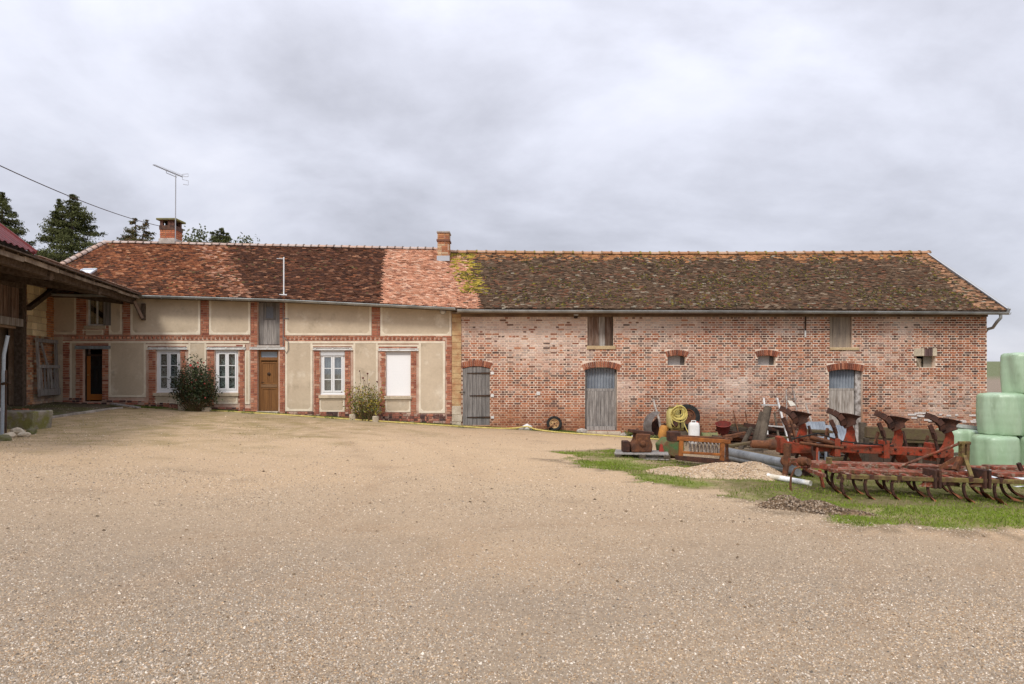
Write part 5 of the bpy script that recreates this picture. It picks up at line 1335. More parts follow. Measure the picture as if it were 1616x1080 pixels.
mb = MB(); mb.sheet(g, .01); mb.build('red_metal_roof', mat('red_sheet', (.16, .035, .035), (.11, .028, .03), sc=2, rough=.5, var=.08), wing)
zt = lambda x: EVZ + .14 + (EVX + .06 - x) * tanA
wb('verge_batten', (EVX, ysp + .04, zt(EVX) - .02), (-1.2, ysp + .04, zt(-1.2) - .02), .05, .12, mat('red_verge', (.20, .05, .05), rough=.5))
mb = MB(); mb.prism([(EVX - .02, EVZ + .10), (-1.2, EVZ + .12), (-1.2, zt(-1.2) - .1)], (0, ysp - .02, 0), (1, 0, 0), (0, 0, 1), .04); mb.build('gable_boarding', M_beam, wing)
# strut on the house wall that carries the end of the eave
st = thing('eave_strut', 'slanted brown timber strut on the cream wall carrying the eave corner', 'strut', (fx(228), YF, fz(506)))
mb = MB(); mb.bar((fx(228.5), YF - .07, fz(480)), (fx(228.5), YF - .07, fz(506)), .10, .10); mb.build('wall_piece', M_beam, st)
mb = MB(); mb.bar((fx(228), YF - .13, fz(503)), (fx(221), YF - .35, fz(477)), .07, .09); mb.build('strut', mat('grey_strut', (.24, .17, .13), rough=.9, bump=.4), st)
# slatted gate leaf standing against the wing wall
gt = thing('slatted_gate', 'grey wooden gate leaf of upright slats leaning on the shaded brick wall', 'gate', tuple(MW @ Vector((.1, t_of(66), 0))), rotz=WA, local=True)
ga, gb_ = t_of(50) - t_of(66), t_of(82.5) - t_of(66); zA, zB = wz(66, 625), wz(66, 536)
def gbar(name, a, b, w, h, m=M_wood_grey):
    mb = MB(); mb.bar(a, b, w, h); return mb.build(name, m, gt)
LE = .12
def gx_(z): return .02 + LE * (zB - z) / (zB - zA) * .6
for y in (ga + .06, gb_ - .06): gbar('stile', (gx_(zA), y, zA), (gx_(zB), y, zB), .05, .11)
gbar('top_rail', (gx_(zB - .05) + .03, ga, zB - .05), (gx_(zB - .05) + .03, gb_, zB - .05), .05, .11)
zm_ = lerp(zA, zB, .52); gbar('middle_rail', (gx_(zm_) + .04, ga - .03, zm_), (gx_(zm_) + .04, gb_ + .03, zm_), .05, .10)
gbar('bottom_rail', (gx_(zA + .1) + .035, ga, zA + .12), (gx_(zA + .1) + .035, gb_, zA + .12), .05, .20)
for k in range(5):
    y = lerp(ga + .24, gb_ - .24, k / 4); gbar('slat', (gx_(zA + .2), y, zA + .22), (gx_(zm_), y, zm_ - .05), .03, .075)
gbar('gate_brace', (gx_(zm_) - .01, ga + .80 * (gb_ - ga), zA + .25), (gx_(zB) - .01, ga + .25 * (gb_ - ga), zB - .10), .03, .09)

# ================================================================== THINGS IN THE YARD
M_rust = mat('rust', (.17, .07, .035), (.09, .045, .03), sc=9, rough=.9, bump=.5, bsc=40, stains=((14, (.28, .12, .05), .55, .7, .6),))
M_rust_dark = mat('rust_dark', (.046, .027, .022), (.092, .042, .028), sc=8, rough=.8, bump=.5, bsc=40, stains=((10, (.14, .09, .065), .60, .72, .4),))
M_red = mat('faded_red_paint', (.32, .048, .022), (.20, .06, .034), sc=6, rough=.75, bump=.35, bsc=40, stains=((11, (.115, .05, .03), .52, .66, .85), (30, (.20, .10, .06), .58, .68, .6)))
M_red_rusty = mat('rusty_red_paint', (.27, .062, .034), (.13, .06, .04), sc=7, rough=.9, bump=.7, bsc=40, stains=((13, (.33, .27, .20), .52, .62, .75), (8, (.085, .07, .028), .52, .66, .75), (24, (.06, .035, .025), .56, .66, .7)))
M_mossbar = mat('mossy_bar', (.19, .15, .05), (.12, .07, .04), sc=7, rough=.95, bump=.6, bsc=40, stains=((9, (.28, .24, .07), .55, .68, .6),))
M_orange = mat('orange_rust', (.36, .13, .035), (.20, .075, .03), sc=6, rough=.85, bump=.4, bsc=40)
M_rubber = mat('rubber', (.018, .018, .018), (.035, .033, .03), sc=10, rough=.85, bump=.4)
M_yellow = mat('yellow_tank', (.60, .52, .19), (.46, .40, .17), sc=3, rough=.6, var=.12, stains=((5, (.20, .16, .06), .6, .75, .6),))
M_hose = mat('yellow_hose', (.66, .54, .17), (.50, .40, .12), sc=8, rough=.5)
M_plastic_white = mat('white_plastic', (.78, .77, .74), (.66, .64, .60), sc=4, rough=.45, var=.05)
M_green = mat('faded_green', (.075, .16, .06), (.16, .10, .05), sc=6, rough=.8, stains=((9, (.14, .07, .04), .56, .7, .8),))
M_mossywood = mat('mossy_wood', (.105, .07, .045), (.115, .09, .045), sc=4, rough=.95, bump=.6, bsc=20, stretch=(2, 2, 2), orand=.2, stains=((6, (.15, .135, .045), .58, .72, .5),))
M_darkwood = mat('dark_wood', (.065, .05, .038), (.12, .095, .07), sc=4, rough=.95, bump=.6, bsc=20, orand=.2)
M_alu = mat('aluminium_rail', (.62, .60, .57), (.45, .42, .39), sc=5, rough=.45, metal=.3)
M_grey_metal = mat('grey_metal', (.30, .32, .33), (.18, .19, .20), sc=3, rough=.55, metal=.4)
M_bale = mat('bale_wrap', (.31, .44, .275), (.375, .49, .335), sc=1.6, rough=.34, bump=.8, bsc=7, spec=.5, var=.07, vsc=9, stretch=(1, 1, .3), stains=((3.0, (.21, .29, .17), .60, .76, .6), (9.0, (.46, .58, .42), .60, .72, .5)))
M_sheet = mat('white_sheeting', (.74, .75, .78), (.62, .63, .67), sc=3, rough=.5, bump=.3, bsc=6)

# --- wrapped bales in a stack behind the machines: round bales standing on end
def bale_mesh(seed):
    rr = random.Random(seed); n, rows = 40, 16; Rb, Hb = .535, 1.13; vs = []
    lump = [(rr.uniform(0, 6.28), rr.uniform(.004, .018), rr.randint(2, 9)) for _ in range(8)]
    prof = [(0.0, 0.0), (.30, .0), (.47, .012), (.515, .05)] + [(Rb * (.972 + .045 * math.sin(math.pi * t) + (.008 if q_ % 3 == 1 else 0)), .05 + (Hb - .10) * t) for q_, t in enumerate(np.linspace(.06, .94, 14))] + [(.515, Hb - .05), (.465, Hb - .008), (.28, Hb + .012), (0.0, Hb + .02)]
    for i, (r, h) in enumerate(prof):
        for k in range(n):
            t = 2 * math.pi * k / n; d = sum(a * math.sin(m * t + p + h * 2) for p, a, m in lump) * (1 if 2 < i < len(prof) - 3 else .4)
            vs.append(((r + d * (r > .1)) * math.cos(t), (r + d * (r > .1)) * math.sin(t), h + (rr.uniform(-.006, .006) if r > .1 else 0)))
    fs = [(i * n + k, i * n + (k + 1) % n, (i + 1) * n + (k + 1) % n, (i + 1) * n + k) for i in range(len(prof) - 1) for k in range(n)]
    mb = MB(); mb.add(vs, fs); return mb.mesh('wrapped_bale', M_bale, smooth=True)
bm_ = [bale_mesh(s) for s in (1, 2, 3)]
YB = 18.3; S_ = YB - .535
def bx(px):
    th = math.atan((px - CX) / F); Xc = YB * math.tan(th)
    for _ in range(4): Xc = YB * math.tan(th + math.asin(.545 / math.hypot(Xc, YB)))
    return Xc - .53
Z1, Z2, Z3 = CZ - (690 - HY) * S_ / F, CZ - (622 - HY) * S_ / F, CZ + (HY - 556) * S_ / F
Hb = 1.13
bales = [(bx(1530) + .53, YB, Z1 - Hb, 'pale green wrapped bale at the left end of the bottom row'),
         (bx(1592) + .53, YB - .1, Z1 - Hb - .02, 'pale green wrapped bale second along the bottom row, cut by the photo edge'),
         (bx(1548) + .53, YB + .15, Z2 - Hb, 'pale green wrapped bale of the middle row hiding the barn corner'),
         (bx(1611) + .54, YB + .05, Z2 - Hb - .02, 'sliver of pale green wrapped bale right of the middle row'),
         (bx(1588) + .54, YB + .25, Z3 - Hb, 'pale green wrapped bale on top of the stack against the field'),
         (bx(1512) + .56, YB + 1.15, Z1 - Hb + .07, 'pale green wrapped bale standing back behind the bottom row')]
for k, (x, y, z, lab) in enumerate(bales):
    o = bpy.data.objects.new('wrapped_bale', bm_[k % 3]); COL.objects.link(o); o.location = (x, y, z); o.rotation_euler = (0, 0, k * 1.1); tag(o, lab, 'bale', 'green wrapped bales stacked at the right')
for (pts, lab) in (([(1500, 737, 16.6), (1650, 742, 16.6)], 'white plastic sheeting lying in front of the bottom bales'), ([(1556, 766, 14.2), (1680, 774, 14.2)], 'lower white sheeting seen under the cultivator bars')):
    a, b = at(*pts[0]), at(*pts[1]); g = []
    for i in range(5):
        row = []
        for j in range(13):
            p = a.lerp(b, j / 12); q = p + Vector((0, -.22 * i, 0)); t = i / 4
            q.z = lerp(p.z, G(q.x, q.y) + .02, t ** .7) + .02 * math.sin(j * 2.1 + i * 1.3)
            row.append(tuple(q))
        g.append(row)
    mb = MB(); mb.sheet(g, .006); single(mb, 'plastic_sheet', M_sheet, lab, 'plastic sheet', a, smooth=True)

# --- the plough: reversible, four pairs of bodies on one red beam
YP = 12.6
pl0 = at(1235, 706, YP)
plough = thing('plough', 'red rusty reversible plough with four upturned bodies on a long beam', 'plough', (pl0.x, YP, G(pl0.x, YP)))
bA, bB = at(1240, 703.5, YP + .1), at(1502, 715, YP - .2)
mb = MB(); mb.bar(at(1285, 705.5, YP + .08), bB, .15, .145); mb.build('main_beam', M_red, plough, bevel=.006)
dB = (bB - bA).normalized()
mb = MB(); mb.prism([(-.16, -.12), (.40, -.11), (.40, .05), (.14, .07), (-.04, .10), (-.12, .19), (-.18, .17)], bA + Vector((.02, .12, -.01)), (1, 0, -.02), (0, 0, 1), .26); mb.build('head_stock', M_red, plough, bevel=.008)
mb = MB(); mb.lathe([(.055, -.62), (.075, -.58), (.08, -.3), (.10, -.28), (.10, -.18)], at(1238, 702.5, YP), (1, 0, -.03), 14); mb.build('cross_shaft', M_rust, plough, smooth=True)
mb = MB(); mb.tube([at(1243, 700, YP - .1), at(1241, 730, YP - .1), at(1238, 757, YP - .1)], [.075, .06, .05], 8); mb.lathe([(.10, -.04), (.10, .04)], at(1241, 728, YP - .1), (0, 1, 0), 14); mb.build('support_leg', M_rust, plough, smooth=True)
mb = MB(); mb.tube([at(1262, 699, YP - .18), at(1330, 707.5, YP - .18)], .028, 8); mb.tube([at(1278, 690, YP - .12), at(1318, 700, YP - .15)], .04, 8); mb.build('turnover_ram', M_rust, plough, smooth=True)
mb = MB(); mb.bar(at(1270, 694, YP - .02), at(1325, 699, YP - .05), .20, .05); mb.bar(at(1262, 689, YP + .1), at(1300, 697, YP + .1), .12, .06); mb.build('turnover_plate', M_rust, plough)
def sc_(px): return px * YP / F
def plough_body(px, pyb, yoff, s=1):
    """one body above (s=1) or below (s=-1) the beam; px,pyb: foot of its leg on the beam in the photo"""
    o = at(px, pyb, YP + yoff); u = sc_(1)                       # metres for one photo pixel
    P = lambda a, b: (a * u, -b * u * s)
    leg = MB(); leg.prism([P(-15, 5), P(-4, -1), P(3, -9), P(7, -21), P(7, -33), P(14, -35), P(19, -24), P(19, -8), P(13, 4), P(4, 10), P(-11, 10)][::(1 if s > 0 else -1)], o + Vector((0, -.03, 0)), (1, 0, 0), (0, 0, 1), .05)
    leg.build('leg', M_red, plough, bevel=.004)
    g = []                                                      # curved mouldboard
    for i in range(9):
        t = i / 8.0; row = []
        for j in range(5):
            w = j / 4.0
            xa, za = lerp(-10, 19, t), lerp(-52, -47, t) - 1.5 * math.sin(t * 3.14); xb, zb_ = lerp(2, 12, t), -27 - 9 * t
            xb = lerp(xa, xb, w ** .8); zz = lerp(za, zb_, w)
            row.append(tuple(o + Vector((xb * u, -.10 - .20 * t + .09 * math.sin(w * 3.1), -zz * u * s))))
        g.append(row)
    m = MB(); m.sheet(g, .010); m.build('mouldboard', M_rust_dark, plough, smooth=True)
    sh = MB(); q = [o + Vector((x * u, y, -z * u * s)) for x, y, z in ((-23, -.02, -56), (-15, -.06, -53), (-8, -.10, -48), (-3, -.12, -41), (0, -.10, -33))]
    for a_, b_, w_ in zip(q[:-1], q[1:], (.045, .07, .085, .06)): sh.bar(a_, b_, .10, w_, (0, 1, 0))
    sh.build('share', M_rust_dark, plough)
    k = MB(); q = [o + Vector((x * u, -.12, -z * u * s)) for x, z in ((-6, 4), (-10, -8), (-13, -20), (-16, -30), (-21, -41))]
    for a_, b_, w_ in zip(q[:-1], q[1:], (.05, .05, .11, .07)): k.bar(a_, b_, .035, w_)
    k.build('skimmer', M_rust_dark, plough)
for (px, py, yo) in ((1252, 699, .30), (1327, 703, .10), (1402, 708, -.05), (1482, 712, -.2)):
    plough_body(px, py, yo, 1)
for (px, py, yo) in ((1262, 713, .42), (1338, 717, .30), (1412, 720, .2), (1488, 724, .1)):
    plough_body(px, py, yo, -1)
for px, py in ((1318, 706), (1395, 709), (1468, 713)):
    mb = MB(); q = at(px, py, YP - .09); mb.box(q.x - .05, q.x + .05, q.y - .10, q.y + .12, q.z - .16, q.z + .16); mb.build('clamp', M_red, plough, bevel=.004)
for k in range(11):
    q = bA.lerp(bB, .2 + .075 * k) + Vector((0, -.078, .03 * (-1) ** k)); mb = MB(); mb.lathe([(.022, 0), (.022, .02), (.012, .03)], q, (0, -1, 0), 6); mb.build('beam_bolt', M_rust_dark, plough)
mb = MB(); mb.tube([at(1250, 693, YP - .1), at(1290, 684, YP - .15), at(1330, 697, YP - .18), at(1370, 701, YP - .16), at(1410, 704, YP - .14)], .014, 6); mb.build('oil_hose', M_rubber, plough, smooth=True)
for k, (pa, pb) in enumerate((((1258, 704), (1248, 664)), ((1284, 700), (1276, 672)), ((1300, 706), (1306, 676)), ((1352, 707), (1345, 678)), ((1378, 709), (1386, 682)), ((1432, 711), (1424, 680)), ((1458, 712), (1464, 688)), ((1500, 714), (1496, 678)))):
    mb = MB(); mb.bar(at(*pa, YP + .12), at(*pb, YP + .18), .035, .05); mb.build('lever', M_rust_dark if k % 2 else M_rust, plough)
mb = MB(); mb.tube([at(1290, 707, YP - .2), at(1289, 724, YP - .25), at(1291, 735, YP - .3)], .022, 6); mb.build('chain_hook', M_red, plough)

# --- the cultivator in front of it: spring tines under three long bars
YC1, YC2, YC3 = 10.35, 10.85, 11.35
cu0 = at(1430, 760, YC1)
cult = thing('cultivator', 'long rusty red spring tine cultivator lying along the grass with lichen on its bars', 'cultivator', (cu0.x, YC1, G(cu0.x, YC1)))
def bar_line(px0, y_0, px1, y_1, Y, w, h, name, m, bev=.004):
    mb = MB(); mb.bar(at(px0, y_0, Y), at(px1, y_1, Y), w, h); return mb.build(name, m, cult, bevel=bev)
bar_line(1330, 752, 1478, 757, YC1, .075, .06, 'front_bar', M_mossbar); bar_line(1482, 757, 1556, 759, YC1, .075, .065, 'front_bar', M_mossbar); bar_line(1561, 759.5, 1790, 764, YC1, .075, .06, 'front_bar', M_mossbar)
bar_line(1305, 741, 1480, 747.5, YC2, .40, .055, 'middle_plank_bar', M_red_rusty); bar_line(1484, 746, 1555, 749, YC2, .22, .06, 'middle_plank_bar', M_red_rusty); bar_line(1560, 747, 1800, 753, YC2, .42, .055, 'middle_plank_bar', M_red_rusty)
bar_line(1275, 731, 1480, 737, YC3, .36, .06, 'rear_bar', M_red_rusty); bar_line(1484, 737, 1555, 739, YC3, .20, .06, 'rear_bar', M_red_rusty); bar_line(1560, 738, 1830, 744, YC3, .36, .06, 'rear_bar', M_red_rusty)
for px in (1300, 1345, 1395, 1440, 1472, 1505, 1535, 1570, 1612, 1660):
    a, b = at(px, 754 + (px - 1400) * .03, YC1), at(px, 0, 1); b = Vector((a.x - .03, YC3 + .08, CZ + (HY - (734 + (px - 1400) * .03)) * YC3 / F)); mb = MB(); mb.bar(a, b, .07, .05); mb.build('cross_bar', M_red_rusty, cult)
for px in (1479.5, 1558):
    for d_ in (-.035, .035):
        q = at(px, 757, YC1 - .05); mb = MB(); mb.box(q.x + d_ - .018, q.x + d_ + .018, q.y - .02, q.y + .30, q.z - .14, q.z + .14); mb.build('hinge_plate', M_rust_dark, cult, bevel=.004)
    q = at(px - 14 if px < 1500 else px - 12, 757, YC1 + .02); mb = MB(); mb.prism([(-.16, -.10), (.12, -.12), (.12, .13)], q, (1, 0, 0), (0, 0, 1), .03); mb.build('gusset', M_red_rusty, cult)
# head stock: two uprights, splayed legs, long red stay
mb = MB(); mb.bar(at(1517.5, 697, YC2), at(1517, 735, YC2), .045, .09); mb.bar(at(1525.5, 697, YC2), at(1524, 735, YC2), .045, .09); mb.lathe([(.03, -.09), (.03, .09)], at(1521.5, 699.5, YC2 - .02), (1, 0, 0), 10); mb.build('head_upright', M_mossbar, cult)
mb = MB(); mb.bar(at(1522, 720, YC2 - .05), at(1533.5, 754, YC1 + .05), .05, .05); mb.build('head_leg', M_mossbar, cult)
mb = MB(); mb.bar(at(1516, 722, YC2 - .05), at(1507, 742, YC2 - .08), .075, .075); mb.build('head_leg', M_rust, cult)
mb = MB(); mb.bar(at(1511, 722, YC2), at(1482, 739, YC2 + .1), .055, .055); mb.build('head_stay', M_rust, cult)
mb = MB(); mb.tube([at(1512, 701, YC2 - .05), at(1418, 737, YC3 - .2)], .022, 8); mb.build('long_stay', M_red_rusty, cult, smooth=True)
mb = MB(); mb.bar(at(1607, 731, YC2), at(1612, 743, YC2), .05, .05); mb.build('stop_pin', M_rust_dark, cult)
# left end: old wheel hub, loop tine and stop
mb = MB(); mb.lathe([(.075, -.09), (.075, .0), (.055, .02), (.055, .09)], at(1270, 728.5, YC2), (.3, -1, .1), 14); mb.build('hub', M_rust, cult, smooth=True)
mb = MB(); mb.bar(at(1276, 734, YC2), at(1320, 738, YC2), .09, .08); mb.build('end_bar', M_red_rusty, cult); mb = MB(); mb.bar(at(1246, 727, YC3), at(1268, 729, YC3), .11, .08); mb.build('end_bar', M_red_rusty, cult)
mb = MB(); mb.bar(at(1308, 722, YC2 + .1), at(1308, 741, YC2 + .1), .06, .09); mb.build('end_post', M_mossbar, cult)
mb = MB(); mb.bar(at(1293, 742, YC2 - .1), at(1299, 769, YC2 - .1), .03, .06); mb.build('stop_leg', M_red, cult)
# one tine and its share, copied along the bars
tm_ = MB(); H_ = .46
ct = [(.02, 0), (-.04, .012), (-.10, -.03), (-.125, -.12), (-.115, -.22), (-.08, -.31), (-.03, -.38), (.04, -.44)]
for (a_, b_) in zip(ct[:-1], ct[1:]):
    d = Vector((b_[0] - a_[0], 0, b_[1] - a_[1])).normalized() * .006; tm_.bar((a_[0] - d.x, 0, a_[1] - d.z), (b_[0] + d.x, 0, b_[1] + d.z), .045, .032, (0, 1, 0))
tine_me = tm_.mesh('tine', M_rust_dark)
smb = MB(); smb.add([(-.08, -.075, -.33), (-.08, .02, -.33), (.20, -.03, -.505), (.02, -.10, -.46), (.04, .045, -.44), (-.09, -.03, -.32), (.05, -.05, -.42)], [(0, 3, 6, 5), (5, 6, 4, 1), (3, 2, 6), (6, 2, 4), (0, 5, 1, 4, 2, 3)])
share_me = smb.mesh('tine_share', mat('bright_rust', (.33, .125, .06), (.22, .085, .045), sc=9, rough=.85, bump=.4))
cmb = MB(); cmb.box(-.05, .04, -.04, .04, -.03, .05); clamp_me = cmb.mesh('tine_clamp', M_rust_dark)
oc = org(cult)
def tine(p, rz, s):
    t = link('tine', tine_me, None, cult, p - oc); t.rotation_euler = (random.uniform(-.05, .05), random.uniform(-.05, .05), rz); t.scale = (s, 1, s)
    sh_ = link('tine_share', share_me, None, t); sh_.scale = (1.25, 1.35, 1.0); link('tine_clamp', clamp_me, None, t)
for (row, Y, yb, pxs) in ((0, YC1, 755, (1338, 1374, 1418, 1476, 1530, 1578, 1630, 1680)), (1, YC2, 747, (1322, 1356, 1404, 1452, 1506, 1556, 1590, 1650)), (2, YC3, 738, (1312, 1390, 1440, 1493, 1540, 1600, 1660))):
    for px in pxs:
        p = at(px, yb + (px - 1430) * .025, Y); gz_ = G(p.x, p.y); s = max(.8, (p.z - gz_ - .0) / .475)
        tine(p, math.pi + random.uniform(-.25, .35) if False else random.uniform(-.3, .2), s)
p = at(1262, 737, YC2); mb = MB(); mb.tube([p, p + Vector((-.08, 0, -.03)), p + Vector((-.14, 0, -.16)), p + Vector((-.15, 0, -.33)), p + Vector((-.10, 0, -.46))], .017, 6); mb.build('loop_tine', M_rust, cult, smooth=True)

# --- pipes on the ground by the machines
a, b = gp(1212, 757), gp(1279, 768); mb = MB(); a.z += .06; b.z += .05; mb.tube([a, b], .048, 14); mb.tube([a - (b - a) * .002, a + (b - a) * .02], .052, 14); single(mb, 'plastic_pipe', mat('pvc_white', (.80, .80, .78), (.62, .56, .45), sc=3, rough=.4, lo=.52, hi=.6), 'short white plastic pipe lying in the grass before the cultivator', 'pipe', a, smooth=True)
a, b = Vector((*gp(1140, 722).xy, 0)), Vector((*gp(1250, 752).xy, 0)); a = at(1140, 712, a.y); b = at(1252, 735, b.y)
mb = MB(); mb.tube([a, b], .105, 16); mb.tube([a + Vector((0, -.20, -.10)), b + Vector((.0, -.22, -.10))], .07, 12); single(mb, 'steel_pipes', M_grey_metal, 'pair of long grey steel pipes sloping down behind the gravel heap', 'pipe', a, smooth=True)

# --- pallet with a rusty block, green hopper beside it
p0 = gp(1012, 722); pal_ = thing('pallet', 'weathered wooden pallet lying flat on the grass under a rusty block', 'pallet', (p0.x, p0.y, p0.z))
c, s = math.cos(-.12), math.sin(-.12)
def pal_part(name, x0, x1, y0, y1, z0, z1, m=M_wood_grey):
    mb = MB(); mb.box(x0, x1, y0, y1, z0, z1); me = mb.mesh(name, m); o = link(name, me, None, pal_); o.rotation_euler = (0, .0, -.18); return o
for k in range(6): pal_part('deck_board', -.58, .58, -.40 + k * .137, -.40 + k * .137 + .10, .10, .122)
for k in range(3):
    for j in range(3): pal_part('block', -.57 + j * .52, -.47 + j * .52 + .04, -.40 + k * .35, -.31 + k * .35, .022, .099, M_darkwood)
for k in range(3): pal_part('bottom_board', -.58, .58, -.40 + k * .35, -.31 + k * .35, .0, .021)
q = p0 + Vector((-.06, .02, .125)); rb = thing('rusty_block', 'rusty brown cast iron machine part standing on the pallet', 'machine part', tuple(q))
mb = MB(); mb.prism([(-.20, 0), (.24, 0), (.26, .16), (.20, .30), (.22, .40), (-.10, .42), (-.12, .26), (-.22, .15)], q + Vector((0, .16, 0)), (1, .1, 0), (0, 0, 1), .34); mb.build('body', M_rust, rb, bevel=.02)
mb = MB(); mb.box(q.x - .36, q.x - .21, q.y - .14, q.y + .16, q.z, q.z + .24); mb.build('side_box', M_rust_dark, rb, bevel=.012)
mb = MB(); mb.bar(q + Vector((-.20, -.02, .47)), q + Vector((.32, .04, .40)), .26, .07); mb.build('top_flange', M_rust_dark, rb, bevel=.01)
mb = MB(); mb.lathe([(.07, 0), (.07, .03), (.04, .05)], q + Vector((.06, -.17, .2)), (0, -1, 0), 12); mb.build('bearing', M_rust, rb)
q = gp(1052, 722); gh_ = thing('green_hopper', 'tilted faded green metal hopper with a red inside by the orange frame', 'hopper', tuple(q))
mb = MB(); mb.prism([(-.20, .10), (.14, .0), (.30, .18), (.28, .34), (-.08, .46), (-.24, .30)], q + Vector((0, .22, 0)), (1, .25, 0), (0, 0, 1), .40); mb.build('body', M_green, gh_, bevel=.015)
mb = MB(); mb.prism([(-.18, .16), (-.02, .12), (-.02, .26), (-.14, .33)], q + Vector((-.05, -.17, 0)), (1, .25, 0), (0, 0, 1), .02); mb.build('mouth', mat('red_inside', (.36, .06, .04), rough=.7), gh_)
mb = MB(); mb.box(q.x - .12, q.x + .26, q.y - .1, q.y + .2, q.z - .02, q.z + .09); mb.build('foot', M_rust_dark, gh_)

# --- heap of old timber and scrap between the pipes and the wall
def scrap_pile(name, lab, cat, c, n, Lr, m_list, spread, part, seed):
    rr = random.Random(seed); o = thing(name, lab, cat, tuple(c))
    for k in range(n):
        L_ = rr.uniform(*Lr); a = rr.uniform(-.5, .5); x, y = c.x + rr.uniform(-1, 1) * spread[0], c.y + rr.uniform(-1, 1) * spread[1]; z = G(x, y) + .06 + (k / n) * spread[2] + rr.uniform(0, .05)
        d = Vector((math.cos(a), math.sin(a), rr.uniform(-.16, .16))) * L_ / 2; w, h = rr.uniform(.10, .24), rr.uniform(.04, .12)
        mb = MB(); p = Vector((x, y, z + abs(d.z))); mb.bar(p - d, p + d, w, h); mb.build(part, rr.choice(m_list), o)
    return o
scrap_pile('timber_heap', 'heap of dark old beams behind the grey pipes and posts', 'timber', gp(1205, 703), 16, (1.0, 2.2), [M_darkwood, M_mossywood, M_darkwood, M_rust_dark], (.75, .55, .42), 'beam', 71)
scrap_pile('scrap_heap', 'low pile of rusty iron bars and plates under the plough beam', 'scrap', gp(1292, 722), 18, (.5, 1.3), [M_rust_dark, M_rust, M_darkwood, M_rust_dark], (.85, .5, .26), 'bar', 72)
scrap_pile('iron_heap', 'rusty iron scraps between the red bowl and the posts', 'scrap', gw(1175, 20.0), 10, (.4, .9), [M_rust_dark, M_darkwood, M_rust], (.55, .4, .22), 'bar', 73)
scrap_pile('board_heap', 'dark boards dumped under the trailer and behind the cultivator', 'boards', gp(1395, 733), 16, (1.0, 1.9), [M_darkwood, M_wood_brown, M_darkwood, M_mossywood], (1.0, .5, .2), 'board', 74)

for (pa, pb, r_, m_, lab) in (((1186, 690, 20.6), (1176, 650, 21.7), .022, M_rust, 'rusty iron bar leaning at the wall left of the dark posts'), ((1296, 690, 20.4), (1272, 640, 21.8), .03, M_wood_pale, 'grey stick leaning at the wall right of the iron hoop'),
                    ((1232, 694, 20.2), (1222, 652, 21.6), .035, M_darkwood, 'dark stake leaning between the ladder rails'), ((1262, 694, 20.2), (1268, 655, 21.7), .025, M_rust_dark, 'thin dark rod leaning just right of the iron hoop')):
    a, b = at(*pa), at(*pb); a.z = G(a.x, a.y); mb = MB(); mb.tube([a, b], r_, 7); single(mb, 'leaning_bar', m_, lab, 'bar', a)

# --- orange roller frame on the heap
q = gp(1112, 735); YO = q.y
of = thing('roller_frame', 'rusty orange open frame with a coil roller standing on the gravel heap', 'machine frame', tuple(q))
def OB(name, a, b, w, h, m=M_orange):
    mb = MB(); mb.bar(a, b, w, h); return mb.build(name, m, of, bevel=.006)
YOa, YOb = YO - .22, YO + .28
OB('front_top_rail', at(1068, 692, YOa), at(1152, 697.5, YOa), .07, .08); OB('front_foot_rail', at(1066, 722, YOa), at(1154, 732, YOa), .09, .09, M_rust_dark); OB('middle_rail', at(1076, 714, YOa - .02), at(1143, 718, YOa - .02), .045, .05)
OB('rear_top_rail', at(1064, 689, YOb), at(1155, 693.5, YOb), .07, .07, M_rust); OB('rear_foot_rail', at(1070, 722, YOb), at(1152, 729, YOb), .07, .08, M_rust_dark)
for px, py0, py1 in ((1075, 692, 724), (1140, 696, 730)):
    OB('upright', at(px, py0 + 2, YOa), at(px - 1, py1, YOa), .085, .07)
for px, py0, py1 in ((1075, 691, 724), (1147, 694, 729)):
    OB('upright', at(px, py0 + 2, YOb), at(px, py1, YOb), .06, .06, M_rust)
for px, e in ((1072, 0), (1146, 4)):
    OB('end_tie', at(px, 692 + e, YOa), at(px, 690 + e, YOb), .06, .07, M_rust)
mb = MB(); pts = []
a, b = at(1085, 705, YO + .03), at(1138, 709, YO + .03)
for i in range(140):
    t = i / 139; th = t * 2 * math.pi * 9; c_ = a.lerp(b, t); pts.append(c_ + Vector((0, math.cos(th) * .13, math.sin(th) * .13)))
mb.tube(pts, .013, 5); mb.build('coil', mat('bare_steel', (.36, .32, .29), (.22, .16, .12), sc=9, rough=.6, metal=.3), of, smooth=True)
mb = MB(); mb.box(at(1066, 690, YOa).x - .12, at(1066, 690, YOa).x + .10, YOa - .02, YOa + .3, at(1066, 695, YOa).z - .03, at(1066, 682, YOa).z); mb.build('end_bracket', M_rust_dark, of, bevel=.01)

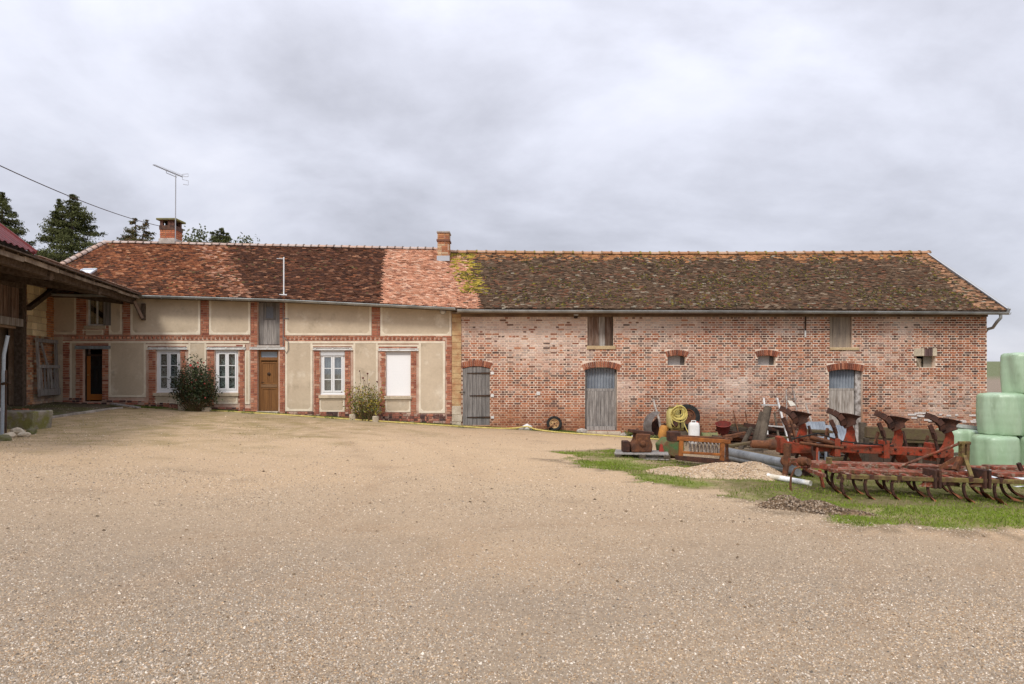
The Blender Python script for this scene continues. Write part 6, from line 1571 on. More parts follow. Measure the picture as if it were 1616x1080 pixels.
# --- junk along the foot of the barn wall
def wheel(name, label, c, r, w, tilt, m_rim, group=None, holes=True, yaw=0.0, hub_r=.1):
    """tyre + rim; its axle points to -Y, leaning back by tilt"""
    o = thing(name, label, 'wheel', tuple(c), group, local=True, rotz=yaw)
    ax = Vector((0, -math.cos(tilt), math.sin(tilt)))
    mb = MB(); h = w / 2; ri = r * .62
    mb.lathe([(ri, -h * .8), (r * .86, -h), (r * .97, -h * .7), (r, 0), (r * .97, h * .7), (r * .86, h), (ri, h * .8)], (0, 0, 0), ax, 28, closed=True); mb.build('tyre', M_rubber, o, smooth=True)
    mb = MB(); mb.lathe([(ri * 1.02, -h * .7), (ri * 1.02, h * .7), (ri * .88, h * .72), (ri * .80, h * .2), (hub_r * 1.5, h * .15), (hub_r, h * .45), (hub_r * .5, h * .45), (hub_r * .5, -h * .3)], (0, 0, 0), ax, 24, closed=True); mb.build('rim', m_rim, o, smooth=True)
    for k in range(5):
        t = k * 2 * math.pi / 5 + .4; e1 = Vector((1, 0, 0)); e2 = ax.cross(e1); c_ = (e1 * math.cos(t) + e2 * math.sin(t)) * ri * .55 + ax * h * .22
        mb = MB(); mb.lathe([(.018, 0), (.018, .02)], c_, ax, 6); mb.build('wheel_bolt', M_rust_dark, o)
    return o
p = gw(875, 21.62); r = 12.5 * 21.6 / F
wheel('wheel', 'small wheel with a rusty cream rim leaning against the barn wall', (p.x, 21.72, p.z + r - .01), r, .13, .28, mat('cream_rim', (.50, .33, .15), (.26, .12, .06), sc=8, rough=.8), hub_r=.06)
mb = MB(); a = Vector((p.x - .38, 21.7, p.z + .02)); mb.bar(a, a + Vector((.30, -.12, .16)), .06, .04); single(mb, 'iron_strut', M_rust, 'short rusty iron lug on the ground left of the small wheel', 'iron piece', a)
pt_ = at(1091, 656, 21.3); r2 = 20 * 21.3 / F
wheel('tyre_wheel', 'black worn tyre with a rusty hub leaning behind the yellow sprayer', (pt_.x - .06, 21.55, pt_.z - .05), .40, .17, .22, M_rust, hub_r=.09)
# mudguard and pole
p = gw(1027, 21.3); mg = thing('mudguard', 'bent grey metal mudguard with a dark underside leaning at the wall', 'mudguard', tuple(p))
g = []
for i in range(14):
    t = lerp(.25, 2.6, i / 13); row = []
    for j in range(5):
        row.append((p.x + .12 - math.sin(t) * .36 + .05 * j, p.y - .03 - .07 * j, p.z + .40 + math.cos(t) * .44 - (j - 2) ** 2 * .008))
    g.append(row)
mb = MB(); mb.sheet(g, .008); mb.build('skin', mat('grey_guard', (.22, .20, .19), (.14, .12, .11), sc=5, rough=.6, metal=.3), mg, smooth=True)
mb = MB(); mb.prism([(0.02, .10), (.26, .0), (.30, .30), (.20, .62), (.02, .45)], p + Vector((0.02, .12, 0)), (1, 0, 0), (0, 0, 1), .05); mb.build('inner_plate', M_rust_dark, mg)
a, b = gw(1046, 21.0) + Vector((0, 0, .02)), at(1031, 631, 21.85); mb = MB(); mb.tube([a, a.lerp(b, .5) + Vector((.02, 0, 0)), b], [.045, .04, .032], 8); single(mb, 'pole', M_wood_pale, 'pale debarked pole leaning against the wall beside the yellow sprayer', 'pole', a, smooth=True)
# orange can
p = gw(1045, 20.9); oj = thing('orange_can', 'weathered orange plastic drum beside the pole', 'drum', tuple(p))
mb = MB(); mb.lathe([(.0, .02), (.13, .02), (.15, .06), (.15, .34), (.12, .42), (.05, .45)], p, (.15, -.1, 1), 16); mb.build('body', mat('orange_plastic', (.56, .27, .07), (.42, .20, .07), sc=5, rough=.6), oj, smooth=True)
mb = MB(); mb.lathe([(.05, .45), (.05, .50), (.0, .50)], p, (.15, -.1, 1), 12); mb.build('cap', M_rust_dark, oj)
mb = MB(); mb.tube([p + Vector((.16, -.1, .40)), p + Vector((.25, -.12, .33)), p + Vector((.24, -.14, .12)), p + Vector((.34, -.2, .02))], .016, 6); mb.build('hose_end', M_hose, oj, smooth=True)
# sprayer
p = gw(1066, 20.7); sp = thing('sprayer', 'old yellow plastic sprayer tank on a low metal frame by the barn wall', 'sprayer', tuple(p))
zt_ = at(0, 645, 20.7).z; zb_ = at(0, 675.5, 20.7).z; w_ = 13.5 * 20.7 / F
mb = MB(); n = 20; vs = []
prof = [(.86, zb_), (1.0, zb_ + .06), (1.02, (zb_ + zt_) / 2), (.98, zt_ - .10), (.86, zt_)]
for (k, z) in prof:
    for j in range(n):
        t = 2 * math.pi * j / n; cx_, sy_ = math.cos(t), math.sin(t); e = .55
        vs.append((p.x + math.copysign(abs(cx_) ** e, cx_) * w_ * k, p.y + math.copysign(abs(sy_) ** e, sy_) * .24 * k, z))
fs = [(i * n + j, i * n + (j + 1) % n, (i + 1) * n + (j + 1) % n, (i + 1) * n + j) for i in range(len(prof) - 1) for j in range(n)] + [tuple(range(n))[::-1], tuple((len(prof) - 1) * n + j for j in range(n))]
mb.add(vs, fs); mb.build('tank', M_yellow, sp, smooth=True)
mb = MB(); mb.box(p.x + .075, p.x + .105, p.y - .262, p.y + .262, zb_ + .02, zt_ + .004); mb.box(p.x - w_ - .012, p.x + w_ + .012, p.y - .03, p.y + .03, zt_ - .02, zt_ + .012); mb.build('strap', M_dark_iron, sp)
mb = MB(); mb.lathe([(.10, 0), (.10, .05), (.085, .06), (.0, .06)], (p.x - .12, p.y, zt_), (0, 0, 1), 14); mb.build('lid', M_mossbar, sp)
mb = MB()
for dx in (-w_ + .03, w_ - .03):
    for dy in (-.2, .2): mb.bar((p.x + dx, p.y + dy, p.z - .02), (p.x + dx, p.y + dy, zb_), .05, .05)
mb.bar((p.x - w_, p.y - .2, zb_ - .03), (p.x + w_, p.y - .2, zb_ - .03), .05, .06); mb.bar((p.x - w_, p.y - .2, p.z + .12), (p.x + w_, p.y - .2, p.z + .12), .04, .05); mb.build('frame', M_mossbar, sp)
mb = MB(); mb.lathe([(.09, 0), (.10, .06), (.06, .16), (.0, .16)], (p.x - .10, p.y - .26, zb_ + .12), (0, -1, .2), 12); mb.build('pump', M_rust_dark, sp, smooth=True)
mb = MB(); mb.box(p.x - .02, p.x + .30, p.y - .34, p.y - .12, p.z + .10, p.z + .30); mb.build('pump_box', M_darkwood, sp, bevel=.01)
# coil of hose hung on the sprayer
c_ = at(1069.5, 651, 20.4); mb = MB(); rr = random.Random(8)
for k in range(9):
    r = .13 + .012 * k + rr.uniform(-.012, .012); ox, oz, th = rr.uniform(-.035, .035), rr.uniform(-.05, .02), rr.uniform(-.2, .2)
    mb.tube([c_ + Vector((ox + math.cos(t) * r * 1.05, -.02 - .012 * k + .03 * math.sin(2 * t + th), oz + math.sin(t) * r * (1 + .12 * math.sin(t + k)))) for t in np.linspace(0, 2 * math.pi, 25)], .013, 6)
mb.tube([c_ + Vector((.17, -.06, -.05)), c_ + Vector((.15, -.08, -.28)), c_ + Vector((.22, -.14, -.48)), c_ + Vector((.33, -.2, -.72)), c_ + Vector((.38, -.22, -.80))], .013, 6)
mb.tube([c_ + Vector((-.16, -.05, .05)), c_ + Vector((-.22, -.1, -.16)), c_ + Vector((-.18, -.11, -.34)), c_ + Vector((-.10, -.10, -.42))], .012, 6)
mb.tube([c_ + Vector((-.06, -.03, .10)), c_ + Vector((-.02, -.05, .28)), c_ + Vector((.03, -.04, .20))], .012, 6)
single(mb, 'hose_coil', M_hose, 'coil of yellow hose hung over the old sprayer tank', 'hose', c_, smooth=True)
# white jerrycan
p = gw(1095, 19.9); jc = thing('jerrycan', 'white plastic jerrycan standing behind the orange frame', 'jerrycan', tuple(p)); zt_, zb_ = at(0, 667, 19.9).z, p.z + .0
w_ = 8.3 * 19.9 / F; mb = MB(); vs = []; prof = [(.8, zb_), (.97, zb_ + .04), (1, zb_ + .12), (1, zt_ - .10), (.9, zt_ - .03), (.72, zt_)]
for (k, z) in prof:
    for j in range(n):
        t = 2 * math.pi * j / n; cx_, sy_ = math.cos(t), math.sin(t); e = .5; vs.append((p.x + math.copysign(abs(cx_) ** e, cx_) * w_ * k, p.y + math.copysign(abs(sy_) ** e, sy_) * .12 * k, z))
fs = [(i * n + j, i * n + (j + 1) % n, (i + 1) * n + (j + 1) % n, (i + 1) * n + j) for i in range(len(prof) - 1) for j in range(n)] + [tuple(range(n))[::-1], tuple((len(prof) - 1) * n + j for j in range(n))]
mb.add(vs, fs); mb.build('body', M_plastic_white, jc, smooth=True)
mb = MB(); mb.tube([(p.x - .08, p.y, zt_ - .01), (p.x - .07, p.y, zt_ + .05), (p.x + .05, p.y, zt_ + .05), (p.x + .06, p.y, zt_ - .01)], .015, 6); mb.build('handle', M_plastic_white, jc, smooth=True)
mb = MB(); mb.lathe([(.03, 0), (.03, .05), (0, .05)], (p.x + .10, p.y, zt_ - .02), (0, 0, 1), 10); mb.build('cap', mat('red_cap', (.4, .08, .05), rough=.5), jc)
# small green drum, red bowl, rusty scrap
p = gw(1119, 20.4); a = at(1107, 679, 20.4); b = at(1131, 681, 20.4); a.z = p.z + .17; b.z = p.z + .17
mb = MB(); mb.lathe([(.0, 0), (.15, .0), (.165, .02), (.15, .04), (.15, .20), (.165, .22), (.15, .24), (.15, (b - a).length - .02), (.165, (b - a).length), (0, (b - a).length)], a, b - a, 18); single(mb, 'drum', mat('green_drum', (.14, .19, .08), (.20, .17, .08), sc=6, rough=.8), 'small mossy green drum lying on its side behind the orange frame', 'drum', a, smooth=True)
p = gw(1141, 20.8); c_ = at(1141, 674, 20.8); hb_ = thing('red_hopper', 'dull red metal bowl with a torn rim on a rusty stand by the wall', 'bowl', tuple(p))
mb = MB(); mb.lathe([(.04, -.24), (.14, -.22), (.19, -.10), (.22, .08), (.245, .10), (.225, .11), (.17, -.09), (.10, -.19), (.0, -.19)], c_, (-.12, -.35, 1), 22); mb.build('bowl', mat('dull_red', (.25, .045, .035), (.17, .05, .04), sc=6, rough=.7), hb_, smooth=True)
mb = MB()
for dx, dy in ((-.16, -.1), (.16, -.1), (0, .16)): mb.tube([c_ + Vector((dx * .5, dy * .5, -.18)), Vector((p.x + dx * 1.3, p.y + dy * 1.3, p.z - .02))], .018, 6)
mb.build('stand', M_rust, hb_)
a, b = gw(1170, 20.9), at(1157, 648, 21.9); mb = MB(); mb.tube([a, b], .018, 6); single(mb, 'iron_rod', M_rust, 'thin rusty iron rod leaning on the brick wall', 'rod', a)
for (pa, pb, lab) in (((1166, 716, 18.2), (1185, 676, 18.7), 'short dark post end leaning right behind the orange frame'), ((1196, 716, 17.6), (1212, 643, 18.0), 'tall mossy dark post leaning before the aluminium ladder'), ((1188, 712, 18.6), (1204, 652, 19.0), 'thinner dark post behind the tall mossy post')):
    a, b = at(*pa), at(*pb); a.z = G(a.x, a.y) - .05; mb = MB(); mb.tube([a, b], [.115 if 'tall' in lab else .075, .10 if 'tall' in lab else .06], 9); single(mb, 'wooden_post', M_darkwood if 'tall' not in lab else M_darkwood, lab, 'post', a, 'old posts leaning by the plough')
# planks lying behind the pipes
for k, (pa, pb, lab) in enumerate((((1150, 704, 17.5), (1240, 690, 18.0), 'brown plank sloping up to the right behind the posts'), ((1138, 706, 16.2), (1238, 724, 15.6), 'long weathered plank lying just behind the grey pipes'), ((1160, 712, 16.9), (1250, 706, 17.0), 'dark plank low behind the mossy post'))):
    a, b = at(*pa), at(*pb); mb = MB(); mb.bar(a, b, .20, .05); mb.bar(Vector((a.x + .1, a.y, G(a.x, a.y))), a + Vector((.1, 0, 0)), .10, .10); mb.bar(Vector((b.x - .1, b.y, G(b.x, b.y))), b - Vector((.1, 0, 0)), .10, .10); single(mb, 'trestle_plank', M_darkwood if k == 2 else M_mossywood, lab, 'plank', a)
# ladder
ld_ = thing('ladder', 'pale aluminium and wood ladder end leaning against the brick wall', 'ladder', tuple(gw(1238, 20.2)))
a1, a2 = at(1205, 629, 21.7), at(1213, 690, 20.6); b1, b2 = at(1226, 629, 21.7), at(1245, 692, 20.2)
mb = MB(); mb.bar(a1, Vector((a2.x, a2.y, G(a2.x, a2.y))), .05, .08); mb.build('rail', M_alu, ld_); mb = MB(); mb.bar(b1, Vector((b2.x + .05, b2.y, G(b2.x, b2.y))), .055, .08); mb.build('rail', M_alu, ld_)
mb = MB(); mb.bar(at(1201, 639, 21.5), at(1229, 639.5, 21.5), .06, .05); mb.build('rung', M_alu, ld_); mb = MB(); mb.bar(at(1211, 672, 20.95), at(1238, 674, 20.75), .05, .04); mb.build('rung', M_alu, ld_)
# bent iron hoop with a plate
hp = thing('tractor_seat_frame', 'bent iron hoop with a small pale plate leaning on the wall right of the ladder', 'iron frame', tuple(gw(1252, 21.3)))
mb = MB(); mb.tube([at(1242, 668, 21.5), at(1241, 630, 21.7), at(1240.5, 617, 21.8), at(1244, 611.5, 21.85), at(1250, 612.5, 21.85), at(1253, 622, 21.8), at(1257, 645, 21.6), at(1259, 668, 21.4)], .022, 8); mb.build('hoop', mat('worn_hoop', (.40, .37, .34), (.16, .09, .06), sc=5, rough=.6), hp, smooth=True)
mb = MB(); mb.add([tuple(at(*q)) for q in ((1242.5, 632, 21.5), (1250, 633, 21.5), (1256.5, 640, 21.35), (1247, 641, 21.35))] + [tuple(at(*q) + Vector((0, .03, -.01))) for q in ((1242.5, 632, 21.5), (1250, 633, 21.5), (1256.5, 640, 21.35), (1247, 641, 21.35))], [(0, 1, 2, 3), (7, 6, 5, 4), (0, 4, 5, 1), (1, 5, 6, 2), (2, 6, 7, 3), (3, 7, 4, 0)]); mb.build('plate', mat('pale_plate', (.56, .52, .44), rough=.7), hp)
mb = MB(); q = gw(1250, 21.3); mb.bar(at(1242, 667, 21.5), Vector((q.x - .1, q.y, q.z)), .05, .05); mb.bar(at(1259, 667, 21.4), Vector((q.x + .15, q.y, q.z)), .05, .05); mb.build('leg', M_rust, hp)
# corrugated sheets leaning at door 3
def lean_sheet(px0, px1, py0, Y0, Y1, lab, hgt):
    a = gw(px0, Y1); X0, X1 = (px0 - CX) * Y1 / F, (px1 - CX) * Y1 / F; z0 = G((X0 + X1) / 2, Y1); ztp = CZ + (HY - py0) * Y0 / F; nn = int((X1 - X0) / .076 * 6); g = []
    for k in range(3):
        t = k / 2; g.append([(x, lerp(Y1, Y0, t) - .021 * math.cos(2 * math.pi * x / .095), lerp(z0, ztp, t)) for x in np.linspace(X0, X1, nn)])
    mb = MB(); mb.sheet(g, .003); single(mb, 'corrugated_sheet', M_corr, lab, 'corrugated sheet', (X0, Y1, z0), 'galvanised sheets leaning by the right door', smooth=True)
lean_sheet(1318, 1352, 671, 18.2, 17.6, 'tall corrugated galvanised sheet standing before the right barn door', 1)
lean_sheet(1284, 1314, 665.5, 18.9, 18.4, 'shorter corrugated sheet with a slanted corner left of the tall one', 1)
# mossy workbench of timber blocks
wbn = thing('timber_bench', 'low bench of mossy timber with two pale uprights behind the plough', 'bench', tuple(gw(1285, 16.8)))
mb = MB(); mb.bar(at(1259, 679, 16.9), at(1312, 681.5, 16.7), .42, .05); mb.build('top', M_mossywood, wbn)
for a_, b_ in ((1261, 1274), (1289, 1308)):
    mb = MB(); q, w = at(a_, 683, 16.65), at(b_, 689, 16.65); mb.box(q.x, w.x, q.y - .04, q.y + .3, w.z, q.z + .02); mb.build('block', M_wood_brown, wbn)
mb = MB(); q, w = at(1275, 680, 16.66), at(1288, 722, 16.66); mb.box(q.x, w.x, q.y - .03, q.y + .25, G(q.x, 16.6) - .02, q.z); mb.build('trestle', M_rust_dark, wbn)
for px in (1290.5, 1303): mb = MB(); mb.bar(Vector((at(px, 0, 16.6).x, 16.6, G(at(px, 0, 16.6).x, 16.6))), at(px, 689.5, 16.6), .05, .05); mb.build('upright', M_corr, wbn)
# old wooden trailer body
tr = thing('wooden_trailer', 'dark old wooden trailer body with a mossy top beam behind the plough', 'trailer', tuple(gw(1435, 15.6)))
YT = 15.6
mb = MB(); mb.bar(at(1366, 682, YT), at(1498, 688, YT - .1), .16, .26); mb.build('top_beam', M_mossywood, tr, bevel=.015)
mb = MB(); mb.bar(at(1364, 694, YT), at(1500, 699, YT - .1), .20, .05); mb.build('ledge', M_mossywood, tr)
for k, (a_, b_) in enumerate(((1366, 1393), (1394, 1421), (1422, 1449), (1450, 1476), (1477, 1500))):
    q, w = at(a_, 697, YT), at(b_, 735, YT); mb = MB(); mb.box(q.x, w.x, YT - .02, YT + .03, G(q.x, YT) + .05, q.z - .03); mb.build('side_board', mat('red_brown_board', (.085, .045, .03), (.06, .045, .035), sc=4, rough=.9, orand=.3, bump=.4), tr)
for px in (1366, 1450, 1497):
    q = at(px, 700, YT - .05); mb = MB(); mb.bar((q.x, YT - .06, G(q.x, YT) - .05), (q.x, YT - .06, q.z + .12), .09, .09); mb.build('stake', M_darkwood, tr)
mb = MB(); mb.bar(at(1366, 694, YT + 1.6), at(1498, 700, YT + 1.5), .16, .2); mb.build('rear_beam', M_darkwood, tr)
q = gw(1361, 16.3); mb = MB(); mb.bar(q - Vector((0, 0, .1)), at(1361, 667, 16.3), .13, .13); single(mb, 'gate_post', M_darkwood, 'dark upright timber post between the corrugated sheet and the trailer', 'post', q)
a, b = at(1490, 669.5, 19.5), at(1552, 676.5, 19.5); tb = thing('steel_girder', 'pale steel girder on dark blocks before the barn corner', 'girder', tuple(gw(1500, 19.5)))
mb = MB(); mb.bar(a, b + (b - a) * .4, .22, .10); mb.build('girder', mat('pale_steel', (.50, .50, .49), (.36, .35, .34), sc=3, rough=.5), tr if False else tb)
mb = MB(); mb.bar(a + Vector((0, 0, -.11)), b + (b - a) * .4 + Vector((0, 0, -.11)), .18, .12); mb.build('block', M_darkwood, tb)
for t in (.15, 1.25): q = a.lerp(b, t); mb = MB(); mb.bar((q.x, 19.5, G(q.x, 19.5) - .05), (q.x, 19.5, q.z - .17), .18, .18); mb.build('pier', M_darkwood, tb)

# --- hose along the foot of the house and barn
pts = [(330, 650), (440, 655.5), (520, 661.5), (590, 666.5), (650, 670.3), (700, 673.0), (780, 675.2), (812, 673), (832, 670.5), (846, 673), (880, 682.2), (930, 687.5), (985, 689.8), (1030, 690.6), (1062, 691.5)]
hp_ = []
for px, py in pts:
    Yh = np.interp(px, [330, 440, 700, 812, 832, 850, 1062], [21.5, 21.45, 21.4, 21.4, 21.5, 21.35, 20.6]); x = (px - CX) * Yh / F; hp_.append(Vector((x, Yh, G(x, Yh) + .02 + (.10 if px in (832,) else .04 if px in (812, 846) else 0))))
def smooth_pts(P, n=6):
    out = []
    for i in range(len(P) - 1):
        p0, p1, p2, p3 = P[max(i - 1, 0)], P[i], P[i + 1], P[min(i + 2, len(P) - 1)]
        for k in range(n):
            t = k / n; out.append(.5 * ((2 * p1) + (p2 - p0) * t + (2 * p0 - 5 * p1 + 4 * p2 - p3) * t * t + (3 * p1 - p0 - 3 * p2 + p3) * t ** 3))
    return out + [P[-1]]
mb = MB(); mb.tube(smooth_pts(hp_), .022, 8); single(mb, 'garden_hose', M_hose, 'yellow garden hose stretched along the foot of house and barn', 'hose', hp_[0], smooth=True)
def rock(c, sx, sy, sz, seed):
    rr = random.Random(seed); bm = bmesh.new(); bmesh.ops.create_icosphere(bm, subdivisions=2, radius=1)
    for v in bm.verts: v.co = Vector((v.co.x * sx, v.co.y * sy, v.co.z * sz)) * rr.uniform(.82, 1.12)
    me = bpy.data.meshes.new('rock'); bm.to_mesh(me); bm.free(); return me
def rock_thing(name, c, s, m, lab, cat, seed, group=None, rz=0.0):
    me = rock(c, *s, seed); o = link(name, me, m); o.location = c; o.rotation_euler = (0, 0, rz); return tag(o, lab, cat, group)
M_rubble = mat('rubble_stone', (.46, .42, .36), (.30, .26, .22), sc=6, rough=.95, bump=.6, bsc=20, orand=.25)
for k, (px, Y, s, lab) in enumerate(((832, 21.6, (.16, .12, .13), 'pale lump of stone lifting the yellow hose'), (822, 21.5, (.12, .1, .07), 'flat grey stone left of the lump under the hose'), (918, 21.6, (.20, .12, .10), 'brown stone at the left foot of the middle barn door'), (986, 21.5, (.16, .12, .07), 'dark flat stone at the right foot of the middle barn door'), (1005, 21.3, (.14, .12, .10), 'grey stone with weeds right of the middle barn door'), (1001, 20.9, (.10, .08, .06), 'small white stone in the weeds by the mudguard'))):
    p = gw(px, Y); rock_thing('stone', p + Vector((0, 0, s[2] * .5)), s, M_rubble if k not in (0, 5) else M_lintel, lab, 'stone', 30 + k, 'loose stones along the barn foot')
for k, (px, Y, w, h, lab) in enumerate(((288, 21.45, .20, .17, 'pale stone block at the left foot of the rose bush'), (326, 21.4, .24, .12, 'low pale stone at the right foot of the rose bush'), (557, 21.5, .20, .18, 'pale stone block left of the yellowing shrub'), (593, 21.45, .18, .17, 'pale stone block right of the yellowing shrub'))):
    p = gw(px, Y); mb = MB(); mb.box(p.x - w / 2, p.x + w / 2, p.y - .1, p.y + .1, p.z - .05, p.z + h); single(mb, 'edging_block', M_pale_stone, lab, 'stone block', p, 'stone blocks edging the wall beds', bevel=.02)
# --- stone trough, rubble and pipe at the left edge
YTt = 13.2; a = gp(55, 679); x1 = a.x; tz = at(0, 649.5, a.y).z
tg = thing('stone_trough', 'mossy stone trough cut off by the left edge of the photo', 'trough', (x1 - .6, a.y + .3, a.z))
mb = MB(); X0, X1_, Ya, Yb, Za, Zb = x1 - 2.3, x1, a.y, a.y + .62, a.z - .05, tz; t = .11
mb.add([(X0, Ya, Za), (X1_ - .05, Ya, Za), (X1_ - .05, Yb, Za), (X0, Yb, Za), (X0, Ya, Zb), (X1_, Ya, Zb), (X1_, Yb, Zb), (X0, Yb, Zb), (X0 + t, Ya + t, Zb), (X1_ - t, Ya + t, Zb), (X1_ - t, Yb - t, Zb), (X0 + t, Yb - t, Zb), (X0 + t, Ya + t, Zb - .25), (X1_ - t, Ya + t, Zb - .25), (X1_ - t, Yb - t, Zb - .25), (X0 + t, Yb - t, Zb - .25)],
       [(0, 3, 2, 1), (0, 1, 5, 4), (1, 2, 6, 5), (2, 3, 7, 6), (3, 0, 4, 7), (4, 5, 9, 8), (5, 6, 10, 9), (6, 7, 11, 10), (7, 4, 8, 11), (8, 9, 13, 12), (9, 10, 14, 13), (10, 11, 15, 14), (11, 8, 12, 15), (12, 13, 14, 15)])
mb.build('basin', mat('mossy_stone', (.26, .23, .19), (.17, .145, .11), sc=4, rough=.95, bump=.8, bsc=18, stains=((3.0, (.155, .15, .035), .46, .62, .85), (9, (.36, .33, .28), .58, .72, .5))), tg, bevel=.025)
for k, (px, py, s, lab) in enumerate(((30, 684, (.15, .1, .09), 'pale angular stone under the trough, middle of the rubble'), (42, 688, (.12, .09, .06), 'cream stone lying right in front of the trough'), (18, 690, (.13, .1, .08), 'grey stone in the rubble left of the cream one'), (52, 684, (.12, .1, .10), 'dark stone under the trough corner'), (8, 696, (.16, .12, .09), 'mossy stone at the photo edge below the trough'))):
    p = gp(px, py); rock_thing('stone', p + Vector((0, -.05, s[2] * .35)), s, M_pale_stone if k < 3 else mat('mossy_rock', (.16, .14, .09), (.12, .13, .04), sc=5, rough=.95, bump=.6), lab, 'stone', 50 + k, 'rubble stones under the trough', k * .8)
q = Vector((at(11, 0, 13.8).x, 13.8, 0)); gp_ = thing('water_pipe', 'bluish white standpipe rising behind the trough at the left edge', 'pipe', (q.x, q.y, G(q.x, q.y)))
mb = MB(); mb.tube([(q.x - .10, q.y, G(q.x, q.y) - .05), (q.x - .06, q.y, at(0, 560, 13.8).z), (q.x + .02, q.y, at(0, 530, 13.8).z)], .034, 10); mb.build('pipe', mat('pale_blue_pipe', (.33, .37, .40), rough=.6), gp_, smooth=True)
mb = MB(); mb.tube([(q.x + .02, q.y - .06, G(q.x, q.y)), (q.x + .03, q.y - .06, at(0, 585, 13.8).z)], .02, 6); mb.tube([(q.x - .06, q.y - .05, at(0, 606, 13.8).z), (q.x + .12, q.y - .08, at(0, 604, 13.8).z)], .03, 6); mb.build('tap', M_dark_iron, gp_)
p = Vector((at(14, 0, a.y + .3).x, a.y + .05, tz)); mb = MB(); mb.box(p.x - .12, p.x + .06, p.y, p.y + .12, p.z, p.z + .07); single(mb, 'white_block', M_lintel, 'small white block lying on the rim of the stone trough', 'block', p, bevel=.01)
# broken bricks by the wing wall, board on the ground, apron kerb
for k in range(9):
    px, py = random.uniform(24, 50), random.uniform(633, 642); Yk = 17.8 + random.uniform(-.4, .6); x = (px - CX) * Yk / F; mb = MB(); w = random.uniform(.08, .2); mb.box(-w / 2, w / 2, -.055, .055, -.03, .03)
    o = mb.build('broken_brick', mat('orange_brick', (.38, .15, .07), (.30, .11, .06), sc=5, rough=.95, orand=.25), None); o.location = (x, Yk, G(x, Yk) + .04 + .03 * (k % 2)); o.rotation_euler = (random.uniform(-.3, .3), random.uniform(-.3, .3), random.uniform(0, 3)); tag(o, 'broken orange brick in the small heap at the foot of the side barn wall', 'brick', 'broken bricks by the side barn')
a, b = gw(176, 21.1), gw(219, 20.9); mb = MB(); mb.bar(a + Vector((0, 0, .10)), b + Vector((0, 0, .04)), .18, .035); single(mb, 'board', M_wood_grey, 'grey board lying on the ground right of the dark doorway', 'board', a)
kp = [gp(-160, 667), gp(-30, 667), gp(60, 663.5), gp(112, 655.5), gp(150, 650), gp(192, 645)]
kb = bpy.data.objects.new('kerb', None); COL.objects.link(kb); kb['kind'] = 'structure'
mk = mat('kerb_stone', (.36, .32, .27), (.26, .22, .18), sc=5, rough=.95, bump=.5, orand=.25)
for p_, q_ in zip(kp[:-1], kp[1:]):
    L_ = (q_ - p_).length; nn = max(1, int(L_ / .42)); d = (q_ - p_) / nn
    for k in range(nn):
        a_, b_ = p_ + d * k, p_ + d * (k + .94); a_.z = G(a_.x, a_.y) + .005; b_.z = G(b_.x, b_.y) + .005; mb = MB(); mb.bar(a_, b_, .13, .09); mb.build('kerb_stone', mk, kb, bevel=.012)

